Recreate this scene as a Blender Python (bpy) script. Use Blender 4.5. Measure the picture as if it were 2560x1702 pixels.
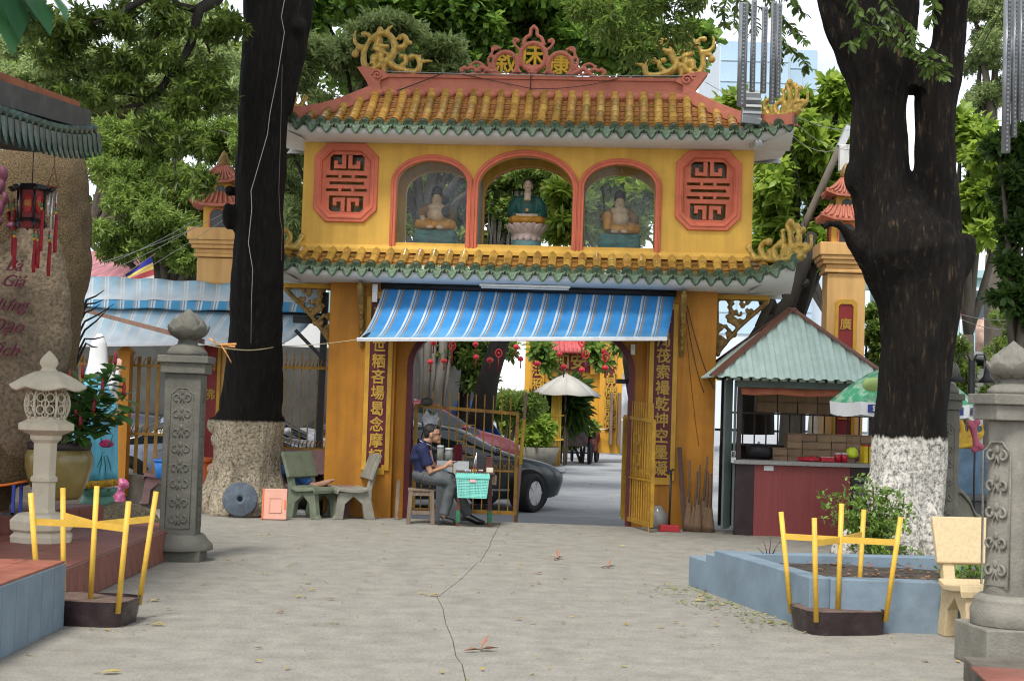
import bpy,bmesh,math,random
import numpy as np
from mathutils import Vector,Matrix,Quaternion,noise
R=math.radians
rnd=random.Random(7)
scene=bpy.context.scene
C=scene.collection
for o in list(bpy.data.objects):
 bpy.data.objects.remove(o)

# ------------------------------------------------------------------ camera
FPX=3740.0;PITCH=R(2.343);ROLL=R(1.8);CAMZ=1.6
cd=bpy.data.cameras.new('camera');cam=bpy.data.objects.new('camera',cd);C.objects.link(cam)
cd.sensor_width=36.0;cd.lens=36.0*FPX/2560.0;cd.clip_start=0.1;cd.clip_end=2000
CAMM=Matrix.Rotation(math.pi/2+PITCH,3,'X')@Matrix.Rotation(ROLL,3,'Z')
cam.location=(0,0,CAMZ);cam.rotation_euler=CAMM.to_euler()
cd.dof.use_dof=True;cd.dof.focus_distance=19.0;cd.dof.aperture_fstop=5.6
scene.camera=cam

# ------------------------------------------------------------------ world, sun, exposure
SUN_EL,SUN_AZ=R(58),R(200)  # azimuth: clockwise from +Y, the sun stands behind the camera
w=bpy.data.worlds.new('World');scene.world=w;w.use_nodes=True
nt=w.node_tree;nt.nodes.clear()
sky=nt.nodes.new('ShaderNodeTexSky');sky.sky_type='NISHITA';sky.sun_disc=False
sky.sun_elevation=SUN_EL;sky.sun_rotation=SUN_AZ;sky.dust_density=1.0;sky.air_density=1.0
hs=nt.nodes.new('ShaderNodeHueSaturation');hs.inputs['Saturation'].default_value=0.3;hs.inputs['Value'].default_value=1.0
bg=nt.nodes.new('ShaderNodeBackground');bg.inputs['Strength'].default_value=0.125
wo=nt.nodes.new('ShaderNodeOutputWorld')
nt.links.new(sky.outputs[0],hs.inputs['Color']);nt.links.new(hs.outputs[0],bg.inputs['Color']);nt.links.new(bg.outputs[0],wo.inputs['Surface'])
sd=bpy.data.lights.new('sun','SUN');sd.energy=1.7;sd.angle=R(16);sd.color=(1.0,0.965,0.91)
so=bpy.data.objects.new('sun',sd);C.objects.link(so)
sdir=Vector((math.sin(SUN_AZ)*math.cos(SUN_EL),math.cos(SUN_AZ)*math.cos(SUN_EL),math.sin(SUN_EL)))
so.rotation_euler=sdir.to_track_quat('Z','Y').to_euler();so.location=sdir*60
vs=scene.view_settings;vs.view_transform='Standard';vs.look='None';vs.gamma=1.0;vs.use_curve_mapping=False
vs.exposure=1.3
scene.render.engine='CYCLES'
scene.cycles.use_denoising=True;scene.cycles.pixel_filter_type='BLACKMAN_HARRIS';scene.cycles.filter_width=1.1;scene.cycles.max_bounces=8;scene.cycles.transparent_max_bounces=12

# ------------------------------------------------------------------ where things stand (photo measurements turned into metres)
def ray(px,py):return CAMM@Vector(((px-1280)/FPX,-(py-851)/FPX,-1.0))
K=2560/2358.0
def P(px,py,y):
 d=ray(px*K,py*K);return d*(y/d.y)+Vector((0,0,CAMZ))
def G(px,py,z=0.0):
 d=ray(px*K,py*K);return d*((z-CAMZ)/d.z)+Vector((0,0,CAMZ))

# ------------------------------------------------------------------ materials
MATS={}
def mat(name,col,rough=0.7,var=0.12,scale=6.0,bump=0.15,bscale=None,metal=0.0,spec=0.35,rand=0.0,col2=None,mix=0.5,sharp=0.18,
stretch=None,coat=0.0,trans=0.0,emit=None,alpha=None,dirt=0.0,dirtcol=(0.03,0.027,0.022),dscale=2.0,fine=0.0,streak=0.0):
 if name in MATS:return MATS[name]
 m=bpy.data.materials.new(name);m.use_nodes=True;MATS[name]=m
 t=m.node_tree;n=t.nodes;L=t.links.new
 b=n['Principled BSDF']
 b.inputs['Roughness'].default_value=rough;b.inputs['Metallic'].default_value=metal
 b.inputs['Specular IOR Level'].default_value=spec
 if coat:b.inputs['Coat Weight'].default_value=coat;b.inputs['Coat Roughness'].default_value=0.12
 tc=n.new('ShaderNodeTexCoord');vec=tc.outputs['Object']
 if stretch:
  mp=n.new('ShaderNodeMapping');mp.inputs['Scale'].default_value=stretch;L(vec,mp.inputs['Vector']);vec=mp.outputs[0]
 nz=n.new('ShaderNodeTexNoise');nz.inputs['Scale'].default_value=scale;nz.inputs['Detail'].default_value=6;nz.inputs['Roughness'].default_value=0.62
 L(vec,nz.inputs['Vector'])
 c=Vector(col)
 rp=n.new('ShaderNodeValToRGB');e=rp.color_ramp.elements
 if col2 is None:
  e[0].position=0.28;e[0].color=(*(c*(1-var*1.6)),1);e[1].position=0.72;e[1].color=(*[min(1,x)for x in(c*(1+var))],1)
 else:
  e[0].position=mix-sharp;e[0].color=(*c,1);e[1].position=mix+sharp;e[1].color=(*col2,1)
 L(nz.outputs['Fac'],rp.inputs['Fac']);out=rp.outputs[0]
 if dirt:
  n2=n.new('ShaderNodeTexNoise');n2.inputs['Scale'].default_value=dscale;n2.inputs['Detail'].default_value=8;n2.inputs['Roughness'].default_value=0.7
  L(vec,n2.inputs['Vector'])
  mr=n.new('ShaderNodeMapRange');mr.inputs['From Min'].default_value=0.52;mr.inputs['From Max'].default_value=0.78;mr.inputs['To Max'].default_value=dirt
  L(n2.outputs['Fac'],mr.inputs['Value'])
  mx=n.new('ShaderNodeMix');mx.data_type='RGBA';mx.inputs['B'].default_value=(*dirtcol,1)
  L(mr.outputs[0],mx.inputs['Factor']);L(out,mx.inputs['A']);out=mx.outputs['Result']
 if streak:  # rain runs and grime down the wall
  mp2=n.new('ShaderNodeMapping');mp2.inputs['Scale'].default_value=(6,6,0.4);L(tc.outputs['Object'],mp2.inputs['Vector'])
  n4=n.new('ShaderNodeTexNoise');n4.inputs['Scale'].default_value=1.0;n4.inputs['Detail'].default_value=7;n4.inputs['Roughness'].default_value=0.65;L(mp2.outputs[0],n4.inputs['Vector'])
  m4=n.new('ShaderNodeMapRange');m4.inputs['From Min'].default_value=0.42;m4.inputs['From Max'].default_value=0.75;m4.inputs['To Min'].default_value=1.04;m4.inputs['To Max'].default_value=1-streak;L(n4.outputs['Fac'],m4.inputs['Value'])
  h4=n.new('ShaderNodeHueSaturation');L(m4.outputs[0],h4.inputs['Value']);L(out,h4.inputs['Color']);out=h4.outputs[0]
 if fine:  # grit: fine speckle over the broad stains
  n3=n.new('ShaderNodeTexNoise');n3.inputs['Scale'].default_value=45;n3.inputs['Detail'].default_value=8;n3.inputs['Roughness'].default_value=0.8;L(vec,n3.inputs['Vector'])
  m3=n.new('ShaderNodeMapRange');m3.inputs['From Min'].default_value=0.3;m3.inputs['From Max'].default_value=0.7;m3.inputs['To Min'].default_value=1-fine;m3.inputs['To Max'].default_value=1+fine*0.6;L(n3.outputs['Fac'],m3.inputs['Value'])
  h3=n.new('ShaderNodeHueSaturation');L(m3.outputs[0],h3.inputs['Value']);L(out,h3.inputs['Color']);out=h3.outputs[0]
 if rand:
  oi=n.new('ShaderNodeObjectInfo');mr2=n.new('ShaderNodeMapRange')
  mr2.inputs['To Min'].default_value=1-rand;mr2.inputs['To Max'].default_value=1+rand*0.7
  L(oi.outputs['Random'],mr2.inputs['Value'])
  h2=n.new('ShaderNodeHueSaturation');L(mr2.outputs[0],h2.inputs['Value']);L(out,h2.inputs['Color'])
  mr3=n.new('ShaderNodeMapRange');mr3.inputs['To Min'].default_value=0.5-rand*0.035;mr3.inputs['To Max'].default_value=0.5+rand*0.03
  wn=n.new('ShaderNodeTexWhiteNoise');wn.noise_dimensions='1D';L(oi.outputs['Random'],wn.inputs['W']);L(wn.outputs['Value'],mr3.inputs['Value'])
  L(mr3.outputs[0],h2.inputs['Hue']);out=h2.outputs[0]
 L(out,b.inputs['Base Color'])
 if bump:
  nb=n.new('ShaderNodeTexNoise');nb.inputs['Scale'].default_value=bscale or scale*6;nb.inputs['Detail'].default_value=5
  L(vec,nb.inputs['Vector'])
  bp=n.new('ShaderNodeBump');bp.inputs['Strength'].default_value=bump;bp.inputs['Distance'].default_value=0.02
  L(nb.outputs['Fac'],bp.inputs['Height']);L(bp.outputs[0],b.inputs['Normal'])
 if trans:
  b.inputs['Transmission Weight'].default_value=trans
 if alpha is not None:b.inputs['Alpha'].default_value=alpha
 if emit:b.inputs['Emission Color'].default_value=(*emit[0],1);b.inputs['Emission Strength'].default_value=emit[1]
 return m

def leafmat(name,col,col2,rough=0.45,trans=0.45,tcol=None):
 m=bpy.data.materials.new(name);m.use_nodes=True;MATS[name]=m
 t=m.node_tree;n=t.nodes;L=t.links.new;n.clear()
 at=n.new('ShaderNodeAttribute');at.attribute_name='rnd'
 rp=n.new('ShaderNodeValToRGB');e=rp.color_ramp.elements;e[0].color=(*col,1);e[1].color=(*col2,1)
 L(at.outputs['Fac'],rp.inputs['Fac'])
 b=n.new('ShaderNodeBsdfPrincipled');b.inputs['Roughness'].default_value=rough;b.inputs['Specular IOR Level'].default_value=0.4
 L(rp.outputs[0],b.inputs['Base Color'])
 tr=n.new('ShaderNodeBsdfTranslucent');h=n.new('ShaderNodeHueSaturation');h.inputs['Value'].default_value=1.5;h.inputs['Hue'].default_value=0.485
 L(rp.outputs[0],h.inputs['Color']);L(h.outputs[0],tr.inputs['Color'])
 mx=n.new('ShaderNodeMixShader');mx.inputs[0].default_value=trans;L(b.outputs[0],mx.inputs[1]);L(tr.outputs[0],mx.inputs[2])
 o=n.new('ShaderNodeOutputMaterial');L(mx.outputs[0],o.inputs['Surface'])
 return m

def stripemat(name,stops,period,rough=0.6,fade=None,axis='X'):
 """woven stripes across the object's own x; stops = [(pos, colour)], constant steps; fade = (z0, z1, colour, amount): sun-bleached cloth towards the hem"""
 m=bpy.data.materials.new(name);m.use_nodes=True;MATS[name]=m
 t=m.node_tree;n=t.nodes;L=t.links.new;b=n['Principled BSDF'];b.inputs['Roughness'].default_value=rough
 tc=n.new('ShaderNodeTexCoord');sx=n.new('ShaderNodeSeparateXYZ');L(tc.outputs['UV'],sx.inputs[0])
 md=n.new('ShaderNodeMath');md.operation='FRACT';dv=n.new('ShaderNodeMath');dv.operation='DIVIDE';dv.inputs[1].default_value=period
 L(sx.outputs[0],dv.inputs[0]);L(dv.outputs[0],md.inputs[0])
 rp=n.new('ShaderNodeValToRGB');rp.color_ramp.interpolation='CONSTANT';e=rp.color_ramp.elements
 while len(e)<len(stops):e.new(0.5)
 for i,(p_,c_)in enumerate(stops):e[i].position=p_;e[i].color=(*c_,1)
 L(md.outputs[0],rp.inputs['Fac']);out=rp.outputs[0]
 nz=n.new('ShaderNodeTexNoise');nz.inputs['Scale'].default_value=3;nz.inputs['Detail'].default_value=8;L(tc.outputs['Object'],nz.inputs['Vector'])
 if fade:
  mr=n.new('ShaderNodeMapRange');mr.inputs['From Min'].default_value=fade[0];mr.inputs['From Max'].default_value=fade[1];mr.inputs['To Max'].default_value=fade[3]
  ad=n.new('ShaderNodeMath');ad.operation='MULTIPLY_ADD';ad.inputs[1].default_value=0.25;L(nz.outputs['Fac'],ad.inputs[0]);L(sx.outputs[1],ad.inputs[2])
  L(ad.outputs[0],mr.inputs['Value'])
  mx=n.new('ShaderNodeMix');mx.data_type='RGBA';mx.inputs['B'].default_value=(*fade[2],1);L(mr.outputs[0],mx.inputs['Factor']);L(out,mx.inputs['A']);out=mx.outputs['Result']
 mr=n.new('ShaderNodeMapRange');mr.inputs['From Min'].default_value=0.3;mr.inputs['From Max'].default_value=0.75;mr.inputs['To Min'].default_value=0.75;mr.inputs['To Max'].default_value=1.08
 L(nz.outputs['Fac'],mr.inputs['Value'])
 h=n.new('ShaderNodeHueSaturation');L(mr.outputs[0],h.inputs['Value']);L(out,h.inputs['Color']);L(h.outputs[0],b.inputs['Base Color'])
 tr=n.new('ShaderNodeBsdfTranslucent');L(h.outputs[0],tr.inputs['Color']);mxs=n.new('ShaderNodeMixShader');mxs.inputs[0].default_value=0.15
 o=n['Material Output'];L(b.outputs[0],mxs.inputs[1]);L(tr.outputs[0],mxs.inputs[2]);L(mxs.outputs[0],o.inputs['Surface'])
 return m

# ------------------------------------------------------------------ mesh helpers
def link(o,parent=None):
 C.objects.link(o)
 if parent is not None:o.parent=parent
 return o
def tag(o,label,cat,group=None,kind=None):
 o['label']=label
 if cat:o['category']=cat
 if group:o['group']=group
 if kind:o['kind']=kind
 return o
def thing(name,label,cat,loc=(0,0,0),rotz=0.0,group=None):
 o=bpy.data.objects.new(name,None);o.empty_display_size=0.2;link(o);o.location=loc;o.rotation_euler=(0,0,rotz)
 return tag(o,label,cat,group)
def obj(name,me,m,parent=None,loc=None,rot=None,smooth=None):
 o=bpy.data.objects.new(name,me);link(o,parent)
 if m is not None:
  ms=m if isinstance(m,(list,tuple))else[m]
  if len(me.materials)==0:
   for x in ms:me.materials.append(x)
 if loc is not None:o.location=loc
 if rot is not None:o.rotation_euler=rot
 return o
def dup(root,loc=None,rotz=None,parent=None):
 r=root.copy();C.objects.link(r)
 if parent is not None:r.parent=parent
 if loc is not None:r.location=loc
 if rotz is not None:r.rotation_euler=(r.rotation_euler[0],r.rotation_euler[1],rotz)
 for ch in list(root.children):
  c=ch.copy();C.objects.link(c);c.parent=r
  for g in list(ch.children):
   d=g.copy();C.objects.link(d);d.parent=c
 return r

class MB:
 def __init__(s):s.v=[];s.f=[];s.m=[];s.s=[]
 def add(s,vs_,fs,mi=0,sm=False):
  k=len(s.v);s.v.extend([tuple(p)for p in vs_])
  for f in fs:s.f.append([i+k for i in f]);s.m.append(mi);s.s.append(sm)
  return s
 def box(s,c,size,rot=None,mi=0,top=1.0):
  x,y,z=size[0]/2,size[1]/2,size[2]/2
  q=[Vector((a*x*(top if d>0 else 1),b_*y*(top if d>0 else 1),d*z))for d in(-1,1)for b_ in(-1,1)for a in(-1,1)]
  if rot is not None:q=[rot@p for p in q]
  c=Vector(c)
  return s.add([p+c for p in q],[(0,2,3,1),(4,5,7,6),(0,1,5,4),(2,6,7,3),(0,4,6,2),(1,3,7,5)],mi)
 def bar(s,a,b,w_,h_=None,mi=0,up=(0,0,1)):
  a,b=Vector(a),Vector(b);d=b-a;l=d.length
  if l<1e-6:return s
  d.normalize();u=Vector(up)
  if abs(d.dot(u))>0.98:u=Vector((0,1,0))
  x=d.cross(u).normalized();u2=x.cross(d)
  m3=Matrix((x,d,u2)).transposed()
  return s.box((a+b)/2,(w_,l,h_ or w_),m3,mi)
 def tube(s,pts,rad,n=8,mi=0,caps=True,closed=False,flat=1.0,flatdir=None,sm=True):
  pts=[Vector(p)for p in pts];N=len(pts)
  if not isinstance(rad,(list,tuple)):rad=[rad]*N
  vs_=[];fs=[];prev=None
  for i,p in enumerate(pts):
   d=(pts[(i+1)%N]-pts[i-1])if closed else(pts[min(i+1,N-1)]-pts[max(i-1,0)])
   d=d.normalized()if d.length>1e-9 else Vector((0,0,1))
   if flatdir is not None:
    y=Vector(flatdir);x=d.cross(y)
    x=x.normalized()if x.length>1e-6 else Vector((1,0,0));y=x.cross(d).normalized()
   else:
    if prev is None:
     a=Vector((0,0,1))if abs(d.z)<0.9 else Vector((1,0,0));x=d.cross(a).normalized()
    else:
     x=prev-d*prev.dot(d);x=x.normalized()if x.length>1e-6 else d.orthogonal().normalized()
    y=d.cross(x)
   prev=x
   for k in range(n):
    a=2*math.pi*k/n
    vs_.append(p+x*(math.cos(a)*rad[i])+y*(math.sin(a)*rad[i]*flat))
  for i in range(N if closed else N-1):
   j=(i+1)%N
   for k in range(n):
    k2=(k+1)%n;fs.append((i*n+k,i*n+k2,j*n+k2,j*n+k))
  k0=len(s.f);s.add(vs_,fs,mi,sm)
  if caps and not closed:
   b=len(s.v)-len(vs_)
   s.f.append([b+k for k in range(n)][::-1]);s.m.append(mi);s.s.append(False)
   s.f.append([b+(N-1)*n+k for k in range(n)]);s.m.append(mi);s.s.append(False)
  return s
 def cyl(s,a,b,r0,r1=None,n=12,mi=0,caps=True):return s.tube([a,b],[r0,r0 if r1 is None else r1],n,mi,caps)
 def lathe(s,prof,n=24,c=(0,0,0),mi=0,sm=True,wob=None,rotm=None,a0=0.0):
  vs_=[];fs=[];N=len(prof);c=Vector(c)
  for i,(r,z)in enumerate(prof):
   for k in range(n):
    a=2*math.pi*k/n+a0;rr=r*(wob(a,i/(N-1))if wob else 1)
    p=Vector((rr*math.cos(a),rr*math.sin(a),z))
    vs_.append((rotm@p if rotm else p)+c)
  for i in range(N-1):
   for k in range(n):
    k2=(k+1)%n;fs.append((i*n+k,i*n+k2,(i+1)*n+k2,(i+1)*n+k))
  b=len(s.v);s.add(vs_,fs,mi,sm)
  if prof[0][0]>1e-4:s.f.append([b+k for k in range(n)][::-1]);s.m.append(mi);s.s.append(False)
  if prof[-1][0]>1e-4:s.f.append([b+(N-1)*n+k for k in range(n)]);s.m.append(mi);s.s.append(False)
  return s
 def ell(s,c,r,rot=None,n=12,m_=8,mi=0):
  c=Vector(c);vs_=[];fs=[]
  if not isinstance(r,(tuple,list)):r=(r,r,r)
  for i in range(m_+1):
   th=math.pi*i/m_
   for k in range(n):
    a=2*math.pi*k/n
    p=Vector((r[0]*math.sin(th)*math.cos(a),r[1]*math.sin(th)*math.sin(a),r[2]*math.cos(th)))
    vs_.append((rot@p if rot is not None else p)+c)
  for i in range(m_):
   for k in range(n):
    k2=(k+1)%n;fs.append((i*n+k,(i+1)*n+k,(i+1)*n+k2,i*n+k2))
  return s.add(vs_,fs,mi,True)
 def sheet(s,grid,mi=0,sm=True,thick=0.0):
  nr,nc=len(grid),len(grid[0]);vs_=[p for r_ in grid for p in r_]
  fs=[(i*nc+j,i*nc+j+1,(i+1)*nc+j+1,(i+1)*nc+j)for i in range(nr-1)for j in range(nc-1)]
  return s.add(vs_,fs,mi,sm)
 def prism(s,poly,a,b,axis='y',mi=0):
  """poly in the plane across axis, pushed from a to b"""
  def q(u,v,t):return{'y':(u,t,v),'x':(t,u,v),'z':(u,v,t)}[axis]
  n=len(poly);vs_=[q(u,v,a)for u,v in poly]+[q(u,v,b)for u,v in poly]
  fs=[tuple(range(n)),tuple(range(2*n-1,n-1,-1))]+[(i,i+n,(i+1)%n+n,(i+1)%n)for i in range(n)]
  return s.add(vs_,fs,mi)
 def mesh(s,name,fix=True):
  me=bpy.data.meshes.new(name);me.from_pydata(s.v,[],s.f)
  me.polygons.foreach_set('material_index',s.m);me.polygons.foreach_set('use_smooth',s.s)
  if fix:
   bm=bmesh.new();bm.from_mesh(me);bmesh.ops.remove_doubles(bm,verts=bm.verts,dist=1e-5);bmesh.ops.recalc_face_normals(bm,faces=bm.faces);bm.to_mesh(me);bm.free()
  me.update();return me
 def build(s,name,m,parent=None,loc=None,rot=None,bev=0.0,seg=2,fix=True):
  o=obj(name,s.mesh(name,fix),m,parent,loc,rot)
  if bev:
   b=o.modifiers.new('b','BEVEL');b.width=bev;b.segments=seg;b.limit_method='ANGLE';b.angle_limit=R(40);b.harden_normals=False
  return o

def evalmesh(o,name):
 dg=bpy.context.evaluated_depsgraph_get();dg.update()
 me=bpy.data.meshes.new_from_object(o.evaluated_get(dg));me.name=name
 return me
def organic(name,mb,m,parent=None,voxel=0.02,smooth=3,disp=None,loc=None,rot=None,shade=True,dec=None):
 """closed shapes grown into one continuous skin"""
 t=bpy.data.objects.new('tmp',mb.mesh('tmp',fix=False));C.objects.link(t)
 r=t.modifiers.new('r','REMESH');r.mode='VOXEL';r.voxel_size=voxel;r.use_smooth_shade=shade
 if smooth:k=t.modifiers.new('s','SMOOTH');k.iterations=smooth;k.factor=0.5
 if dec:k=t.modifiers.new('d','DECIMATE');k.ratio=dec
 me=evalmesh(t,name);bpy.data.objects.remove(t)
 if disp:
  me.update();n_=len(me.vertices)
  nor=[v.normal.copy()for v in me.vertices]
  for i,v in enumerate(me.vertices):v.co+=nor[i]*disp(v.co)
  me.update()
 me.materials.clear()
 return obj(name,me,m,parent,loc,rot)
def plate(name,loops,y0,y1,m,parent=None,bev=0.0,loc=None,rot=None,bres=1,mode='BOTH'):
 """outline with holes (x, z), thickness from y0 to y1"""
 cu=bpy.data.curves.new('tmp','CURVE');cu.dimensions='2D';cu.fill_mode=mode
 for lp in loops:
  sp=cu.splines.new('POLY');sp.points.add(len(lp)-1);sp.use_cyclic_u=True
  for i,(x,z)in enumerate(lp):sp.points[i].co=(x,z,0,1)
 cu.extrude=max((y1-y0)/2-bev,0.0005);cu.bevel_depth=bev;cu.bevel_resolution=bres;cu.offset=-bev
 t=bpy.data.objects.new('tmp',cu);C.objects.link(t);me=evalmesh(t,name);bpy.data.objects.remove(t);bpy.data.curves.remove(cu)
 ym=(y0+y1)/2
 me.transform(Matrix(((1,0,0,0),(0,0,-1,ym),(0,1,0,0),(0,0,0,1))));me.materials.clear();me.update()
 return obj(name,me,m,parent,loc,rot)
def text(name,body,size,m,parent=None,loc=(0,0,0),rot=(math.pi/2,0,0),depth=0.008,bold=0.0,sx=1.0,shear=0.0,align='CENTER'):
 cu=bpy.data.curves.new('tmp','FONT');cu.body=body;cu.size=size;cu.align_x=align;cu.align_y='CENTER';cu.extrude=depth;cu.shear=shear
 t=bpy.data.objects.new('tmp',cu);C.objects.link(t);me=evalmesh(t,name);bpy.data.objects.remove(t);bpy.data.curves.remove(cu)
 if bold:  # thicker brush strokes: the outline repeated a little aside
  bm=bmesh.new()
  for i,(dx,dy)in enumerate(((0,0),(1,0.3),(-1,-0.3),(0.3,-1),(-0.3,1))):
   k=len(bm.verts);bm.from_mesh(me);bm.verts.ensure_lookup_table()
   bmesh.ops.translate(bm,verts=bm.verts[k:],vec=(dx*bold,dy*bold,i*0.0006))
  bm.to_mesh(me);bm.free()
 if sx!=1.0:me.transform(Matrix.Diagonal((sx,1,1,1)))
 me.materials.clear();me.update()
 return obj(name,me,m,parent,loc,rot)
def arch(cx,half,z0,spring,apex,n=20):
 """closed outline of an arched opening"""
 pts=[(cx-half,z0)]
 for i in range(n+1):
  a=math.pi-math.pi*i/n;pts.append((cx+half*math.cos(a),spring+(apex-spring)*math.sin(a)))
 pts.append((cx+half,z0));return pts
def scroll(c,r0,r1,a0,turns,n=18,plane='xz',y=0.0,flip=1):
 out=[]
 for i in range(n+1):
  t=i/n;a=a0+flip*turns*2*math.pi*t;r=r0+(r1-r0)*t
  out.append((c[0]+r*math.cos(a),y,c[1]+r*math.sin(a)))
 return out
def bez(p0,p1,p2,p3,n=12):
 p0,p1,p2,p3=map(Vector,(p0,p1,p2,p3));o=[]
 for i in range(n+1):
  t=i/n;o.append(p0*(1-t)**3+p1*3*t*(1-t)**2+p2*3*t*t*(1-t)+p3*t**3)
 return o

# ------------------------------------------------------------------ leaves (many small faces in one mesh, a random value per leaf)
LEAF_SHAPES={
'slim':([(0,0,0),(-.17,.45,.06),(.17,.45,.06),(0,1,-.12)],[(0,2,3),(0,3,1)]),
'oval':([(0,0,0),(-.2,.28,.05),(.2,.28,.05),(-.21,.66,.04),(.21,.66,.04),(0,1,-.1),(0,.45,0)],
[(0,2,6),(0,6,1),(6,2,4),(6,3,1),(6,4,5),(6,5,3)]),
'round':([(0,0,0),(-.12,.25,.03),(.12,.25,.03),(-.31,.72,.06),(.31,.72,.06),(0,1,-.08),(0,.5,0)],
[(0,2,6),(0,6,1),(6,2,4),(6,3,1),(6,4,5),(6,5,3)]),
'blade':([(0,0,0),(-.06,.35,.03),(.06,.35,.03),(-.05,.7,-.05),(.05,.7,-.05),(0,1,-.3)],[(0,2,4,5),(0,5,3,1)]),
}
def leaf_mesh(name,pos,dirs,size,shape,seed=1,updown=0.6):
 rg=np.random.default_rng(seed);tv,tf=LEAF_SHAPES[shape];tv=np.array(tv,float)
 n=len(pos);d=dirs/(np.linalg.norm(dirs,axis=1,keepdims=True)+1e-9)
 up=np.zeros((n,3));up[:,2]=1;up+=rg.normal(0,1-updown,(n,3))
 x=np.cross(d,up);x/=(np.linalg.norm(x,axis=1,keepdims=True)+1e-9);z=np.cross(x,d)
 s_=np.asarray(size).reshape(n,1,1)
 v=pos[:,None,:]+s_*(tv[None,:,0:1]*x[:,None,:]+tv[None,:,1:2]*d[:,None,:]+tv[None,:,2:3]*z[:,None,:])
 k=len(tv);v=v.reshape(-1,3)
 me=bpy.data.meshes.new(name);me.vertices.add(len(v));me.vertices.foreach_set('co',v.astype(np.float32).ravel())
 lens=np.tile(np.array([len(f)for f in tf]),n);flat=np.array([i for f in tf for i in f])
 idx=(flat[None,:]+(np.arange(n)*k)[:,None]).ravel()
 me.loops.add(len(idx));me.loops.foreach_set('vertex_index',idx.astype(np.int32))
 me.polygons.add(len(lens));st=np.concatenate([[0],np.cumsum(lens)[:-1]])
 me.polygons.foreach_set('loop_start',st.astype(np.int32));me.polygons.foreach_set('loop_total',lens.astype(np.int32))
 a=me.attributes.new('rnd','FLOAT','POINT');a.data.foreach_set('value',np.repeat(rg.random(n),k).astype(np.float32))
 me.update();return me
def rosettes(tips,tdirs,per,size,seed,spread=(0.5,1.2),stalk=0.15,jit=0.3):
 """leaves set round each twig tip"""
 rg=np.random.default_rng(seed);n=len(tips);td=tdirs/(np.linalg.norm(tdirs,axis=1,keepdims=True)+1e-9)
 a=np.cross(td,np.array([0.3,0.1,1.0]));a/=(np.linalg.norm(a,axis=1,keepdims=True)+1e-9);b=np.cross(td,a)
 ang=(np.arange(per)*2.39996)[None,:]+rg.random((n,1))*6.28+rg.normal(0,jit,(n,per))
 inc=rg.uniform(spread[0],spread[1],(n,per))
 d=np.cos(inc)[...,None]*td[:,None,:]+np.sin(inc)[...,None]*(np.cos(ang)[...,None]*a[:,None,:]+np.sin(ang)[...,None]*b[:,None,:])
 pos=tips[:,None,:]-td[:,None,:]*(np.linspace(0,stalk,per)[None,:,None])
 sz=size*rg.uniform(0.65,1.15,(n,per))
 return pos.reshape(-1,3),d.reshape(-1,3),sz.ravel()
def blob_points(blobs,total,seed,inner=0.55,lump=0.25):
 """points through the outer part of uneven clumps; returns points and outward directions"""
 rg=np.random.default_rng(seed);vol=np.array([(b[3]*b[4]*b[5])**0.67 for b in blobs]);cnt=np.maximum(1,(vol/vol.sum()*total).astype(int))
 ps,ds=[],[]
 for b,c in zip(blobs,cnt):
  d=rg.normal(0,1,(c,3));d/=np.linalg.norm(d,axis=1,keepdims=True)
# lobes: a few random directions swell, others dent
  q=rg.normal(0,1,(9,3));q/=np.linalg.norm(q,axis=1,keepdims=True)
  sw=1+lump*(np.max(d@q.T,axis=1)*2.2-1.75)
  r=(inner+(1-inner)*rg.random(c)**0.6)*sw
  ps.append(np.array(b[:3])+d*r[:,None]*np.array(b[3:6]));ds.append(d)
 return np.concatenate(ps),np.concatenate(ds)
# ================================================================== the setting: ground, courtyard slabs, road
M_CONC=mat('concrete',(0.262,0.245,0.207),0.85,0.15,4.5,0.45,80,dirt=0.5,dirtcol=(0.15,0.135,0.108),dscale=1.3,fine=0.45)
M_JOINT=mat('joint_dirt',(0.10,0.08,0.055),0.95,0.3,20)
M_ROAD=mat('road_grey',(0.29,0.30,0.31),0.85,0.12,1.5,0.35,80,dirt=0.4,dirtcol=(0.2,0.19,0.17),dscale=0.8)
M_EARTH=mat('earth',(0.16,0.14,0.11),0.95,0.3,2)
g=MB();g.sheet([[(-400,-60,-0.45),(400,-60,-0.45)],[(-400,900,-0.45),(400,900,-0.45)]])
tag(g.build('ground',M_EARTH),'bare ground running out to the horizon',None,kind='structure')
GTH=R(-4.0);GC=G(1216,1203);GC.z=0
GO=Vector((0.289-0.17,20.012,0))
AX=Vector((math.cos(GTH),math.sin(GTH),0));AY=Vector((-math.sin(GTH),math.cos(GTH),0))
def gw(x,y,z=0.0):return GO+AX*x+AY*y+Vector((0,0,z))
# courtyard: concrete slabs on a sunken bed, the joints are real gaps; a long crack splits each row
bed=MB();bed.add([(-16,2,-0.06),(16,2,-0.06),(16,gw(16,0).y,-0.06),(-16,gw(-16,0).y,-0.06)],[(0,1,2,3)])
court=tag(bed.build('courtyard_ground',M_JOINT),'pale concrete courtyard paving in front of the gate',None,kind='structure')
crack=[G(x/K,y/K)for x,y in((1275,1314),(1198,1405),(1150,1446),(1097,1490),(1108,1520),(1120,1555),(1132,1600),(1147,1640),(1172,1700))]
crack=[gw(-0.18,-0.01)]+crack[1:]+[Vector((0.12,2.0,0))]
def crack_x(y):
 for a,b in zip(crack,crack[1:]):
  if b.y<=y<=a.y:return a.x+(b.x-a.x)*(y-a.y)/(b.y-a.y)
 return crack[-1].x
ys=[2.0,5.6,G(1000,1523).y,G(1000,1373).y,G(1000,1290).y,16.9,'gate']
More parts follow.
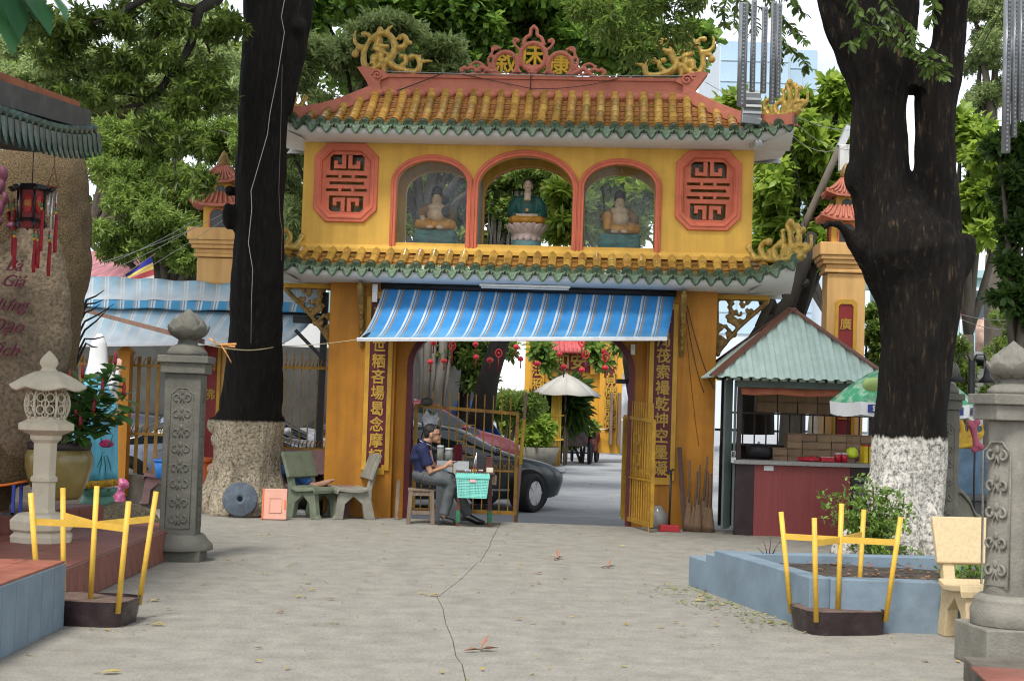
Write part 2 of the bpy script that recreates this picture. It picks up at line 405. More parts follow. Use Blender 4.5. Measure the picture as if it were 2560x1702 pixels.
def slab(poly,m):
 s_=MB();n=len(poly);s_.add([(x,y,0)for x,y in poly]+[(x,y,-0.3)for x,y in poly],[tuple(range(n))]+[(i,(i+1)%n,(i+1)%n+n,i+n)for i in range(n)])
 return s_.build('slab',m,court)
gap=0.0032
for a,b in zip(ys,ys[1:]):
 a_=a+gap
 top=(lambda x:gw(0,0).y+(x-gw(0,0).x)*math.tan(GTH)-0.0)if b=='gate' else(lambda x,b=b:b-gap)
 cut=sorted([a_]+[c.y for c in crack if a_<c.y<(20 if b=='gate' else b-gap)]+[min(top(0),19.9)])
 j=[rnd.uniform(-0.02,0.02)for _ in cut]
 edge=[(crack_x(y)+jj,y)for y,jj in zip(cut,j)]
 edge[-1]=(edge[-1][0],top(edge[-1][0]))
 for sgn in(-1,1):
  xs=[-16,-8.2,None]if sgn<0 else[None,8.4,16]
  e=[(x+sgn*gap*0.9,y)for x,y in edge]
  if sgn<0:
   slab([(-8.2+gap,a_)]+e+[(-8.2+gap,top(-8.2))],M_CONC);slab([(-16,a_),(-8.2-gap,a_),(-8.2-gap,top(-8.2)),(-16,top(-16))],M_CONC)
  else:
   slab([(8.4-gap,a_),(8.4-gap,top(8.4))]+e[::-1],M_CONC);slab([(8.4+gap,a_),(16,a_),(16,top(16)),(8.4+gap,top(8.4))],M_CONC)
rd=MB();xs=[-40,-20,-10,-4,0,4,10,20,40]
prof=[(0.012,-0.012),(0.6,-0.05),(1.6,-0.12),(3.2,-0.19),(5,-0.2),(12,-0.2),(25,-0.2),(60,-0.2),(120,-0.2)]
rd.sheet([[gw(x,y,z)for x in xs]for y,z in prof])
tag(rd.build('road',M_ROAD),'light grey road running away behind the gate',None,kind='structure')

# ================================================================== the temple gate
YEL=(0.64,0.375,0.07);ORA=(0.42,0.17,0.012)
M_YEL=mat('yellow_wall',YEL,0.75,0.08,2.2,0.12,40,dirt=0.35,dirtcol=(0.42,0.25,0.06),dscale=1.4,streak=0.2)
M_ORA=mat('orange_wall',ORA,0.6,0.12,2.0,0.12,40,dirt=0.65,dirtcol=(0.20,0.075,0.012),dscale=1.2,streak=0.3)
M_RED=mat('coral_trim',(0.60,0.15,0.08),0.6,0.14,4,0.1,dirt=0.3,dirtcol=(0.25,0.07,0.05),dscale=5)
M_SALM=mat('salmon_ridge',(0.47,0.155,0.10),0.75,0.18,3,0.2,dirt=0.75,dirtcol=(0.09,0.045,0.04),dscale=3)
M_TILE=mat('amber_glaze',(0.42,0.245,0.05),0.16,0.25,9,0.08,rand=0.36,coat=0.6,dirt=0.45,dirtcol=(0.25,0.13,0.07),dscale=14)
M_PAN=mat('amber_glaze_pan',(0.33,0.175,0.05),0.2,0.25,9,0.08,rand=0.25,coat=0.25,dirt=0.6,dirtcol=(0.15,0.08,0.05),dscale=12)
M_GRN=mat('green_glaze',(0.085,0.135,0.075),0.3,0.45,22,0.5,45,rand=0.3,coat=0.3,dirt=0.5,dirtcol=(0.02,0.025,0.02),dscale=18)
M_WHT=mat('white_soffit',(0.66,0.65,0.63),0.8,0.06,2,0.1,dirt=0.3,dirtcol=(0.4,0.4,0.4))
M_GREY=mat('niche_grey',(0.27,0.265,0.25),0.8,0.1,4,0.1)
M_GOLD=mat('gold_paint',(0.50,0.33,0.075),0.4,0.3,18,0.35,60,metal=0.25,dirt=0.5,dirtcol=(0.12,0.07,0.02),dscale=16)
M_GOLDD=mat('gold_tarnished',(0.27,0.165,0.045),0.5,0.4,16,0.4,50,metal=0.2,dirt=0.8,dirtcol=(0.035,0.025,0.015),dscale=9)
M_MAR=mat('maroon',(0.10,0.012,0.018),0.5,0.2,6,0.05)
M_CHAR=mat('char_gold',(0.43,0.255,0.035),0.45,0.12,12,0.05)
M_FRAME=mat('frame_yellow',(0.52,0.285,0.03),0.5,0.15,5,0.1)
M_DARK=mat('dark_void',(0.035,0.04,0.038),0.3,0.3,3,0)
M_WIRE=mat('cable_black',(0.02,0.02,0.02),0.5,0.1,5,0)
M_WIREG=mat('cable_grey',(0.3,0.3,0.29),0.5,0.1,5,0)

gate=thing('temple_gate','yellow two-tier temple gate with amber tiled roofs, three arches and gold dragons','gate',GO,GTH)
H=3.03  # half width of the upper storey
# --- piers and the arched passage between them
for sx in(-1,1):
 p_=MB();p_.box((sx*2.14,0.5,1.475),(0.92,1.0,3.35));pier=p_.build('pier',M_ORA,gate,bev=0.008)
# long name board on each pier
 bx_=sx*1.905
 o8=lambda hw,z0,z1,c:[(bx_-hw,z0+c),(bx_-hw+c,z0+c),(bx_-hw+c,z0),(bx_+hw-c,z0),(bx_+hw-c,z0+c),(bx_+hw,z0+c),
 (bx_+hw,z1-c),(bx_+hw-c,z1-c),(bx_+hw-c,z1),(bx_-hw+c,z1),(bx_-hw+c,z1-c),(bx_-hw,z1-c)]
 fr=plate('board_frame',[o8(0.185,0.57,3.02,0.06),o8(0.125,0.66,2.93,0.04)],-0.03,-0.002,M_FRAME,pier)
 bd=plate('name_board',[o8(0.124,0.661,2.929,0.04)],-0.014,-0.001,M_MAR,gate)
 chars='南無世粞吝場曷念摩訶'[::1]if sx<0 else '令局茷索襊乾坤空墨礙'
 for i,ch in enumerate(chars):
  zc=0.80+(9-i)*0.213+(0.0 if sx<0 else-0.03)
  t_=text('character',ch,0.205,M_CHAR,bd,(bx_,-0.018,zc),depth=0.006,bold=0.0045,sx=0.93)
 q=MB();q.box((sx*1.715,0.03,1.5),(0.03,0.05,3.3));q.build('pilaster_edge',M_FRAME,gate)
jl=[(-1.68,-0.2),(-1.53,-0.2)]+[(1.53*math.cos(math.pi-math.pi*i/24),2.05+0.82*math.sin(math.pi*i/24))for i in range(25)]+[(1.53,-0.2),(1.68,-0.2),(1.68,3.16),(-1.68,3.16)]
plate('arched_lintel',[jl],0.16,0.86,M_ORA,gate)
tl=[(-1.535,-0.2),(-1.455,-0.2)]+[(1.455*math.cos(math.pi-math.pi*i/24),2.05+0.75*math.sin(math.pi*i/24))for i in range(25)]+[(1.455,-0.2),(1.535,-0.2)]+[(1.535*math.cos(math.pi*i/24),2.05+0.826*math.sin(math.pi*i/24))for i in range(25)]
plate('arch_trim',[tl],0.12,0.32,M_MAR,gate)
q=MB();q.box((0,0.5,3.2),(6.06,1.0,0.12));q.build('floor_slab',M_WHT,gate)
# --- upper storey walls
def octo(cx,cz,hw,hh,c):return[(cx-hw+c,cz-hh),(cx+hw-c,cz-hh),(cx+hw,cz-hh+c),(cx+hw,cz+hh-c),(cx+hw-c,cz+hh),(cx-hw+c,cz+hh),(cx-hw,cz+hh-c),(cx-hw,cz-hh+c)]
NCH=[(-1.265,0.48,4.50,4.815),(0.0,0.64,4.47,4.905),(1.265,0.48,4.50,4.815)]
OCX=2.44;OCZ=4.49
wl=[[(-H,3.26),(H,3.26),(H,5.14),(-H,5.14)]]+[arch(c_,h_,3.70,s_,a_)for c_,h_,s_,a_ in NCH]+[octo(sx*OCX,OCZ,0.36,0.46,0.15)for sx in(-1,1)]
plate('front_wall',wl,0.0,0.14,M_YEL,gate)
wr=[wl[0]]+[arch(c_,h_,3.70,s_,a_)for c_,h_,s_,a_ in NCH]
plate('rear_wall',wr,0.86,1.0,M_YEL,gate)
for sx in(-1,1):
 q=MB();q.box((sx*(H-0.072),0.5,4.2),(0.14,0.718,1.878));q.build('end_wall',M_YEL,gate)
q=MB();q.box((0,0.5,3.67),(5.7,0.718,0.05));q.build('niche_floor',M_GREY,gate)
q=MB();q.box((0,0.5,5.02),(5.7,0.718,0.05));q.build('niche_ceiling',M_GREY,gate)
for x in(-1.93,-0.72,0.72,1.93):
 q=MB();q.box((x,0.5,4.345),(0.12,0.716,1.29));q.build('partition',M_GREY,gate)
for c_,h_,s_,a_ in NCH:
 for(y0,y1)in((-0.045,0.03),)+(((0.97,1.04),)if c_==0 else()):
  ob=arch(c_,h_+0.075,3.64,s_,a_+0.08)[::-1]
  plate('arch_moulding',[arch(c_,h_-0.004,3.64,s_,a_-0.004)+ob],y0,y1,M_RED,gate,bev=0.008)
  plate('arch_bead',[arch(c_,h_+0.035,3.64,s_,a_+0.037)+arch(c_,h_+0.055,3.64,s_,a_+0.058)[::-1]],y0-0.018,y0+0.004,M_RED,gate,bev=0.006)
# dusty panes in the side niches
mg=bpy.data.materials.new('dusty_glass');mg.use_nodes=True;n=mg.node_tree.nodes;n.clear();L=mg.node_tree.links.new
tr=n.new('ShaderNodeBsdfTransparent');gl=n.new('ShaderNodeBsdfGlossy');gl.inputs['Roughness'].default_value=0.06;df=n.new('ShaderNodeBsdfDiffuse');df.inputs['Color'].default_value=(0.35,0.42,0.45,1)
fr_=n.new('ShaderNodeFresnel');fr_.inputs['IOR'].default_value=1.2;m1=n.new('ShaderNodeMixShader');L(fr_.outputs[0],m1.inputs[0]);L(tr.outputs[0],m1.inputs[1]);L(gl.outputs[0],m1.inputs[2])
nz=n.new('ShaderNodeTexNoise');nz.inputs['Scale'].default_value=3.5;nz.inputs['Detail'].default_value=9;tcn=n.new('ShaderNodeTexCoord');L(tcn.outputs['Object'],nz.inputs['Vector'])
mr=n.new('ShaderNodeMapRange');mr.inputs['From Min'].default_value=0.4;mr.inputs['From Max'].default_value=0.8;mr.inputs['To Min'].default_value=0.0;mr.inputs['To Max'].default_value=0.07;L(nz.outputs['Fac'],mr.inputs['Value'])
m2=n.new('ShaderNodeMixShader');L(mr.outputs[0],m2.inputs[0]);L(m1.outputs[0],m2.inputs[1]);L(df.outputs[0],m2.inputs[2]);om=n.new('ShaderNodeOutputMaterial');L(m2.outputs[0],om.inputs['Surface'])
MATS['dusty_glass']=mg
for sx in(-1,1):
 c_,h_,s_,a_=NCH[1+sx]
 plate('pane',[arch(c_,h_-0.006,3.71,s_,a_-0.006)],0.06,0.066,mg,gate)
 plate('pane',[arch(c_,h_-0.006,3.71,s_,a_-0.006)],0.925,0.931,mg,gate)
# sill under the arches
q=MB();q.prism([(-0.085,3.55),(-0.085,3.60),(-0.03,3.655),(-0.003,3.655),(-0.003,3.55)],-H,H,'x');q.build('sill',M_YEL,gate)
# --- octagonal lattice windows
for sx in(-1,1):
 cx=sx*OCX
 wf=plate('window',[octo(cx,OCZ,0.437,0.537,0.175),octo(cx,OCZ,0.335,0.435,0.14)],-0.035,0.05,M_RED,gate,bev=0.012)
 plate('window_bead',[octo(cx,OCZ,0.385,0.485,0.158),octo(cx,OCZ,0.355,0.455,0.146)],-0.048,-0.03,M_RED,wf,bev=0.005)
 u=0.00195
 def rc(x0,x1,y0,y1):return[(cx+(x0-455)*u,OCZ-(y1-1260)*u),(cx+(x1-455)*u,OCZ-(y1-1260)*u),(cx+(x1-455)*u,OCZ-(y0-1260)*u),(cx+(x0-455)*u,OCZ-(y0-1260)*u)]
 def ch8(x0,x1,y0,y1,top):
  r=rc(x0,x1,y0,y1);c=0.04
  return[r[0],r[1],(r[2][0],r[2][1]-c),(r[2][0]-c,r[2][1]),(r[3][0]+c,r[3][1]),(r[3][0],r[3][1]-c)]if top else[(r[0][0],r[0][1]+c),(r[0][0]+c,r[0][1]),(r[1][0]-c,r[1][1]),(r[1][0],r[1][1]+c),r[2],r[3]]
 plate('lattice',[octo(cx,OCZ,0.337,0.437,0.14),ch8(335,577,1060,1172,True),ch8(335,577,1348,1460,False),rc(310,600,1204,1224),rc(335,577,1249,1271),rc(310,600,1298,1318)],0.03,0.075,M_RED,wf)
 for top in(1,-1):
  for s2 in(-1,1):
   yy=(lambda v:v)if top>0 else(lambda v:2520-v)
   def bb(x0,x1,y0,y1):
    q_=MB();a,b=sorted((yy(y0),yy(y1)));r=rc(455+s2*x0,455+s2*x1,a,b);xs_=sorted((r[0][0],r[1][0]))
    q_.prism([(xs_[0],r[0][1]),(xs_[1],r[0][1]),(xs_[1],r[2][1]),(xs_[0],r[2][1])],0.026,0.072,'y');return q_
   h1=bb(8,36,1062,1158);h1.build('lattice_bar',M_RED,wf);bb(36.5,92,1131,1157.5).build('lattice_bar',M_RED,wf);bb(66,91.5,1104,1130.6).build('lattice_bar',M_RED,wf)
   d_=MB();d_.cyl((cx+s2*46*u,0.022,OCZ+top*46*u),(cx+s2*46*u,0.05,OCZ+top*46*u),0.024,n=12);d_.build('lattice_dot',M_RED,wf)
 q=MB();q.box((cx,0.16,OCZ),(0.8,0.03,1.0));q.build('backing_pane',mg,wf)
# side pier walls hold the room behind the lattice

# ------------------------------------------------------------------ tiled roofs
def tube_mesh(n=10):
 b=MB();r0,r1=0.060,0.066
 for(t0,t1,ra,rb)in((0.0,0.90,r0,r0),(0.90,1.0,r1,r1)):
  vs_=[];N=n
  for t,r in((t0,ra),(t1,rb)):
   for k in range(N+1):
    a=math.pi*(k/N)*1.16-0.08*math.pi;vs_.append((r*math.cos(a),t,r*math.sin(a)))
  b.add(vs_,[(k,k+1,N+2+k,N+1+k)for k in range(N)],0,True)
 vs_=[(r*math.cos(math.pi*(k/n)*1.16-0.08*math.pi),1.0,r*math.sin(math.pi*(k/n)*1.16-0.08*math.pi))for k in range(n+1)for r in(0.03,r1)]
 b.add(vs_,[(2*k,2*k+1,2*k+3,2*k+2)for k in range(n)])
 return b.mesh('tube_tile',fix=False)
def pan_mesh(n=6):
 b=MB();w_=0.099
 top=[[(w_*(2*k/n-1),t,-0.028+0.034*(2*k/n-1)**2+(0.018 if t>0.5 else 0))for k in range(n+1)]for t in(0.0,1.0)]
 b.sheet(top);b.sheet([top[1],[(x,y,z-0.016)for x,y,z in top[1]]],sm=False)
 b.sheet([[(x,y,z-0.016)for x,y,z in top[1]],[(x,y-0.2,z-0.02)for x,y,z in top[1]]])
 return b.mesh('pan_tile',fix=False)
def cap_mesh(n=14):
 b=MB();r=0.064
 b.cyl((0,0,0),(0,1,0),r,n=n)
 b.lathe([(r,0),(r,0.012),(r*0.8,0.014),(r*0.74,0.008),(r*0.5,0.012),(r*0.3,0.006),(0.0,0.014)],n,rotm=Matrix.Rotation(-math.pi/2,3,'X'),c=(0,1.0,0))
 return b.mesh('end_tile',fix=False)
def drip_mesh(n=10):
 b=MB();w_=0.096;us=[2*k/n-1 for k in range(n+1)]
 top=[(w_*u,0.0,-0.022+0.03*u*u)for u in us];low=[(w_*u*0.98,0.022,-0.04+0.03*u*u-0.105*(1-abs(u)**1.5))for u in us]
 b.sheet([[(x,-0.13,z+0.075)for x,y,z in top],top,low],sm=False)
 b.sheet([[(x,y-0.016,z)for x,y,z in low],low],sm=False);b.sheet([[(x,y-0.016,z)for x,y,z in top],[(x,y-0.016,z)for x,y,z in low]],sm=False)
 b.sheet([[(x*0.72,0.012,z-0.022)for x,y,z in top],[(x*0.72,0.03,z*0.82-0.006)for x,y,z in low]],sm=False)
 return b.mesh('drip_tile',fix=False)
TUBE,PAN,CAP,DRIP=tube_mesh(),pan_mesh(),cap_mesh(),drip_mesh()
TUBE.materials.append(M_TILE);PAN.materials.append(M_PAN);CAP.materials.append(M_GRN);DRIP.materials.append(M_GRN)
def tiled(name,top_half,top_y,top_z,eave_half,eave_y,eave_z,lift,lift_from,sag,ntube,npan,back_y,body_m):
 """front slope of a hipped roof: body, curved tile rows, eave ends; S(x, s): s runs 0 at the top to 1 at the eave"""
 def S(x,s):
  y=top_y+(eave_y-top_y)*s;a=max(0,(abs(x)-lift_from)/(eave_half-lift_from))
  return Vector((x,y,top_z+(eave_z-top_z)*s-sag*math.sin(math.pi*s)+lift*a**2.2*s))
 def s0(x):return max(0.0,(abs(x)-top_half)/(eave_half-top_half))
 b=MB();N=48
 xs_=[eave_half*(2*i/N-1)for i in range(N+1)]
 b.sheet([[S(x,s0(x)+(1-s0(x))*t)-Vector((0,0,0.035))for x in xs_]for t in[i/8 for i in range(9)]])
# white soffit lip below the eave and back to the wall
 bk=[Vector((x,eave_y+0.03,S(x,1).z-0.085))for x in xs_];wl_=[Vector((x,0.0 if abs(x)<H else 0.0,eave_z-0.16))for x in xs_]
 lip=MB();lip.sheet([[S(x,1)+Vector((0,0.03,-0.03))for x in xs_],bk,[v+Vector((0,0.03,-0.035))for v in bk],[v.lerp(wv,0.5)+Vector((0,0,-0.03))for v,wv in zip(bk,wl_)],wl_])
# end slopes, back slope and their soffits
 for sx in(-1,1):
  c0=S(sx*eave_half,1);c1=Vector((c0.x,2*back_y-c0.y,c0.z));mid=Vector((sx*(eave_half-0.02),back_y,eave_z));t0=Vector((sx*top_half,top_y,top_z));t1=Vector((sx*top_half,2*back_y-top_y,top_z))
  def edge(t):
   a=abs(2*t-1);return Vector((c0.x,c0.y+(c1.y-c0.y)*t,eave_z+(c0.z-eave_z)*a**2.2))
  rows=[]
  for i in range(5):
   s=i/4;rows.append([(t0.lerp(t1,k/8)).lerp(edge(k/8),s)-Vector((0,0,0.035+sag*math.sin(math.pi*s)))for k in range(9)])
  b.sheet(rows)
  e_=[edge(k/8)-Vector((0,0,0.03))for k in range(9)];e2=[v-Vector((sx*0.02,0,0.09))for v in e_]
  lip.sheet([e_,e2,[Vector((sx*min(H,3.0),v.y*0.8+0.1,eave_z-0.16))for v in e2]])
 b.sheet([[S(x,s0(x)+(1-s0(x))*t)*1.0+Vector((0,2*(back_y-S(x,s0(x)+(1-s0(x))*t).y),-0.035))for x in xs_]for t in[i/8 for i in range(9)]])
 lip.sheet([[Vector((v.x,2*back_y-v.y,v.z))for v in r_]for r_ in([S(x,1)+Vector((0,0.03,-0.03))for x in xs_],bk,wl_)])
 roof=b.build(name,body_m,gate);lip.build('soffit',M_WHT,roof)
 rows=int(round(2*eave_half/0.197));sp=2*eave_half/rows
 def put(me,nm,x,s_a,s_b,dz,over=0.0):
  a,c=S(x,s_a),S(x,s_b);d=c-a;l=d.length
  if l<0.02:return
  d.normalize();up=(S(x+0.05,(s_a+s_b)/2)-S(x-0.05,(s_a+s_b)/2)).normalized();nrm=up.cross(d);nrm=-nrm if nrm.z<0 else nrm
  xx=d.cross(nrm);jx=rnd.uniform(-0.005,0.005)
  o=bpy.data.objects.new(nm,me);C.objects.link(o);o.parent=roof
  base=a+nrm*dz+xx*jx
  m4=Matrix((xx,d*(l+over),nrm)).transposed().to_4x4();m4.translation=base;o.matrix_local=m4
 for i in range(rows+1):
  x=-eave_half+sp*i
  if i in(0,rows):x*=0.995
  st=s0(x);L_=1-st;nt_=max(1,round(ntube*L_));ce=1-0.11/max(0.3,abs(top_y-eave_y))
  for k in range(nt_):
   put(TUBE,'tube_tile',x,st+(ce-st)*k/nt_,st+(ce-st)*(k+1)/nt_,0.0,0.008)
  put(CAP,'end_tile',x,ce,1.0,0.008)
  if i<rows:
   xm=x+sp/2;st=s0(xm);np_=max(1,round(npan*(1-st)))
   for k in range(np_):
    put(PAN,'pan_tile',xm,st+(ce-st)*k/np_,st+(ce-st)*(k+1)/np_,-0.004,0.0)
   e0,e1=S(xm-sp/2,1),S(xm+sp/2,1);o=bpy.data.objects.new('drip_tile',DRIP);C.objects.link(o);o.parent=roof;xx=(e1-e0).normalized();yy=Vector((0,-1,0));yy=(yy-xx*yy.dot(xx)).normalized();zz=yy.cross(xx);zz=-zz if zz.z<0 else zz;xx=yy.cross(zz)
   m4=Matrix((xx,yy,zz)).transposed().to_4x4();m4.translation=(e0+e1)/2+Vector((0,-0.012,0.004));o.matrix_local=m4
 return S,roof
US,uroof=tiled('upper_roof',2.12,0.42,5.84,3.50,-0.52,5.20,0.15,2.5,0.07,6,8,0.5,M_SALM)
LS,lroof=tiled('lower_roof',3.05,-0.01,3.585,3.56,-0.58,3.30,0.26,2.6,0.015,2,3,0.5,M_PAN)
# --- ridge, hip ridges
q=MB();q.prism([(0.38,5.76),(0.62,5.76),(0.58,5.9),(0.58,6.03),(0.61,6.03),(0.61,6.08),(0.39,6.08),(0.39,6.03),(0.42,6.03),(0.42,5.9)],-2.12,2.12,'x')
ridge=q.build('ridge',M_SALM,gate,bev=0.006)
sc_=MB()
for i in range(23):  # mortar scallops over the tile heads
 x=-2.05+i*0.197-0.05
 if abs(x)<2.1:sc_.ell((x,0.36,5.80),(0.085,0.05,0.06),n=8,m_=5)
sc_.build('mortar',M_SALM,ridge)
for sx in(-1,1):
 e_=MB();e_.prism([(sx*2.10,5.78),(sx*2.20,5.78),(sx*2.27,5.95),(sx*2.42,6.16),(sx*2.30,6.17),(sx*2.02,6.11),(sx*1.98,6.02),(sx*2.08,5.98)][::sx],0.36,0.64,'y')
 e_.tube(scroll((sx*2.13,6.05),0.075,0.012,0 if sx>0 else math.pi,1.5,22,y=0.35,flip=sx),0.016,6);e_.build('ridge_end',M_SALM,ridge,bev=0.006)
 for bk in(0,1):
  h=MB();rows=[]
  for i in range(13):
   s=i/12;x=sx*(2.12+(3.5-2.12)*s);p=US(x,max(0.0,(abs(x)-2.12)/(3.5-2.12)))
   if bk:p.y=1.0-p.y
   p.z+=0.02;n2=Vector((0.6,0.8,0))if(sx>0)!=bool(bk)else Vector((0.6,-0.8,0));hh=0.105-0.03*s
   rows.append([p-n2*0.085-Vector((0,0,0.08)),p-n2*0.06+Vector((0,0,hh)),p+n2*0.06+Vector((0,0,hh)),p+n2*0.085-Vector((0,0,0.08))])
  h.sheet(rows,sm=False);h.add(rows[-1],[(0,1,2,3)]);h.build('hip_ridge',M_SALM,gate)
# --- gold scroll dragons: curled tubes grown together
def curls(mb,items,y=0.0,fl=0.75):
 """items: (polyline (x,z), start radius, end radius, ball)"""
 for pts,r0,r1,ball in items:
  n_=len(pts);sm=[]
  for i in range(n_-1):  # Catmull-Rom through the points
   p0,p1,p2,p3=[Vector((a[0],y,a[1]))for a in(pts[max(i-1,0)],pts[i],pts[i+1],pts[min(i+2,n_-1)])]
   for t in(0,.25,.5,.75):
    sm.append(0.5*((2*p1)+(p2-p0)*t+(2*p0-5*p1+4*p2-p3)*t*t+(3*p1-p0-3*p2+p3)*t**3))
  sm.append(Vector((pts[-1][0],y,pts[-1][1])));N=len(sm)
  mb.tube(sm,[r0+(r1-r0)*i/(N-1)for i in range(N)],8,flat=fl)
  if ball:mb.ell((pts[-1][0],y,pts[-1][1]),(ball,ball*0.9,ball),n=10,m_=6)
def dragon_items():
# traced in tens of pixels of the ridge-end dragon, origin at its foot, 1 unit = 0.1 m roughly
 return[
 ([(-0.05,0.02),(-0.12,0.12),(-0.13,0.26),(-0.10,0.36)],0.055,0.04,0.0),  # neck left
 ([(-0.10,0.34),(-0.2,0.36),(-0.26,0.42),(-0.27,0.52),(-0.25,0.58)],0.045,0.012,0.0),
 ([(-0.12,0.32),(-0.22,0.31),(-0.25,0.25)],0.04,0.035,0.045),
 ([(-0.10,0.36),(-0.05,0.46),(-0.08,0.53),(-0.14,0.53)],0.035,0.028,0.034),
 ([(-0.04,0.44),(0.06,0.53),(0.18,0.54),(0.27,0.46),(0.30,0.34),(0.26,0.22),(0.17,0.13)],0.045,0.06,0.0),  # arch of the back
 ([(0.05,0.53),(0.09,0.60)],0.04,0.03,0.035),([(0.15,0.55),(0.22,0.62),(0.27,0.66)],0.035,0.012,0.0),
 ([(0.30,0.34),(0.42,0.36),(0.46,0.46),(0.41,0.52),(0.37,0.49)],0.055,0.03,0.035),([(0.44,0.42),(0.51,0.42)],0.04,0.03,0.03),
 ([(0.20,0.18),(0.30,0.08),(0.46,0.02),(0.62,0.02),(0.66,0.12),(0.62,0.22),(0.54,0.22)],0.06,0.035,0.04),
 ([(0.36,0.06),(0.46,0.14),(0.45,0.22),(0.40,0.23)],0.045,0.028,0.034),
 ([(0.64,0.16),(0.72,0.16),(0.78,0.17),(0.84,0.16)],0.035,0.012,0.0),([(0.63,0.2),(0.67,0.25)],0.03,0.015,0.0),
 ([(0.02,0.38),(0.12,0.36),(0.22,0.36)],0.05,0.035,0.0),([(0.05,0.31),(0.14,0.28),(0.21,0.25)],0.05,0.03,0.0),  # head and jaw
 ([(0.02,0.30),(0.06,0.42),(0.08,0.44)],0.05,0.045,0.05),
 ([(-0.02,0.02),(0.05,0.06),(0.12,0.12),(0.1,0.22)],0.06,0.05,0.05),([(0.0,0.1),(0.02,0.2)],0.06,0.045,0.05),
 ([(0.20,0.15),(0.16,0.05),(0.17,-0.02)],0.05,0.035,0.0),([(0.56,0.02),(0.58,-0.04)],0.04,0.04,0.0),
 ]
def mirror(it,sx,sc=1.0,ox=0.0,oz=0.0,fat=1.0):return[([(ox+sx*x*sc,oz+z*sc)for x,z in p],a*sc*fat,b*sc*fat,c*sc*fat)for p,a,b,c in it]
d=MB();curls(d,mirror(dragon_items(),1,fat=1.2));DR=organic('ridge_dragon',d,M_GOLD,gate,voxel=0.012,smooth=2)
DR.location=(-2.22,0.5,6.12)
d2=MB();curls(d2,mirror(dragon_items(),-1,fat=1.2));organic('ridge_dragon',d2,M_GOLD,gate,voxel=0.012,smooth=2).location=(2.22,0.5,6.12)
def cloud_items():
 return[([(-0.45,0.0),(-0.3,0.02),(-0.1,0.0),(0.1,0.02),(0.3,0.08)],0.05,0.05,0),([(-0.38,0.0),(-0.46,0.1),(-0.5,0.16)],0.045,0.03,0.04),
 ([(-0.25,0.02),(-0.33,0.14),(-0.28,0.24),(-0.22,0.24)],0.05,0.03,0.045),([(-0.1,0.02),(-0.14,0.14),(-0.05,0.22)],0.06,0.035,0.045),
 ([(0.0,0.04),(0.0,0.2),(-0.02,0.32),(-0.03,0.38)],0.05,0.02,0.03),([(0.05,0.05),(0.1,0.2),(0.08,0.36),(0.03,0.45),(0.07,0.5)],0.055,0.035,0.045),
 ([(0.1,0.08),(0.2,0.22),(0.2,0.36),(0.16,0.44)],0.05,0.035,0.045),([(0.18,0.3),(0.25,0.4)],0.04,0.03,0.04),
 ([(0.18,0.1),(0.32,0.14),(0.38,0.22),(0.37,0.32)],0.05,0.018,0.025),([(0.1,0.04),(0.22,0.05)],0.05,0.05,0.055),([(-0.02,0.05),(0.06,0.14)],0.05,0.05,0.06),
 ([(-0.18,0.04),(-0.18,0.1)],0.05,0.05,0.05),([(0.22,0.2),(0.3,0.2)],0.04,0.04,0.04)]
for sx in(-1,1):  # corner ornaments lie along the hips
 for(S_,x_,yy,zz,sc,tilt,par)in((US,3.36,-0.40,5.44,0.86,0.06,uroof),(LS,3.40,-0.42,3.54,1.0,0.05,lroof)):
  d=MB();curls(d,mirror(cloud_items(),sx,sc,fat=1.2));o=organic('corner_dragon',d,M_GOLD,gate,voxel=0.012,smooth=2);o.location=(sx*x_,yy,zz);o.rotation_euler=(0,tilt*sx,-0.55*sx)
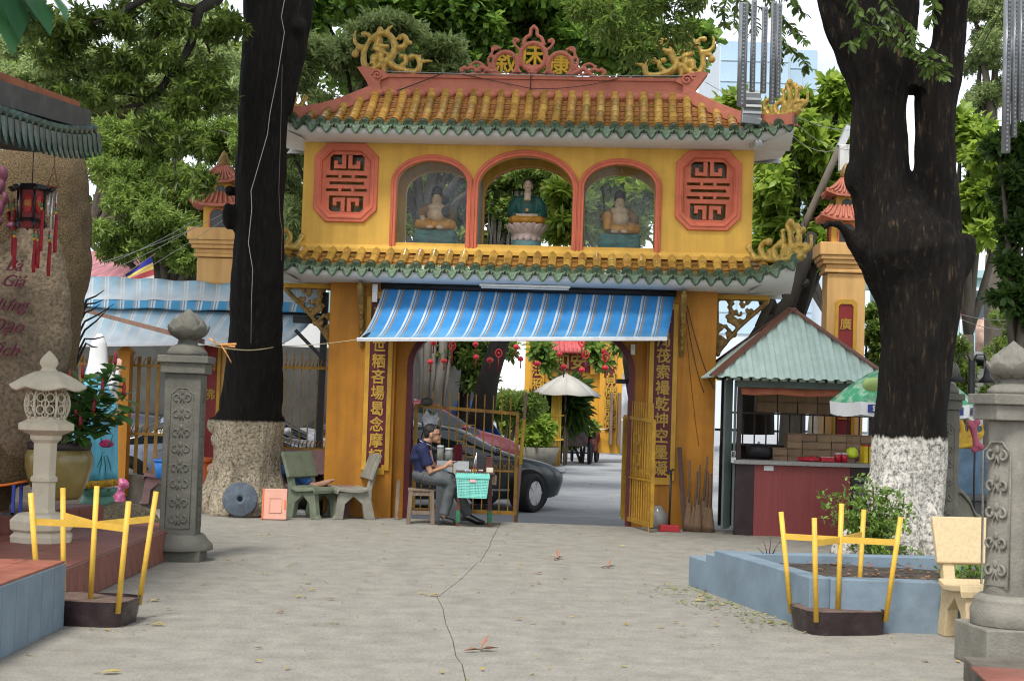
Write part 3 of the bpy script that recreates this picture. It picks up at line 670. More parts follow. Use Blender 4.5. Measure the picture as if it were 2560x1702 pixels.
# --- pierced ridge emblem with three ringed characters
em=MB()
def ring(cx,cz,rx,rz,r):em.tube([(cx+rx*math.cos(a*math.pi/16),0.5,cz+rz*math.sin(a*math.pi/16))for a in range(32)],r,8,closed=True)
for cx,cz,rr in((-0.365,6.25,0.165),(0.015,6.37,0.175),(0.395,6.25,0.165)):
 ring(cx,cz,rr,rr*1.06,0.038)
 for k in range(26):
  a=2*math.pi*k/26;em.ell((cx+rr*math.cos(a),0.465,cz+rr*1.06*math.sin(a)),0.015,n=6,m_=4)
for sx in(-1,1):
 o_=0.015
 curls(em,mirror([
 ([(0.15,0.44),(0.11,0.54),(0.05,0.58),(0.04,0.66),(0.0,0.70)],0.035,0.03,0.0),([(0.17,0.36),(0.24,0.42),(0.28,0.49),(0.25,0.53),(0.22,0.5)],0.026,0.022,0.028),
 ([(0.5,0.28),(0.58,0.27),(0.56,0.36),(0.5,0.38)],0.026,0.022,0.0),([(0.53,0.2),(0.6,0.14),(0.62,0.24),(0.58,0.3)],0.03,0.02,0.025),([(0.45,0.38),(0.54,0.42),(0.57,0.38)],0.024,0.018,0.022),
 ([(0.42,-0.01),(0.58,0.05),(0.70,0.12),(0.8,0.04),(0.92,0.0),(1.0,0.08),(0.95,0.11)],0.05,0.028,0.03),([(0.60,0.06),(0.72,0.17),(0.80,0.19),(0.86,0.15)],0.035,0.02,0.026),([(0.72,0.04),(0.82,0.11),(0.9,0.1)],0.034,0.02,0.024),([(0.55,0.16),(0.62,0.1),(0.70,0.02)],0.03,0.024,0.0),
 ([(0.03,0.0),(0.14,0.03),(0.2,0.1),(0.22,0.18)],0.035,0.022,0.0),([(0.02,0.04),(0.1,0.12),(0.05,0.16)],0.026,0.02,0.022),([(0.1,-0.02),(0.24,0.0),(0.3,0.05)],0.035,0.03,0.0),([(0.5,0.02),(0.56,0.1),(0.52,0.16)],0.03,0.02,0.022),
 ([(0.0,0.02),(0.0,0.12)],0.05,0.045,0.04),([(0.0,0.70),(0.0,0.72)],0.03,0.03,0.0),([(0.0,-0.04),(0.5,-0.05),(1.0,-0.05)],0.035,0.025,0.0)],sx,1.0,o_,6.09,1.12),y=0.5,fl=0.7)
emb=organic('ridge_emblem',em,M_SALM,gate,voxel=0.010,smooth=1)
for ch,cx,cz,s_ in(('叙',-0.355,6.245,0.31),('床',0.015,6.37,0.34),('康',0.385,6.245,0.31)):
 text('character',ch,s_,mat('char_ochre',(0.50,0.28,0.012),0.6,0.1,8),emb,(cx,0.5,cz),depth=0.012,bold=0.006)
# --- carved brackets under the lower eave
def carved(mb,w_,h_,seed):
 rg=random.Random(seed);it=[]
 for i in range(34):
  v=(i+0.5)/34;z=-h_*v;x=w_*(1-v)**1.1*rg.uniform(0.05,0.95)+0.02;r0=rg.uniform(0.03,0.065);a0=rg.uniform(0,6.28);f=rg.choice((-1,1))
  it.append(([(x+r0*(1-0.16*k)*math.cos(a0+f*k*0.9),z+r0*(1-0.16*k)*math.sin(a0+f*k*0.9))for k in range(6)],0.026,0.016,0.02))
 it.append(([(w_,0.0),(w_*0.8,-h_*0.18),(w_*0.45,-h_*0.5),(w_*0.2,-h_*0.8),(w_*0.05,-h_)],0.045,0.03,0.04))
 it.append(([(0.01,0.0),(0.02,-h_*0.5),(0.01,-h_)],0.03,0.025,0.0));it.append(([(0.0,0.02),(w_*0.5,0.03),(w_*1.05,0.02)],0.035,0.03,0.0))
 curls(mb,it,fl=0.8);return mb
for sx in(-1,1):
 o=organic('side_bracket',carved(MB(),0.68,0.72,3),M_GOLDD,gate,voxel=0.013,smooth=1)
 o.location=(sx*2.605,0.3,3.05)
 if sx<0:o.rotation_euler=(0,0,math.pi)
 o=organic('front_bracket',carved(MB(),0.36,0.78,4),M_GOLDD,gate,voxel=0.013,smooth=1);o.location=(sx*2.14,-0.004,3.08);o.rotation_euler=(0,0,-math.pi/2)
q=MB();q.box((2.95,0.3,3.10),(0.72,0.10,0.06));q.box((-2.95,0.3,3.10),(0.72,0.10,0.06));q.build('bracket_beam',M_FRAME,gate)
# power leads draped on the ridge
c_=MB()
def sagwire(mb,a,b,sag,r=0.006,n=14):
 a,b=Vector(a),Vector(b);mb.tube([a.lerp(b,i/n)-Vector((0,0,sag*4*(i/n)*(1-i/n)))for i in range(n+1)],r,5)
sagwire(c_,(-2.5,0.34,5.62),(-1.2,0.36,6.1),0.03,0.008);sagwire(c_,(-1.2,0.36,6.1),(0.0,0.36,6.11),-0.01);sagwire(c_,(0.0,0.36,6.11),(2.25,0.36,6.1),0.02)
sagwire(c_,(-0.95,0.37,6.08),(0.0,0.37,5.90),0.0,0.005);sagwire(c_,(0.0,0.37,5.90),(1.2,0.37,6.06),0.05,0.005);sagwire(c_,(0,0.36,6.11),(0.0,0.36,5.88),0,0.008)
c_.build('power_lead',M_WIRE,gate)
c_=MB();sagwire(c_,(-2.0,0.35,6.1),(2.1,0.35,6.1),0.02,0.006,20);c_.build('power_lead',M_WIREG,gate)
c_=MB();sagwire(c_,(2.2,-0.02,2.95),(2.58,-0.03,1.85),0.1,0.005);sagwire(c_,(2.18,-0.02,2.9),(2.45,-0.02,1.8),0.12,0.005);sagwire(c_,(2.2,-0.02,2.6),(2.4,-0.02,1.1),0.1,0.003);c_.build('power_lead',M_WIRE,gate)
# ================================================================== around the gate
BLUE=(0.045,0.27,0.62);WH=(0.62,0.65,0.66);GR=(0.23,0.24,0.26)
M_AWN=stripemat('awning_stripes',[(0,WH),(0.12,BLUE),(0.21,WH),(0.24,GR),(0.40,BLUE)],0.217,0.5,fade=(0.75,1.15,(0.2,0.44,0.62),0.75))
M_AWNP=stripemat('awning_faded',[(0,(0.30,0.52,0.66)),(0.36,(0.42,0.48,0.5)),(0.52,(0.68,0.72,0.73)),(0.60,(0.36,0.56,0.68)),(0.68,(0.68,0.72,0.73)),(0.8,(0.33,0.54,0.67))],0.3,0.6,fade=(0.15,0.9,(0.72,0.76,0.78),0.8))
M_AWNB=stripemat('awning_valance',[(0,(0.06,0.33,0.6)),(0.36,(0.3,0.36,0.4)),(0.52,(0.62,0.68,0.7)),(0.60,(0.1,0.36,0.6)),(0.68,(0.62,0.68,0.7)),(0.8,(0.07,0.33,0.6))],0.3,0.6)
M_ALU=mat('aluminium',(0.55,0.56,0.57),0.4,0.1,8,0.05,metal=0.6,dirt=0.5,dscale=8)
M_STEELB=mat('black_steel',(0.018,0.018,0.02),0.5,0.3,6,0.1)
def cloth(name,rows,m,parent,ulen,vs_=None):
 """sheet with uv: u in metres across, v 0..1 down; two-sided cloth of real thickness"""
 b=MB();b.sheet(rows);me=b.mesh(name,fix=False);uv=me.uv_layers.new(name='uv');nr,nc=len(rows),len(rows[0])
 for p in me.polygons:
  for li,vi in zip(p.loop_indices,p.vertices):
   uv.data[li].uv=((vi%nc)/(nc-1)*ulen,(vi//nc)/(nr-1))
 o=obj(name,me,m,parent);sol=o.modifiers.new('t','SOLIDIFY');sol.thickness=0.004
 return o
aw=thing('striped_awning','blue and white striped awning hung across the gate passage','awning',GO,GTH)
rows=[]
for i in range(17):
 t=i/16;r_=[]
 for k in range(41):
  u=k/40;x=-1.87+3.90*u+(-0.13-0.0*u)*t;yy=-0.06-1.12*(t**1.25)
  zb=2.34+0.12*u;z=3.09-(3.09-zb)*(1-(1-t)**1.45)+0.012*math.sin(u*26)*math.sin(math.pi*t)*0.5
  r_.append((x,yy,z))
 rows.append(r_)
cloth('canopy',rows,M_AWN,aw,3.9)
q=MB();q.bar((-2.01,-1.19,2.325),(1.91,-1.19,2.445),0.035,0.05);q.build('front_bar',M_ALU,aw,bev=0.006)
q=MB();q.cyl((-1.9,-0.07,3.1),(2.05,-0.07,3.1),0.045);q.build('roller',M_STEELB,aw)
for sx in(-1,1):
 q=MB();q.bar((sx*1.85+0.05,-0.05,2.6),(sx*1.88-0.05,-1.15,2.36),0.03);q.bar((sx*1.85+0.05,-0.02,2.95),(sx*1.85+0.05,-0.02,2.5),0.05,0.03);q.build('arm',M_STEELB,aw)
q=MB();q.box((-1.98,-0.05,3.0),(0.07,0.08,0.24));q.build('bracket',M_ALU,aw)
tb=thing('tube_lamp','white fluorescent tube fixed under the lower eave above the awning','lamp',gw(0.05,-0.3,3.10),GTH)
q=MB();q.box((0,0,0.03),(1.2,0.05,0.03));q.build('housing',M_ALU,tb);q=MB();q.cyl((-0.58,0,0),(0.58,0,0),0.014);q.build('tube',mat('tube_white',(0.7,0.7,0.68),0.3,0.02,3,0),tb)
# --- three seated statues in the niches
SK=mat('statue_skin',(0.44,0.32,0.19),0.6,0.15,12,0.1);SKL=mat('statue_pale',(0.52,0.40,0.29),0.5,0.1,12,0.05)
SGRN=mat('statue_green',(0.015,0.075,0.06),0.5,0.2,10,0.1);SORA=mat('statue_ochre',(0.42,0.2,0.02),0.5,0.25,8,0.1);SBRN=mat('statue_brown',(0.20,0.10,0.025),0.6,0.3,8,0.1)
SDRK=mat('statue_dark',(0.03,0.028,0.028),0.6,0.2,8,0.1);SPNK=mat('lotus_pink',(0.50,0.40,0.36),0.6,0.2,8,0.1,dirt=0.6,dirtcol=(0.2,0.12,0.11),dscale=6);STEAL=mat('teal_paint',(0.13,0.25,0.24),0.6,0.12,6,0.1)
SRED=mat('statue_red',(0.25,0.03,0.02),0.6,0.2,8,0.1)
U=0.00170
def petals(mb,n,r0,r1,z0,z1,w_,a0=0.0,thick=0.022):
 for k in range(n):
  a=a0+2*math.pi*k/n;rot=Matrix.Rotation(a,3,'Z')
  c=rot@Vector(((r0+r1)/2,0,(z0+z1)/2));tl_=math.atan2(r1-r0,z1-z0)
  mb.ell(c,(thick,w_,math.hypot(r1-r0,z1-z0)/2*1.1),rot@Matrix.Rotation(tl_,3,'Y'),n=10,m_=8)
def face(parent,c,s,look=0.0):
 """eyes, brows and mouth as small painted forms on a head at c of half-height s"""
 q_=MB();f=lambda x,z,y=-0.74:(c[0]+x*s+look*s*0.2,c[1]+y*s,c[2]+z*s)
 for k in(-1,1):
  q_.ell(f(k*0.28,0.06),(0.13*s,0.07*s,0.035*s),n=8,m_=5);q_.tube([f(k*0.44,0.2),f(k*0.28,0.27),f(k*0.12,0.2)],0.022*s,5)
 q_.build('painted_eyes',SDRK,parent);q_=MB();q_.tube([f(-0.22,-0.42,-0.72),f(0,-0.49,-0.78),f(0.22,-0.42,-0.72)],[0.02*s,0.06*s,0.02*s],6);q_.build('painted_mouth',SRED,parent)
def headmb(mb,c,s,ears=1.0):
 mb.ell(c,(0.74*s,0.82*s,s),n=16,m_=12);mb.ell((c[0],c[1]-0.1*s,c[2]-0.42*s),(0.6*s,0.64*s,0.5*s))
 mb.ell((c[0],c[1]-0.84*s,c[2]-0.12*s),(0.12*s,0.14*s,0.2*s),n=8,m_=6)
 for k in(-1,1):mb.ell((c[0]+k*0.74*s,c[1]+0.05*s,c[2]-0.12*s*ears),(0.1*s,0.16*s,0.34*s*ears),n=8,m_=6)
mk=thing('seated_statue','serene monk statue in green robe on a white lotus, middle arch','statue',gw(0.0,0.52,3.695),GTH+0.03,'statues in the gate arches')
q=MB();q.lathe([(0.215,0),(0.215,0.03),(0.20,0.04),(0.20,0.10),(0.19,0.12)],28);q.build('pedestal',STEAL,mk)
q=MB();q.lathe([(0.17,0.11),(0.2,0.16),(0.2,0.24),(0.24,0.32),(0.2,0.335)],20);petals(q,12,0.2,0.155,0.11,0.2,0.055,0.1,0.03);q.ell((0,0,0.2),(0.17,0.17,0.04))
petals(q,11,0.17,0.285,0.19,0.335,0.08,0.28,0.02);petals(q,11,0.16,0.25,0.2,0.345,0.075,0.0,0.02);q.build('lotus_seat',SPNK,mk)
q=MB();q.ell((0,-0.03,0.395),(0.255,0.2,0.075),n=20,m_=12);q.ell((-0.16,-0.06,0.40),(0.1,0.14,0.07));q.ell((0.16,-0.06,0.40),(0.1,0.14,0.07));q.tube([(-0.2,-0.15,0.40),(0,-0.21,0.385),(0.2,-0.15,0.40)],0.055,8);organic('robe_skirt',q,SORA,mk,0.014,2)
q=MB();q.tube([(0,0,0.40),(0,0.01,0.52),(0,0.02,0.64),(0,0.02,0.72),(0,0.01,0.77)],[0.16,0.145,0.14,0.13,0.06],16,flat=0.75,flatdir=(0,1,0))
for k in(-1,1):q.tube([(k*0.12,0.02,0.72),(k*0.19,0.0,0.6),(k*0.205,-0.05,0.48),(k*0.14,-0.13,0.445)],[0.06,0.075,0.085,0.06],10)
organic('robe',q,SGRN,mk,0.014,2)
q=MB();headmb(q,(0,-0.01,0.885),0.082,1.3);q.cyl((0,0,0.74),(0,-0.005,0.84),0.045,0.042)
q.tube([(0,-0.108,0.66),(0,-0.09,0.74),(0,-0.02,0.80)],[0.05,0.05,0.045],8)
for k in(-1,1):q.tube([(k*0.14,-0.14,0.45),(k*0.05,-0.2,0.445),(-k*0.02,-0.21,0.45)],[0.035,0.032,0.02],8)
organic('body',q,SKL,mk,0.009,2);face(mk,(0,-0.01,0.885),0.082)
q=MB();q.ell((0,0.012,0.905),(0.068,0.075,0.078),n=14,m_=10);q.build('shaved_hair',SDRK,mk)
q=MB();q.cyl((0,-0.145,0.53),(0,-0.155,0.53),0.022);q.build('clasp',M_CHAR,mk)
def laughing(label,x,flip,mirror_):
 t=thing('seated_statue',label,'statue',gw(x,0.48,3.695),GTH+0.02,'statues in the gate arches')
 f=mirror_
 q=MB();q.box((0,0,0.1),(0.5,0.34,0.2))
 for i in range(16):q.ell((rnd.uniform(-0.22,0.22),-0.165,rnd.uniform(0.03,0.18)),(rnd.uniform(0.04,0.09),0.02,0.02),n=8,m_=5)
 t.scale=(1.12,1.12,1.12);organic('rock_base',q,mat('rock_teal',(0.02,0.11,0.09),0.6,0.4,9,0.2)if flip else mat('rock_teal_dull',(0.025,0.09,0.075),0.6,0.4,9,0.2),t,0.012,1)
 q=MB();q.ell((0,-0.02,0.27),(0.2,0.15,0.075),n=16,m_=10);q.tube([(f*0.08,0,0.3),(f*0.2,-0.08,0.27),(f*0.02,-0.16,0.235)],[0.08,0.07,0.045],10)
 if flip:q.tube([(-f*0.08,0,0.3),(-f*0.15,-0.12,0.42),(-f*0.15,-0.14,0.24)],[0.075,0.065,0.05],10)
 else:q.tube([(-f*0.08,0,0.3),(-f*0.2,-0.08,0.27),(-f*0.04,-0.15,0.24)],[0.08,0.07,0.045],10)
 organic('trousers',q,SORA,t,0.012,2)
 q=MB();q.tube([(0,0.05,0.26),(0,0.06,0.42),(0,0.05,0.52)],[0.16,0.15,0.1],14,flat=0.7,flatdir=(0,1,0))
 q.tube([(-f*0.1,0.03,0.5),(-f*0.19,0,0.42),(-f*0.17,-0.08,0.36)],[0.05,0.06,0.05],10);q.tube([(f*0.1,0.03,0.5),(f*0.19,0,0.4),(f*0.18,-0.06,0.32)],[0.05,0.06,0.05],10);organic('robe',q,SBRN,t,0.012,2)
 q=MB();q.ell((0,-0.06,0.395),(0.115,0.1,0.10),n=16,m_=10);q.ell((0,-0.04,0.485),(0.115,0.075,0.06));headmb(q,(0,-0.03,0.59),0.078,1.3);q.cyl((0,0,0.5),(0,-0.02,0.56),0.055)
 q.tube([(-f*0.17,-0.08,0.36),(-f*0.15,-0.14,0.40 if flip else 0.31)],[0.035,0.03],8);q.tube([(f*0.18,-0.06,0.32),(f*0.14,-0.13,0.29)],[0.035,0.028],8)
 for k in(-1,1):q.ell((k*0.06,-0.19,0.225),(0.05,0.035,0.025))
 organic('body',q,SK,t,0.009,2);face(t,(0,-0.03,0.59),0.078)
 q=MB();q.tube([(-0.07,-0.02,0.635),(0,-0.02,0.65),(0.07,-0.02,0.635)],0.03,8);q.lathe([(0.062,0.63),(0.07,0.68),(0.06,0.73),(0.02,0.75),(0.001,0.75)],16,c=(0,-0.01,0));organic('hat',q,SDRK,t,0.01,2)
 q=MB()
 if flip:q.tube([(-0.17,-0.06,0.42),(-0.2,-0.04,0.6),(-0.215,-0.04,0.74)],[0.009,0.01,0.012],6);q.ell((-0.225,-0.04,0.765),(0.022,0.02,0.03))
 else:q.tube([(0.13,0,0.4),(0.17,0,0.55),(0.2,0,0.66)],[0.014,0.009,0.007],6);q.ell((0.12,-0.12,0.43),(0.055,0.05,0.06))
 q.build('staff',SDRK,t);return t
laughing('laughing pot-bellied statue with cane behind glass, left arch',-1.25,False,1)
laughing('laughing pot-bellied statue holding a tall staff, raised knee, right arch',1.27,True,1)

# --- the gate's two towers
def tower(x,chars,label):
 t=thing('gate_tower',label,'tower',gw(x,1.5,0),GTH,'towers beside the gate');bx_=0
 MT=mat('tower_wall',(0.68,0.40,0.15),0.7,0.08,2,0.1,dirt=0.25,dirtcol=(0.45,0.22,0.06),streak=0.25)
 q=MB();q.box((0,0,1.57),(0.53,0.53,3.94));q.build('shaft',MT,t,bev=0.006)
 q=MB()
 for z0,z1,hw in((3.55,3.60,0.31),(3.60,3.67,0.29),(3.67,3.73,0.34),(3.73,3.79,0.37),(3.79,3.97,0.395)):q.box((0,0,(z0+z1)/2),(2*hw,2*hw,z1-z0-0.001))
 q.build('capital',MT,t,bev=0.012)
 q=MB();q.box((0,0,2.2),(0.001,0.001,0.001))
 o8=lambda hw,z0,z1,c:[(-hw,z0+c),(-hw+c,z0),(hw-c,z0),(hw,z0+c),(hw,z1-c),(hw-c,z1),(-hw+c,z1),(-hw,z1-c)]
 plate('board_frame',[o8(0.15,0.5,3.18,0.05),o8(0.1,0.56,3.11,0.03)],-0.295,-0.262,M_FRAME,t,bev=0.004)
 bd=plate('name_board',[o8(0.1,0.56,3.11,0.03)],-0.275,-0.262,mat('board_red',(0.24,0.02,0.02),0.5,0.12,6,0.05),t)
 for i,c in enumerate(chars):text('character',c,0.17,M_CHAR,bd,(0,-0.28,2.82-i*0.42),depth=0.008,bold=0.003)
 q=MB();q.box((0,0,4.13),(0.43,0.43,0.34));sh=q.build('shrine',M_YEL,t)
 for r_ in(0,1):
  plate('window_arch',[arch(0,0.11,3.98,4.15,4.25)],-0.227,-0.205,M_DARK,sh,rot=(0,0,-r_*math.pi/2));plate('window_trim',[arch(0,0.13,3.975,4.15,4.27),arch(0,0.11,3.98,4.15,4.25)],-0.235,-0.212,M_RED,sh,rot=(0,0,-r_*math.pi/2))
 for(zb,hw,rise,ti)in((4.31,0.38,0.19,0.24),(4.66,0.31,0.24,0.07)):
  q=MB();N=16;rows_=[]
  for i in range(5):
   s=i/4;r2=ti+(hw-ti)*s;row=[]
   for k in range(4):
    for j in range(N//4):
     u=j/(N//4)*2-1;pt={0:(u,-1),1:(1,u),2:(-u,1),3:(-1,-u)}[k];lift=0.07*(abs(u)**2.5)*s
     row.append((pt[0]*r2,pt[1]*r2,zb+rise*(1-s)**1.5+lift))
   row.append(row[0]);rows_.append(row)
  q.sheet(rows_,sm=False);q.sheet([rows_[-1],[(x_,y_,z_-0.035)for x_,y_,z_ in rows_[-1]],[(x_*0.6,y_*0.6,zb-0.02)for x_,y_,z_ in rows_[-1]]],sm=False)
  rf=q.build('tier_roof',mat('tier_salmon',(0.42,0.14,0.09),0.6,0.2,5,0.1,dirt=0.5,dirtcol=(0.15,0.05,0.04)),t)
  rb=MB()
  for k in range(4):
   rot=Matrix.Rotation(k*math.pi/2,3,'Z')
   for j in range(-4,5):
    u=j/4.5
    pts=[rot@Vector((u*(ti+(hw-ti)*s),-(ti+(hw-ti)*s)-0.004,zb+rise*(1-s)**1.5+0.07*(abs(u)**2.5)*s+0.012))for s in(0,.33,.66,1)]
    rb.tube(pts,0.018,6)
  rb.build('tile_ribs',rf.data.materials[0],rf)
 q=MB();q.box((0,0,4.57),(0.30,0.30,0.24));q.build('upper_shrine',M_YEL,t)
 for r_ in(0,1):plate('window_arch',[arch(0,0.07,4.47,4.55,4.61)],-0.158,-0.148,M_DARK,t,rot=(0,0,-r_*math.pi/2))
 q=MB();q.lathe([(0.06,4.88),(0.09,4.94),(0.085,5.0),(0.04,5.1),(0.001,5.15)],12);q.build('finial',M_GOLDD,t)
 return t
tower(-4.54,'成色雨佛','orange tower with small pagoda top, half hidden by the black trunk on the left')
tower(4.47,'廣目天王','orange tower with red name board standing behind the tin-roofed stall')
# --- gate leaves, open
M_RUSTY=mat('rusty_yellow',(0.30,0.15,0.015),0.55,0.3,9,0.2,dirt=0.8,dirtcol=(0.06,0.03,0.015),dscale=6)
M_YIRON=mat('yellow_iron',(0.40,0.22,0.02),0.5,0.25,6,0.2,dirt=0.7,dirtcol=(0.10,0.05,0.02),dscale=7)
def leaf(name,label,hinge,rotz,width,h,zt0,zt1,m,nbar,flip=1):
 t=thing(name,label,'gate leaf',hinge,rotz)
 def zt(x):return zt0+(zt1-zt0)*x/width
 q=MB();q.bar((0,0,0.06),(width,0,0.06),0.035,0.05);q.bar((0,0,zt0),(width,0,zt1),0.035,0.045);q.bar((0,0,0.62),(width,0,0.62),0.02,0.025);q.bar((0.02,0,0.08),(0.02,0,zt0),0.05);q.bar((width-0.02,0,0.08),(width-0.02,0,zt1),0.045);q.build('frame',m,t)
 for i in range(1,nbar):
  x=width*i/nbar;q=MB();q.box((x,0.012,(0.05+zt(x)+0.22)/2),(0.016,0.014,zt(x)+0.17));q.build('bar',m,t)
 for zz in(0.72,zt1*0.72):  # square key pattern welded between the bars
  q=MB()
  for(a,b)in(((0.40,0),(0.40,0.22)),((0.40,0.22),(0.58,0.22)),((0.58,0.22),(0.58,0.08)),((0.48,0.08),(0.58,0.08)),((0.48,0.08),(0.48,-0.08)),((0.40,0),(0.48,0.0))):
   q.bar((width*a[0],-0.016,zz+a[1]),(width*b[0],-0.016,zz+b[1]),0.014)
  q.build('key_pattern',m,t)
 q=MB();q.bar((width-0.03,-0.03,0.1),(width-0.03,-0.03,-0.1),0.014);q.build('drop_bolt',m,t)
 q=MB()  # row of spear curls at mid height
 for i in range(nbar):
  x=width*(i+0.5)/nbar;q.tube([(x-0.03,0,0.62),(x,0,0.70),(x+0.03,0,0.64)],0.005,5);q.tube([(x,0,0.62),(x-0.03,0,0.74)],0.004,4);q.tube([(x,0,0.62),(x+0.03,0,0.74)],0.004,4)
 q.build('spear_curls',m,t)['kind']='stuff';return t
pA,pB=G(950,1196),G(1190,1196,-0.02)
leaf('gate_leaf','rust-brown barred gate leaf standing open behind the seated man',gw(-1.43,0.25,0.04),GTH+0.05,1.42,1.75,1.47,1.40,M_RUSTY,12)
pf=P(1432,1200,20.3);pn=P(1500,1222,19.05)
leaf('gate_leaf','yellow barred gate leaf swung towards the yard beside the right pier',(pf.x,pf.y,0.03),math.atan2(pn.y-pf.y,pn.x-pf.x),(Vector((pn.x,pn.y))-Vector((pf.x,pf.y))).length,1.5,1.42,1.38,M_YIRON,13)
# --- fences of the boundary
def fence(name,label,a,b,z0,h,bw,gap_,m,zrail,base=0.0):
 d=Vector(b)-Vector(a);d.z=0;l=d.length;t=thing(name,label,'fence',a,math.atan2(d.y,d.x))
 q=MB()
 for zr in zrail:q.box((l/2,0,zr),(l,0.03,0.04))
 q.build('rail',m,t)
 n_=int(l/gap_);bm=MB();bm.box((0,0.02,(z0+h)/2),(bw,0.015,h-z0));me=bm.mesh('bar');me.materials.append(m)
 for i in range(n_):obj('bar',me,None,t,(gap_*(i+0.5),0,0))
 q=MB()
 for i in range(n_*2):
  x=gap_*(i+0.5)/2
  for zr in zrail:q.tube([(x-0.04,0,zr+0.02),(x-0.015,0,zr+0.1),(x+0.005,0,zr+0.12)],[0.006,0.007,0.004],5);q.tube([(x+0.04,0,zr+0.02),(x+0.015,0,zr+0.07)],0.005,5)
 q.build('spear_curls',m,t)['kind']='stuff'
 if base:q=MB();q.box((l/2,0,base/2-0.1),(l,0.2,base+0.2));q.build('base_wall',mat('dark_plinth',(0.10,0.085,0.065),0.85,0.3,4,0.2),t)
 return t
fence('iron_fence','ochre flat-bar fence behind the blue-robed statue',gw(-8.5,0.9),gw(-4.6,0.9),0.42,2.08,0.05,0.14,mat('ochre_iron',(0.27,0.14,0.02),0.5,0.2,5,0.1),(0.98,1.95),0.4)
q=thing('fence_post','square orange fence post with pyramid top behind the blue-robed statue','post',gw(-5.62,0.72),GTH);b=MB();b.box((0,0,1.1),(0.16,0.16,2.0));b.build('shaft',M_ORA,q);b=MB();b.lathe([(0.14,2.1),(0.14,2.14),(0.01,2.24)],4,a0=math.pi/4,sm=False);b.build('cap',M_ORA,q)
fence('iron_fence','thin rust-brown fence bars between black trunk and orange pier',gw(-4.0,0.5),gw(-2.64,0.5),0.3,2.2,0.014,0.11,M_RUSTY,(0.86,1.98),0.28)
# --- the long faded awning on its frame
la=thing('faded_awning','long faded blue striped awning in two layers on a black frame, left of the gate','awning')
def persp_rows(c00,c01,c10,c11,ni,nk,fn=None):
 rows=[]
 for i in range(ni+1):
  v=i/ni;r_=[]
  for k in range(nk+1):
   u=k/nk;p=c00.lerp(c01,u).lerp(c10.lerp(c11,u),v)
   if fn:p=p+fn(u,v)
   r_.append(p)
  rows.append(r_)
 return rows
yb,yf=21.42,21.12
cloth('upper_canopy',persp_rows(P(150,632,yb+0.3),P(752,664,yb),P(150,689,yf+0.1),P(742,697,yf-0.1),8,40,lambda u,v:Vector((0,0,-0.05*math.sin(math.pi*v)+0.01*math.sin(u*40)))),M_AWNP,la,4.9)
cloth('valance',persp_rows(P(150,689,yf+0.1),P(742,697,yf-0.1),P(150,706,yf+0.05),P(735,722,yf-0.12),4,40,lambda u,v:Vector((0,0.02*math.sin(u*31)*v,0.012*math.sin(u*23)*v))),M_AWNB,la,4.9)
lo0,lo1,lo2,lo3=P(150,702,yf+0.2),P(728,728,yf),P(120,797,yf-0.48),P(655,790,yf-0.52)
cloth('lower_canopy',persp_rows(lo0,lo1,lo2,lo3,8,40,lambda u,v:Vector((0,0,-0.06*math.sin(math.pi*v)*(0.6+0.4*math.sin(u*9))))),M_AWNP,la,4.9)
q=MB();q.bar(lo2,lo3,0.04,0.03);q.build('front_bar',M_ALU,la)
pt=P(746,690,20.75);q=MB();q.bar((pt.x,pt.y,0),(pt.x+0.02,pt.y,pt.z+0.1),0.09);q.bar(P(680,760,20.7),P(750,832,20.75),0.05);q.bar(P(675,735,20.7),P(748,738,20.75),0.06,0.1);q.bar(P(150,700,21.35),P(752,725,21.2),0.05);q.build('frame',M_STEELB,la)
sp=P(744,960,20.7);q=MB();q.box((pt.x,pt.y,0.35),(0.11,0.11,0.75));q.build('post_foot',mat('maroon_post',(0.055,0.012,0.012),0.5,0.2,5,0.1),la)

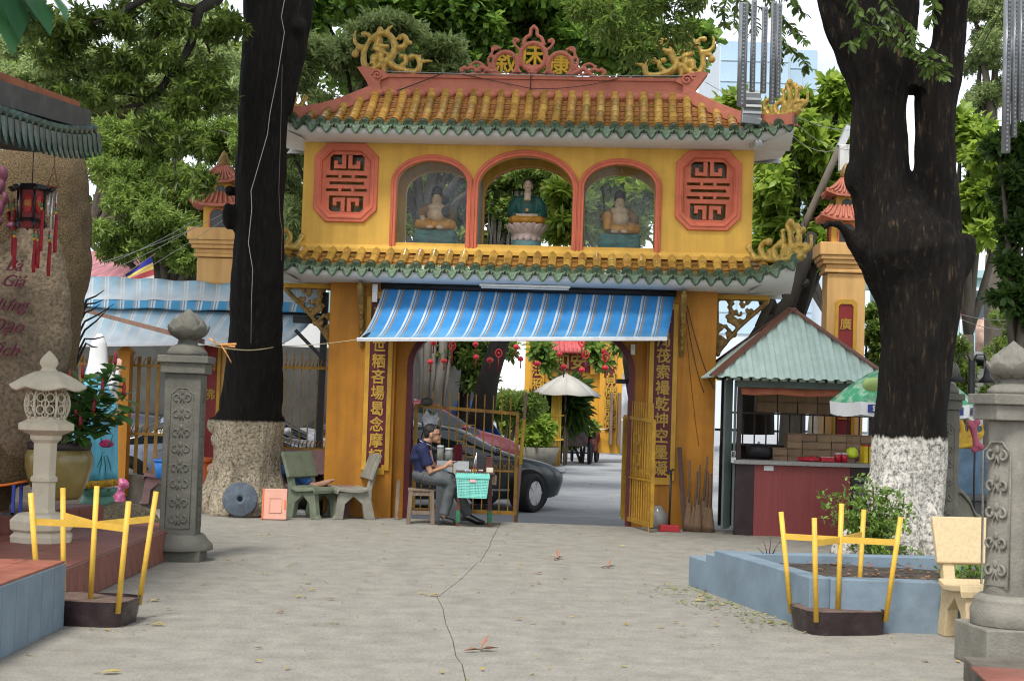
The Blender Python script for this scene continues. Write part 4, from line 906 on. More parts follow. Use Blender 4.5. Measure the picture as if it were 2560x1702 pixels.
# ================================================================== the two great trunks
def barkmat(name,line,wash,wash2,flecks,edge=0.05,tilt=(0,0),wscale=9):
 m=bpy.data.materials.new(name);m.use_nodes=True;MATS[name]=m;t=m.node_tree;n=t.nodes;L=t.links.new;b=n['Principled BSDF'];b.inputs['Roughness'].default_value=0.9;b.inputs['Specular IOR Level'].default_value=0.15
 tc=n.new('ShaderNodeTexCoord');mp=n.new('ShaderNodeMapping');mp.inputs['Scale'].default_value=(1,1,0.22);L(tc.outputs['Object'],mp.inputs['Vector'])
 def noise_(sc,det=6,src=mp.outputs[0],ro=0.6):
  z=n.new('ShaderNodeTexNoise');z.inputs['Scale'].default_value=sc;z.inputs['Detail'].default_value=det;z.inputs['Roughness'].default_value=ro;L(src,z.inputs['Vector']);return z.outputs['Fac']
 def ramp(f,stops):
  r=n.new('ShaderNodeValToRGB');e=r.color_ramp.elements
  while len(e)<len(stops):e.new(0.5)
  for i,(p_,c_)in enumerate(stops):e[i].position=p_;e[i].color=(*c_,1)
  L(f,r.inputs['Fac']);return r.outputs[0]
 dark=ramp(noise_(19,7,mp.outputs[0],0.7),[(0.3,(0.004,0.0035,0.003)),(0.58,(0.012,0.0095,0.0075)),(0.68,flecks[0]),(0.74,flecks[1])])if flecks else ramp(noise_(24,7,mp.outputs[0],0.7),[(0.3,(0.004,0.0037,0.0034)),(0.6,(0.012,0.0105,0.009)),(0.75,(0.035,0.03,0.025))])
 white=ramp(noise_(wscale,8,tc.outputs['Object'],0.75),[(0.38,wash2),(0.5,Vector(wash).lerp(Vector(wash2),0.35)),(0.58,wash)])
 sp_=n.new('ShaderNodeSeparateXYZ');L(tc.outputs['Object'],sp_.inputs[0])
 ad=n.new('ShaderNodeMath');ad.operation='MULTIPLY_ADD';ad.inputs[1].default_value=-edge*4;L(noise_(22,4),ad.inputs[0]);L(sp_.outputs[2],ad.inputs[2])
 ax_=n.new('ShaderNodeMath');ax_.operation='MULTIPLY_ADD';ax_.inputs[1].default_value=tilt[0];L(sp_.outputs[0],ax_.inputs[0]);L(ad.outputs[0],ax_.inputs[2])
 gt=n.new('ShaderNodeMapRange');gt.inputs['From Min'].default_value=line-edge*2-0.015;gt.inputs['From Max'].default_value=line-edge*2+0.015;L(ax_.outputs[0],gt.inputs['Value'])
 mx=n.new('ShaderNodeMix');mx.data_type='RGBA';L(gt.outputs[0],mx.inputs['Factor']);L(white,mx.inputs['A']);L(dark,mx.inputs['B']);L(mx.outputs['Result'],b.inputs['Base Color'])
 bp=n.new('ShaderNodeBump');bp.inputs['Strength'].default_value=0.9;bp.inputs['Distance'].default_value=0.05;L(noise_(26,8,mp.outputs[0],0.7),bp.inputs['Height']);L(bp.outputs[0],b.inputs['Normal'])
 return m
def bark_disp(seed,a=0.02,b_=0.012):
 def f(c):
  q=Vector((c.x*3+seed,c.y*3,c.z*1.1));s=Vector((c.x*11,c.y*11+seed,c.z*2.2))
  return a*noise.noise(q)*1.6+b_*noise.noise(s)+0.006*noise.noise(Vector((c.x*30,c.y*30,c.z*6+seed)))
 return f
LEAFDK=leafmat('leaf_dark',(0.022,0.055,0.012),(0.075,0.14,0.025),trans=0.4)
LEAFMD=leafmat('leaf_mid',(0.06,0.12,0.02),(0.20,0.31,0.06),trans=0.45)
LEAFLT=leafmat('leaf_light',(0.065,0.125,0.025),(0.25,0.345,0.075),trans=0.5)
LEAFGY=leafmat('leaf_greyish',(0.11,0.17,0.055),(0.32,0.40,0.16),trans=0.5)
LEAFYE=leafmat('leaf_yellowish',(0.11,0.20,0.025),(0.34,0.47,0.08),trans=0.5)
YL=20.15
def TP(x,y,Y,o):return P(x,y,Y)-o
lt_o=Vector((P(565,1175,YL).x,YL,0))
ltree=thing('old_tree','tall black-barked trunk with pale peeling base and trailing wires, left of the gate','tree',lt_o)
b=MB();edges=[(1192,462,672),(1165,478,662),(1100,484,660),(1040,490,652),(960,510,648),(860,517,648),(760,527,648),(640,534,650),(500,540,653),(350,548,657),(200,556,663),(100,560,672),(0,564,690),(-140,570,700),(-300,585,705)]
pts,rad=[],[]
def YLT(y):return YL-0.95*min(1.0,max(0.0,(1100-y)/480.0))  # the trunk leans towards the yard, clear of the roof corner
for y,l_,r_ in edges:Y_=YLT(y);a,c=TP(l_,y,Y_,lt_o),TP(r_,y,Y_,lt_o);pts.append((a+c)/2);rad.append((c.x-a.x)/2)
pts[0].z=-0.15;b.tube(pts,rad,20);YB,YL=YL,YL-0.95
b.tube([TP(655,260,YL,lt_o),TP(676,120,YL,lt_o),TP(690,30,YL,lt_o),TP(705,-80,YL,lt_o),TP(760,-250,YL+0.6,lt_o)],[0.1,0.17,0.19,0.2,0.14],12)
b.ell(TP(693,65,YL-0.1,lt_o),(0.11,0.2,0.13));b.ell(TP(527,500,YL-0.05,lt_o),(0.09,0.12,0.18));b.ell(TP(532,440,YL,lt_o),(0.06,0.08,0.05))
for(ang,l_,r_)in((200,0.62,0.2),(250,0.56,0.2),(290,0.6,0.22),(330,0.6,0.2),(20,0.6,0.2),(90,0.6,0.2),(150,0.6,0.2)):
 c,s=math.cos(R(ang)),math.sin(R(ang));b.tube([(c*0.25,s*0.25,0.9),(c*0.4,s*0.4,0.35),(c*l_,s*l_,-0.05)],[0.18,r_,r_*0.9],10)
for i in range(14):a=rnd.uniform(3.3,6.1);b.ell((math.cos(a)*0.46,math.sin(a)*0.46,rnd.uniform(0.1,1.25)),(0.09,0.09,rnd.uniform(0.08,0.2)))
BK_L=barkmat('bark_left',1.235,(0.48,0.40,0.28),(0.10,0.085,0.07),None,0.012,wscale=30)
organic('trunk',b,BK_L,ltree,0.026,3,bark_disp(2,0.04,0.02))
q=MB();wpts=[(655,0),(648,40),(655,75),(640,170),(622,260),(616,310),(590,400),(578,440),(580,480),(572,560),(582,620),(579,700),(578,790)]
q.tube([TP(x,y,YLT(y)-0.36-(0.03 if 80<y<600 else 0.02),lt_o)for x,y in wpts],0.0045,5);q.build('trailing_wire',mat('wire_pale',(0.22,0.2,0.18),0.6,0.1,5,0),ltree)
q=MB();q.tube([TP(x,y,YL-0.33,lt_o)for x,y in((650,150),(648,240),(645,350),(642,440),(645,500),(650,530),(648,600))],0.004,5);q.build('trailing_wire',mat('wire_brown',(0.12,0.08,0.06),0.6,0.1,5,0),ltree)
YR=14.75;YL=YB-0.95
rt_o=Vector((P(2068,1330,YR).x,YR,0))
rtree=thing('old_tree','stout forked black trunk with whitewashed base in the blue planter on the right','tree',rt_o)
b=MB();edges=[(1345,1955,2172),(1300,1978,2168),(1200,1998,2168),(1100,2006,2172),(1000,2016,2182),(900,2028,2190),(800,2032,2197),(720,2026,2205),(640,2003,2212),(580,1972,2212),(520,1985,2190),(460,2030,2150),(410,2075,2110)]
pts,rad=[],[]
for y,l_,r_ in edges:a,c=TP(l_,y,YR,rt_o),TP(r_,y,YR,rt_o);pts.append((a+c)/2);rad.append((c.x-a.x)/2)
pts[0].z=0.1;b.tube(pts,rad,20)
def limb(edges,Y):
 pts,rad=[],[]
 for y,l_,r_ in edges:a,c=TP(l_,y,Y,rt_o),TP(r_,y,Y,rt_o);pts.append((a+c)/2);rad.append((c.x-a.x)/2)
 b.tube(pts,rad,16)
limb([(720,2040,2140),(620,2005,2125),(540,1968,2118),(480,1966,2106),(400,1958,2092),(330,1962,2086),(240,1962,2088),(160,1940,2106),(80,1918,2115),(20,1902,2125),(-80,1880,2120),(-250,1820,2050),(-420,1760,1960)],YR)
limb([(720,2060,2200),(620,2075,2205),(540,2080,2205),(480,2085,2200),(380,2104,2196),(300,2108,2196),(240,2104,2197),(170,2105,2207),(100,2140,2214),(40,2146,2222),(-60,2150,2228),(-260,2170,2236)],YR)
limb([(210,2050,2140),(170,2060,2150),(120,2070,2146)],YR)
limb([(660,2010,2205),(580,1995,2195),(510,2020,2170),(450,2050,2140),(400,2075,2110)],YR)
b.tube([TP(2040,620,YR,rt_o),TP(1968,553,YR-0.1,rt_o),TP(1930,518,YR-0.15,rt_o),TP(1900,512,YR-0.2,rt_o)],[0.2,0.13,0.075,0.055],10);b.ell(TP(1903,522,YR-0.2,rt_o),(0.05,0.06,0.06));b.ell(TP(1925,508,YR-0.15,rt_o),(0.06,0.06,0.03))
b.tube([TP(2180,620,YR,rt_o),TP(2222,575,YR,rt_o)],[0.2,0.13],10);b.ell(TP(2224,570,YR,rt_o),(0.09,0.12,0.13));b.ell(TP(1970,410,YR,rt_o),(0.1,0.14,0.18));b.ell(TP(2085,600,YR-0.30,rt_o),(0.14,0.10,0.3))
for(ang,l_,r_)in((185,0.62,0.14),(225,0.6,0.16),(265,0.52,0.16),(310,0.55,0.16),(350,0.5,0.14),(90,0.5,0.16)):
 c,s=math.cos(R(ang)),math.sin(R(ang));b.tube([(c*0.2,s*0.2,0.95),(c*0.32,s*0.32,0.5),(c*l_,s*l_,0.16)],[0.15,r_,r_*0.8],10)
BK_R=barkmat('bark_right',1.37,(0.60,0.57,0.50),(0.09,0.083,0.085),((0.07,0.045,0.025),(0.2,0.13,0.08)),0.03,wscale=24)
organic('trunk',b,BK_R,rtree,0.022,6,bark_disp(5,0.04,0.022))
# ================================================================== left side of the yard
M_RTILE=mat('red_tile',(0.21,0.075,0.055),0.55,0.22,5,0.1,rand=0.12,dirt=0.4,dirtcol=(0.12,0.07,0.05),dscale=3)
M_GROUT=mat('grout',(0.23,0.20,0.17),0.9,0.2,8)
M_BTILE=mat('blue_grey_wall',(0.16,0.215,0.26),0.7,0.14,3,0.15,dirt=0.5,dirtcol=(0.09,0.10,0.11),dscale=2.2)
M_STONE=mat('grey_stone',(0.12,0.116,0.095),0.85,0.2,5,0.3,50,dirt=0.6,dirtcol=(0.06,0.06,0.05),dscale=2)
M_STONEL=mat('grey_stone_light',(0.19,0.178,0.147),0.85,0.2,5,0.3,50,dirt=0.6,dirtcol=(0.10,0.095,0.08),dscale=2)
M_CREAM=mat('cream_stone',(0.48,0.425,0.32),0.75,0.12,6,0.2,dirt=0.45,dirtcol=(0.26,0.22,0.16),dscale=3)
def tile_field(parent,x0,x1,y0,y1,z,w_,m,axis='z',gap_=0.006):
 """single tiles laid proud of their bed; axis z: a floor, axis x: a riser standing at x = x0 between y0..y1 and z heights given as tuple"""
 cache={}
 if axis=='z':
  nx,ny=max(1,round((x1-x0)/w_)),max(1,round((y1-y0)/w_));dx,dy=(x1-x0)/nx,(y1-y0)/ny
  bm=MB();bm.box((0,0,0),(dx-gap_,dy-gap_,0.012));me=bm.mesh('tile');me.materials.append(m)
  for i in range(nx):
   for j in range(ny):obj('tile',me,None,parent,(x0+dx*(i+0.5),y0+dy*(j+0.5),z+0.004))
 else:
  ny=max(1,round((y1-y0)/w_));dy=(y1-y0)/ny;bm=MB();bm.box((0,0,0),(0.012,dy-gap_,z[1]-z[0]-0.012));me=bm.mesh('tile');me.materials.append(m)
  for j in range(ny):obj('tile',me,None,parent,(x0,y0+dy*(j+0.5),(z[0]+z[1])/2))
TZ=0.28
q=MB();q.box((-6.6,12.5,TZ/2-0.1),(6.78,4.9,TZ+0.2-0.004));ter=q.build('terrace',M_GROUT)
tag(ter,'low terrace paved with dark red tiles around the big rock',None,kind='structure')
tile_field(ter,-6.3,-3.212,10.06,14.94,TZ,0.5,M_RTILE);tile_field(ter,-3.205,0,10.06,14.94,(0.0,TZ),0.2,M_RTILE,'x')
Z2=0.45
q=MB();q.prism([(-9,12.4),(-4.75,12.4),(-4.0,14.9),(-9,14.9)],TZ-0.02,Z2-0.004,'z');t2=q.build('upper_step',M_GROUT);tag(t2,'second red-tiled step rising towards the rock',None,kind='structure')
for i in range(5):
 for j in range(6):
  y0=12.4+0.5*i;xr=-4.75+0.3*(y0-12.4);x1=xr-0.5*j;b=MB();b.prism([(x1-0.494,y0+0.003),(x1-0.003,y0+0.003),(x1-0.003+0.15,y0+0.497),(x1-0.494+0.15,y0+0.497)],Z2-0.006,Z2+0.006,'z');b.build('tile',M_RTILE,t2)
for i in range(12):
 y0=12.4+2.5/12*i;x_=-4.75+0.3*(y0-12.4);b=MB();b.prism([(x_-0.005,y0+0.003),(x_+0.01,y0),(x_+0.01+0.0605,y0+0.202),(x_-0.005+0.0605,y0+0.205)],TZ+0.008,Z2-0.008,'z');b.build('tile',M_RTILE,t2)
# blue-grey planter wall with a red tile top
pl=thing('raised_planter','blue-grey tiled planter wall with red tile top, lower left corner','planter',(-2.95,10.08,0))
q=MB();q.box((-1.8,-2.3,0.215),(3.6,4.6,0.43));q.build('wall',M_BTILE,pl,bev=0.004)
for j in range(12):b=MB();b.box((0.006,-0.13-j*0.25,0.215),(0.014,0.244,0.425));b.build('wall_tile',M_BTILE,pl)
for i in range(7):
 for j in range(12):b=MB();b.box((-0.12-i*0.25,-0.125-j*0.25,0.437),(0.245,0.245,0.014));b.build('top_tile',mat('rust_tile',(0.27,0.09,0.06),0.55,0.2,5,0.1,rand=0.12),pl)
# yellow pole stands in plastic-wrapped concrete
M_YPOLE=mat('yellow_paint',(0.62,0.38,0.05),0.5,0.14,6,0.1,dirt=0.4,dirtcol=(0.35,0.18,0.03),dscale=9)
M_WRAP=mat('plastic_wrap',(0.028,0.016,0.018),0.32,0.35,6,0.6,14,spec=0.5)
def stand(c,rotz,label,wraps=1):
 t=thing('pole_stand',label,'pole stand',c,rotz,'yellow pole stands')
 hw,hd,h=0.31,0.24,0.17;b=MB();N=40;ring_=[]
 def sq(a,f):
  c_,s_=math.cos(a),math.sin(a);k=(abs(c_)**5+abs(s_)**5)**(-1/5);return(hw*f*k*c_,hd*f*k*s_)
 rows_=[]
 for i in range(7):
  v=i/6;rows_.append([(*[q_*(0.93+0.07*v+0.018*math.sin(7*a+3*v)*math.sin(math.pi*v)+0.012*math.sin(17*a+9*v))for q_ in sq(a,1)],h*v)for a in[2*math.pi*k/N for k in range(N+1)]])
 b.sheet(rows_);b.build('plastic_wrap',M_WRAP,t)
 b=MB();b.sheet([[(x*f,y*f,h-0.012-0.01*math.sin(9*x)*f)for x,y,_ in rows_[-1]]for f in(1.0,0.75,0.4,0.05)]);b.build('soil_top',mat('caked_soil',(0.13,0.085,0.065),0.95,0.3,9,0.3),t)
 tops=[]
 for(sx,sy)in((-1,1),(-1,-1),(1,1),(1,-1)):
  a=Vector((sx*hw*0.88,sy*hd*0.88,0.1));e=Vector((sx*(hw+0.03),sy*(hd+0.04),0.86+rnd.uniform(-0.02,0.03)));tops.append((a,e))
  b=MB();b.cyl(a,e,0.0185,0.0185,12);b.build('pole',M_YPOLE,t)
 b=MB();b.cyl((0,0,0.1),(0.012,0,0.93),0.0185,0.0185,12);b.build('pole',M_YPOLE,t)
 at_=lambda k,z:tops[k][0].lerp(tops[k][1],(z-0.1)/0.76)
 for k in range(4):b=MB();b.bar(at_(k,0.675),(0.012,0,0.665),0.008,0.045);b.build('brace',M_YPOLE,t)
 return t
g_=G(1928,1452);stand((g_.x,g_.y,0),0.25,'yellow pole stand in black plastic-wrapped block before the blue planter')
g_=G(204,1432);stand((g_.x,g_.y+0.02,0),-0.09,'yellow pole stand in brown plastic-wrapped block behind the corner planter')
# --- lotus-topped stone columns
def relief(mb,hw,z0,z1,y):
 n=int((z1-z0)/0.16)
 for k in range(n):
  zc=z0+(z1-z0)*(k+0.5)/n
  for sx in(-1,1):
   mb.tube(scroll((sx*hw*0.42,zc),hw*0.38,hw*0.1,-math.pi/2 if k%2 else math.pi/2,0.85,12,y=y,flip=sx if k%2 else-sx),0.011,5)
  mb.tube([(-hw*0.15,y,zc-0.05),(0,y,zc),(hw*0.15,y,zc-0.05)],0.009,5);mb.ell((0,y,zc+0.045),(0.02,0.008,0.028),n=8,m_=5)
 fr=[(-hw,z0),(hw,z0),(hw,z1-0.06),(hw*0.7,z1-0.04),(hw*0.4,z1),(-hw*0.4,z1),(-hw*0.7,z1-0.04),(-hw,z1-0.06)]
 mb.tube([(x,y,z)for x,z in fr],0.008,5,closed=True)
def lotusbud(mb,r,z,h):
 pr=[(0,.42),(.04,.55),(.14,.82),(.28,.95),(.42,.93),(.58,.76),(.72,.52),(.85,.28),(.95,.1),(1,0.005)]
 def rp(v):
  for(a,ra),(b_,rb)in zip(pr,pr[1:]):
   if v<=b_:return ra+(rb-ra)*(v-a)/(b_-a)
  return 0.0
 mb.lathe([(rp(v)*r*0.97,z+h*v)for v in[i/20 for i in range(21)]],24)
 for n,v0,v1,w_,a0,lift,fl in((7,0.02,0.46,0.50,0.15,0.05,0.16),(7,0.12,0.66,0.48,0.15+math.pi/7,0.03,0.12),(5,0.3,0.86,0.55,0.0,0.015,0.05)):
  for k in range(n):
   a=2*math.pi*k/n+a0;rows_=[]
   for i in range(9):
    t=i/8;v=v0+(v1-v0)*t;hw=w_*math.sqrt(max(0.0,1-((t-0.38)/0.62)**2))if t>0.38 else w_*(0.6+0.4*t/0.38)
    rr=r*(rp(v)+lift+fl*max(0,t-0.55)**1.5*2.4)
    rows_.append([(rr*(1-0.05*u*u)*math.cos(a+hw*u),rr*(1-0.05*u*u)*math.sin(a+hw*u),z+h*v)for u in(-1,-.5,0,.5,1)])
   mb.sheet(rows_);mb.sheet([[(x*0.94,y*0.94,zz-0.004)for x,y,zz in r_]for r_ in rows_]);mb.sheet([[rows_[i][0]for i in range(9)],[(rows_[i][0][0]*0.94,rows_[i][0][1]*0.94,rows_[i][0][2]-0.004)for i in range(9)]]);mb.sheet([[rows_[i][4]for i in range(9)],[(rows_[i][4][0]*0.94,rows_[i][4][1]*0.94,rows_[i][4][2]-0.004)for i in range(9)]])
def column(label,c,rotz,shaft_w,z_base,z_cap,capw,bud_r,tip,m,roundish=False,plinth=None):
 t=thing('lotus_column',label,'column',c,rotz,'lotus-topped stone columns')
 b=MB();hw=shaft_w/2
 if plinth:b.lathe([(plinth*1.41,0),(plinth*1.41,0.26)],4,a0=math.pi/4,sm=False);b.lathe([(plinth*0.93,0.26),(plinth*0.95,0.36),(plinth*0.86,0.40),(plinth*0.86,0.43),(plinth*0.72,z_base)],28)
 else:b.box((0,0,0.05),(shaft_w*1.36,shaft_w*1.36,0.12));b.lathe([(hw*1.9,0.1),(hw*1.85,0.15),(hw*1.55,0.2),(hw*1.35,z_base)],24)
 b.build('base',m,t,bev=0.01)
 b=MB()
 if roundish:b.lathe([(hw*1.06,z_base-0.01),(hw,z_base+0.1),(hw*0.94,z_cap)],28)
 else:b.box((0,0,(z_base+z_cap)/2-0.005),(shaft_w,shaft_w,z_cap-z_base+0.01),top=1.02)
 sh=b.build('shaft',m,t,bev=0.008)
 for k in range(4 if not roundish else 2):
  b=MB();relief(b,hw*0.66,z_base+0.06,z_cap-0.14,-hw*(1.0 if not roundish else 0.98)-0.002);b.build('carved_panel',m,sh,rot=(0,0,k*math.pi/2+(0 if not roundish else(-1.05 if k==0 else 0.75-math.pi/2))))
 b=MB();b.box((0,0,z_cap+0.05),(capw*0.88,capw*0.88,0.10));b.box((0,0,z_cap+0.135),(capw,capw,0.069));b.build('cap',m,t,bev=0.008)
 b=MB();r=bud_r;zc=z_cap+0.17;nk_=0.155 if not roundish else 0.10;b.lathe([(r*1.0,zc),(r*0.98,zc+nk_*0.25),(r*0.8,zc+nk_*0.55),(r*0.5,zc+nk_*0.72),(r*0.44,zc+nk_+0.005)],24);lotusbud(b,r,zc+nk_,tip-zc-nk_);b.build('lotus_bud',m,t);return t
g_=Vector((-3.11,14.35,0));column('slim grey lotus-topped column at the corner of the red terrace',g_,0.04,0.335,0.25,1.77,0.475,0.195,2.40,M_STONE)
g_=P(2322,1500,9.75);column('large grey lotus-topped column on a tall plinth at the right edge',(g_.x+0.0,9.75,0),0.1,0.31,0.46,1.58,0.43,0.165,2.10,M_STONEL,True,0.26)
g_=P(2166,1000,15.7);column('grey lotus-topped column half hidden behind the whitewashed trunk',(g_.x+0.02,15.7,0),0.0,0.27,0.25,1.66,0.36,0.16,2.25,M_STONE)
# ogee bracket panel beside it
g_=P(2178,1195,15.7);op=[(0,0.0),(0.42,0.0),(0.44,0.08),(0.36,0.16),(0.38,0.26),(0.48,0.34),(0.46,0.44),(0.34,0.5),(0.26,0.56),(0.2,0.70),(0.08,0.82),(0,0.84)]
bk=thing('stone_baluster_panel','grey ogee-edged stone panel beside the column behind the whitewashed trunk','baluster',(g_.x+0.04,15.75,0.05),0.0)
plate('panel',[op],-0.05,0.05,M_STONE,bk,bev=0.01);plate('raised_rim',[op,[(0.05+x*0.78,0.05+z*0.84)for x,z in op]],-0.075,-0.045,M_STONE,bk,bev=0.01)
# --- stone garden lantern
g_=G(95,1248,TZ);lan=thing('stone_lantern','cream carved stone lantern with lotus-leaf cap on the red terrace','lantern',(g_.x,g_.y,TZ),0.2)
sc=g_.y/FPX*K  # metres per picture unit at that distance
def z_(y):return(1257-y)*sc
b=MB();r8=lambda r:r*sc
b.lathe([(r8(71),z_(1257)),(r8(72),z_(1240)),(r8(62),z_(1232)),(r8(72),z_(1226)),(r8(74),z_(1205)),(r8(60),z_(1192)),(r8(34),z_(1188))],8,sm=False,a0=math.pi/8);b.build('foot',M_CREAM,lan,bev=0.006)
b=MB();b.lathe([(r8(30),z_(1190)),(r8(27),z_(1180)),(r8(26),z_(1120)),(r8(30),z_(1118)),(r8(30),z_(1108)),(r8(25),z_(1105)),(r8(26),z_(1030)),(r8(34),z_(1022)),(r8(36),z_(1012))],6,sm=False);b.build('post',M_CREAM,lan,bev=0.004)
b=MB();b.lathe([(r8(36),z_(1012)),(r8(62),z_(1000)),(r8(62),z_(986)),(r8(46),z_(978)),(r8(40),z_(972))],6,sm=False);b.build('tray',M_CREAM,lan,bev=0.004)
fb=MB();H0,H1=z_(974),z_(905)
def fr_r(v):return r8(34+15*math.sin(math.pi*(0.12+0.8*v)))
for k in range(6):
 a=k*math.pi/3;fb.tube([(fr_r(v)*math.cos(a),fr_r(v)*math.sin(a),H0+(H1-H0)*v)for v in[i/8 for i in range(9)]],r8(3.2),6)
 for u,z0,rr in((0.28,0.3,9),(0.72,0.3,9),(0.28,0.7,9),(0.72,0.7,9),(0.5,0.5,8),(0.5,0.86,7),(0.5,0.14,7)):
  ca=a+u*math.pi/3;R_=fr_r(z0)*0.96;t_=Vector((-math.sin(ca),math.cos(ca),0));o_=Vector((R_*math.cos(ca),R_*math.sin(ca),H0+(H1-H0)*z0))
  fb.tube([o_+t_*(r8(rr)*math.cos(j*math.pi/5))+Vector((0,0,r8(rr)*1.1*math.sin(j*math.pi/5)))for j in range(10)],r8(2.0),5,closed=True)
 ca=a+math.pi/6;fb.tube([(fr_r(v)*0.95*math.cos(ca),fr_r(v)*0.95*math.sin(ca),H0+(H1-H0)*v)for v in[i/6 for i in range(7)]],r8(2),5)
fb.lathe([(r8(38),H0-0.01),(r8(42),H0+0.015)],24);fb.lathe([(r8(42),H1-0.015),(r8(38),H1+0.01)],24);fb.build('fretwork_chamber',M_CREAM,lan)
b=MB();rows_=[]
for r,z in((8,868),(26,866),(40,872),(58,884),(72,895),(82,902),(80,907),(60,904),(40,908)):
 rows_.append([(r8(r)*(1+(0.06*(1-abs(math.sin(3*a))*2)if r>50 else 0))*math.cos(a),r8(r)*(1+(0.06*(1-abs(math.sin(3*a))*2)if r>50 else 0))*math.sin(a),z_(z)+(r8(9)*(0.5-abs(math.sin(3*a)))*(r/82)**2))for a in[2*math.pi*k/48 for k in range(49)]])
b.sheet(rows_);b.build('leaf_cap',M_CREAM,lan)
b=MB();b.lathe([(r8(24),z_(868)),(r8(17),z_(862)),(r8(15),z_(858)),(r8(21),z_(848)),(r8(19),z_(838)),(r8(9),z_(826)),(r8(1),z_(818))],20);b.build('bud_finial',M_CREAM,lan)
# --- the big rock with its painted inscription
rk_c=P(70,900,14.0);b=MB();b.ell((0,0,0),0.1)
rock=MB();rp=[(50,1110,105),(58,950,112),(78,800,114),(90,650,124),(90,520,132),(80,430,130),(70,390,110)]
pts=[P(x,y,14.05)for x,y,w_ in rp];pts=[p-Vector((0.55,0,0))for p in pts];rock.tube([p-rk_c for p in pts],[w_*14.05/FPX*K+0.5 for _,_,w_ in rp],24,flat=0.62,flatdir=(0,1,0))
tp=pts[-1]-rk_c;rock.ell(tp+Vector((0.1,0,-0.12)),(0.86,0.55,0.28));rock.ell(tp+Vector((-0.3,0,-0.1)),(0.9,0.55,0.30));rock.ell(Vector((-0.8,0,0.3)),(0.9,0.6,2.0))
M_ROCK=mat('granite_dark',(0.022,0.017,0.011),0.9,col2=(0.20,0.135,0.06),mix=0.52,sharp=0.2,scale=75,bump=0.7,bscale=70,dirt=0.85,dirtcol=(0.02,0.018,0.015),dscale=1.6)
rockt=thing('inscribed_rock','tall speckled brown boulder painted with maroon handwriting, far left','rock',rk_c)
organic('boulder',rock,M_ROCK,rockt,0.05,4,lambda c:0.05*noise.noise(c*1.3)+0.02*noise.noise(c*5)+0.010*noise.noise(c*16))
b=MB();f0=P(20,480,13.4)-rk_c;f1=P(40,1000,13.4)-rk_c
M_ROCKF=mat('granite_pale',(0.06,0.048,0.034),0.9,col2=(0.22,0.165,0.105),mix=0.46,sharp=0.2,scale=30,bump=0.8,bscale=30,dirt=0.6,dirtcol=(0.07,0.058,0.045),dscale=2.4)
fc=MB();fc.ell((f0+f1)/2+Vector((-0.14,0.36,0.02)),(0.56,0.36,1.40),Matrix.Rotation(-0.05,3,'Y'),n=20,m_=20);organic('dressed_face',fc,M_ROCKF,rockt,0.04,3,lambda c:0.025*noise.noise(c*3)+0.012*noise.noise(c*12))
M_INK=mat('maroon_paint',(0.10,0.012,0.03),0.6,0.2,10,0.1)
for body,x,y,s_ in(('Bà',30,612,0.15),('Giá',28,648,0.15),('Hưng',14,702,0.155),('Đạo',12,752,0.165),('Tịch',2,806,0.165)):
 text('painted_word',body,s_,M_INK,rockt,P(x,y,13.32)-rk_c,depth=0.012,shear=0.5,align='CENTER')
pp=MB()
for(x,y,w_,h_,r_)in((8,400,12,22,-0.2),(4,430,10,22,0.1),(12,458,9,18,0.0),(55,450,10,12,0.5),(30,520,20,10,0.1),(2,480,10,24,0.2),(-10,510,20,18,0)):
 pp.ell(P(x,y,13.32)-rk_c,(w_*0.0033,0.04,h_*0.0033),Matrix.Rotation(r_,3,'Y'),n=10,m_=8)
organic('lotus_relief',pp,mat('mauve_paint',(0.12,0.03,0.055),0.6,0.2,9,0.1),rockt,0.012,1)['kind']='stuff'
# --- pavilion eave over the rock
A_,B_=P(-60,262,9.4),P(212,342,12.4)
pv=thing('pavilion_roof','corner of a green-tiled pavilion roof with red ridge, upper left','roof',A_)
dd=(B_-A_);dl=dd.length;dn=dd.normalized();out=Vector((dn.y,-dn.x,0)).normalized();inn=-out
M_GRN2=mat('green_glaze_dark',(0.03,0.075,0.06),0.3,0.5,14,0.3,rand=0.25,coat=0.3,dirt=0.4,dirtcol=(0.02,0.02,0.02),dscale=12)
def ee(t,o_,z):
 lift=0.10*max(0,t-0.5)**2*4;return dd*t+out*o_+Vector((0,0,z+lift))
b=MB();b.sheet([[ee(t,0.0,-0.06)for t in[i/12 for i in range(13)]],[ee(t,0.0,0.02)for t in[i/12 for i in range(13)]],[ee(t,-0.9,0.36)for t in[i/12 for i in range(13)]],[ee(t,-2.2,1.2)for t in[i/12 for i in range(13)]]],sm=False)
b.sheet([[ee(t,0.0,-0.06)for t in[i/12 for i in range(13)]],[ee(t,-0.25,-0.12)for t in[i/12 for i in range(13)]],[ee(t,-2.2,0.0)for t in[i/12 for i in range(13)]]],sm=False)
b.sheet([[ee(1,0,0.02),ee(1,-0.9,0.36),ee(1,-2.2,1.2)],[ee(1,-0.0,-0.06),ee(1,-0.25,-0.12),ee(1,-2.2,0.0)]],sm=False);b.build('deck',mat('dark_timber',(0.03,0.022,0.018),0.8,0.3,5,0.2),pv)
b=MB();b.bar(ee(0,-0.14,0.30),ee(0.93,-0.12,0.24),0.12,0.10);b.build('ridge_band',mat('ridge_orange',(0.30,0.085,0.03),0.6,0.4,5,0.2,dirt=0.9,dirtcol=(0.03,0.025,0.02),dscale=5),pv)
b=MB();b.bar(ee(0,-0.04,0.18),ee(0.95,-0.03,0.14),0.10,0.16);b.build('gutter_band',mat('gutter_dark',(0.055,0.055,0.05),0.7,0.3,5,0.2),pv)
tube_n=20
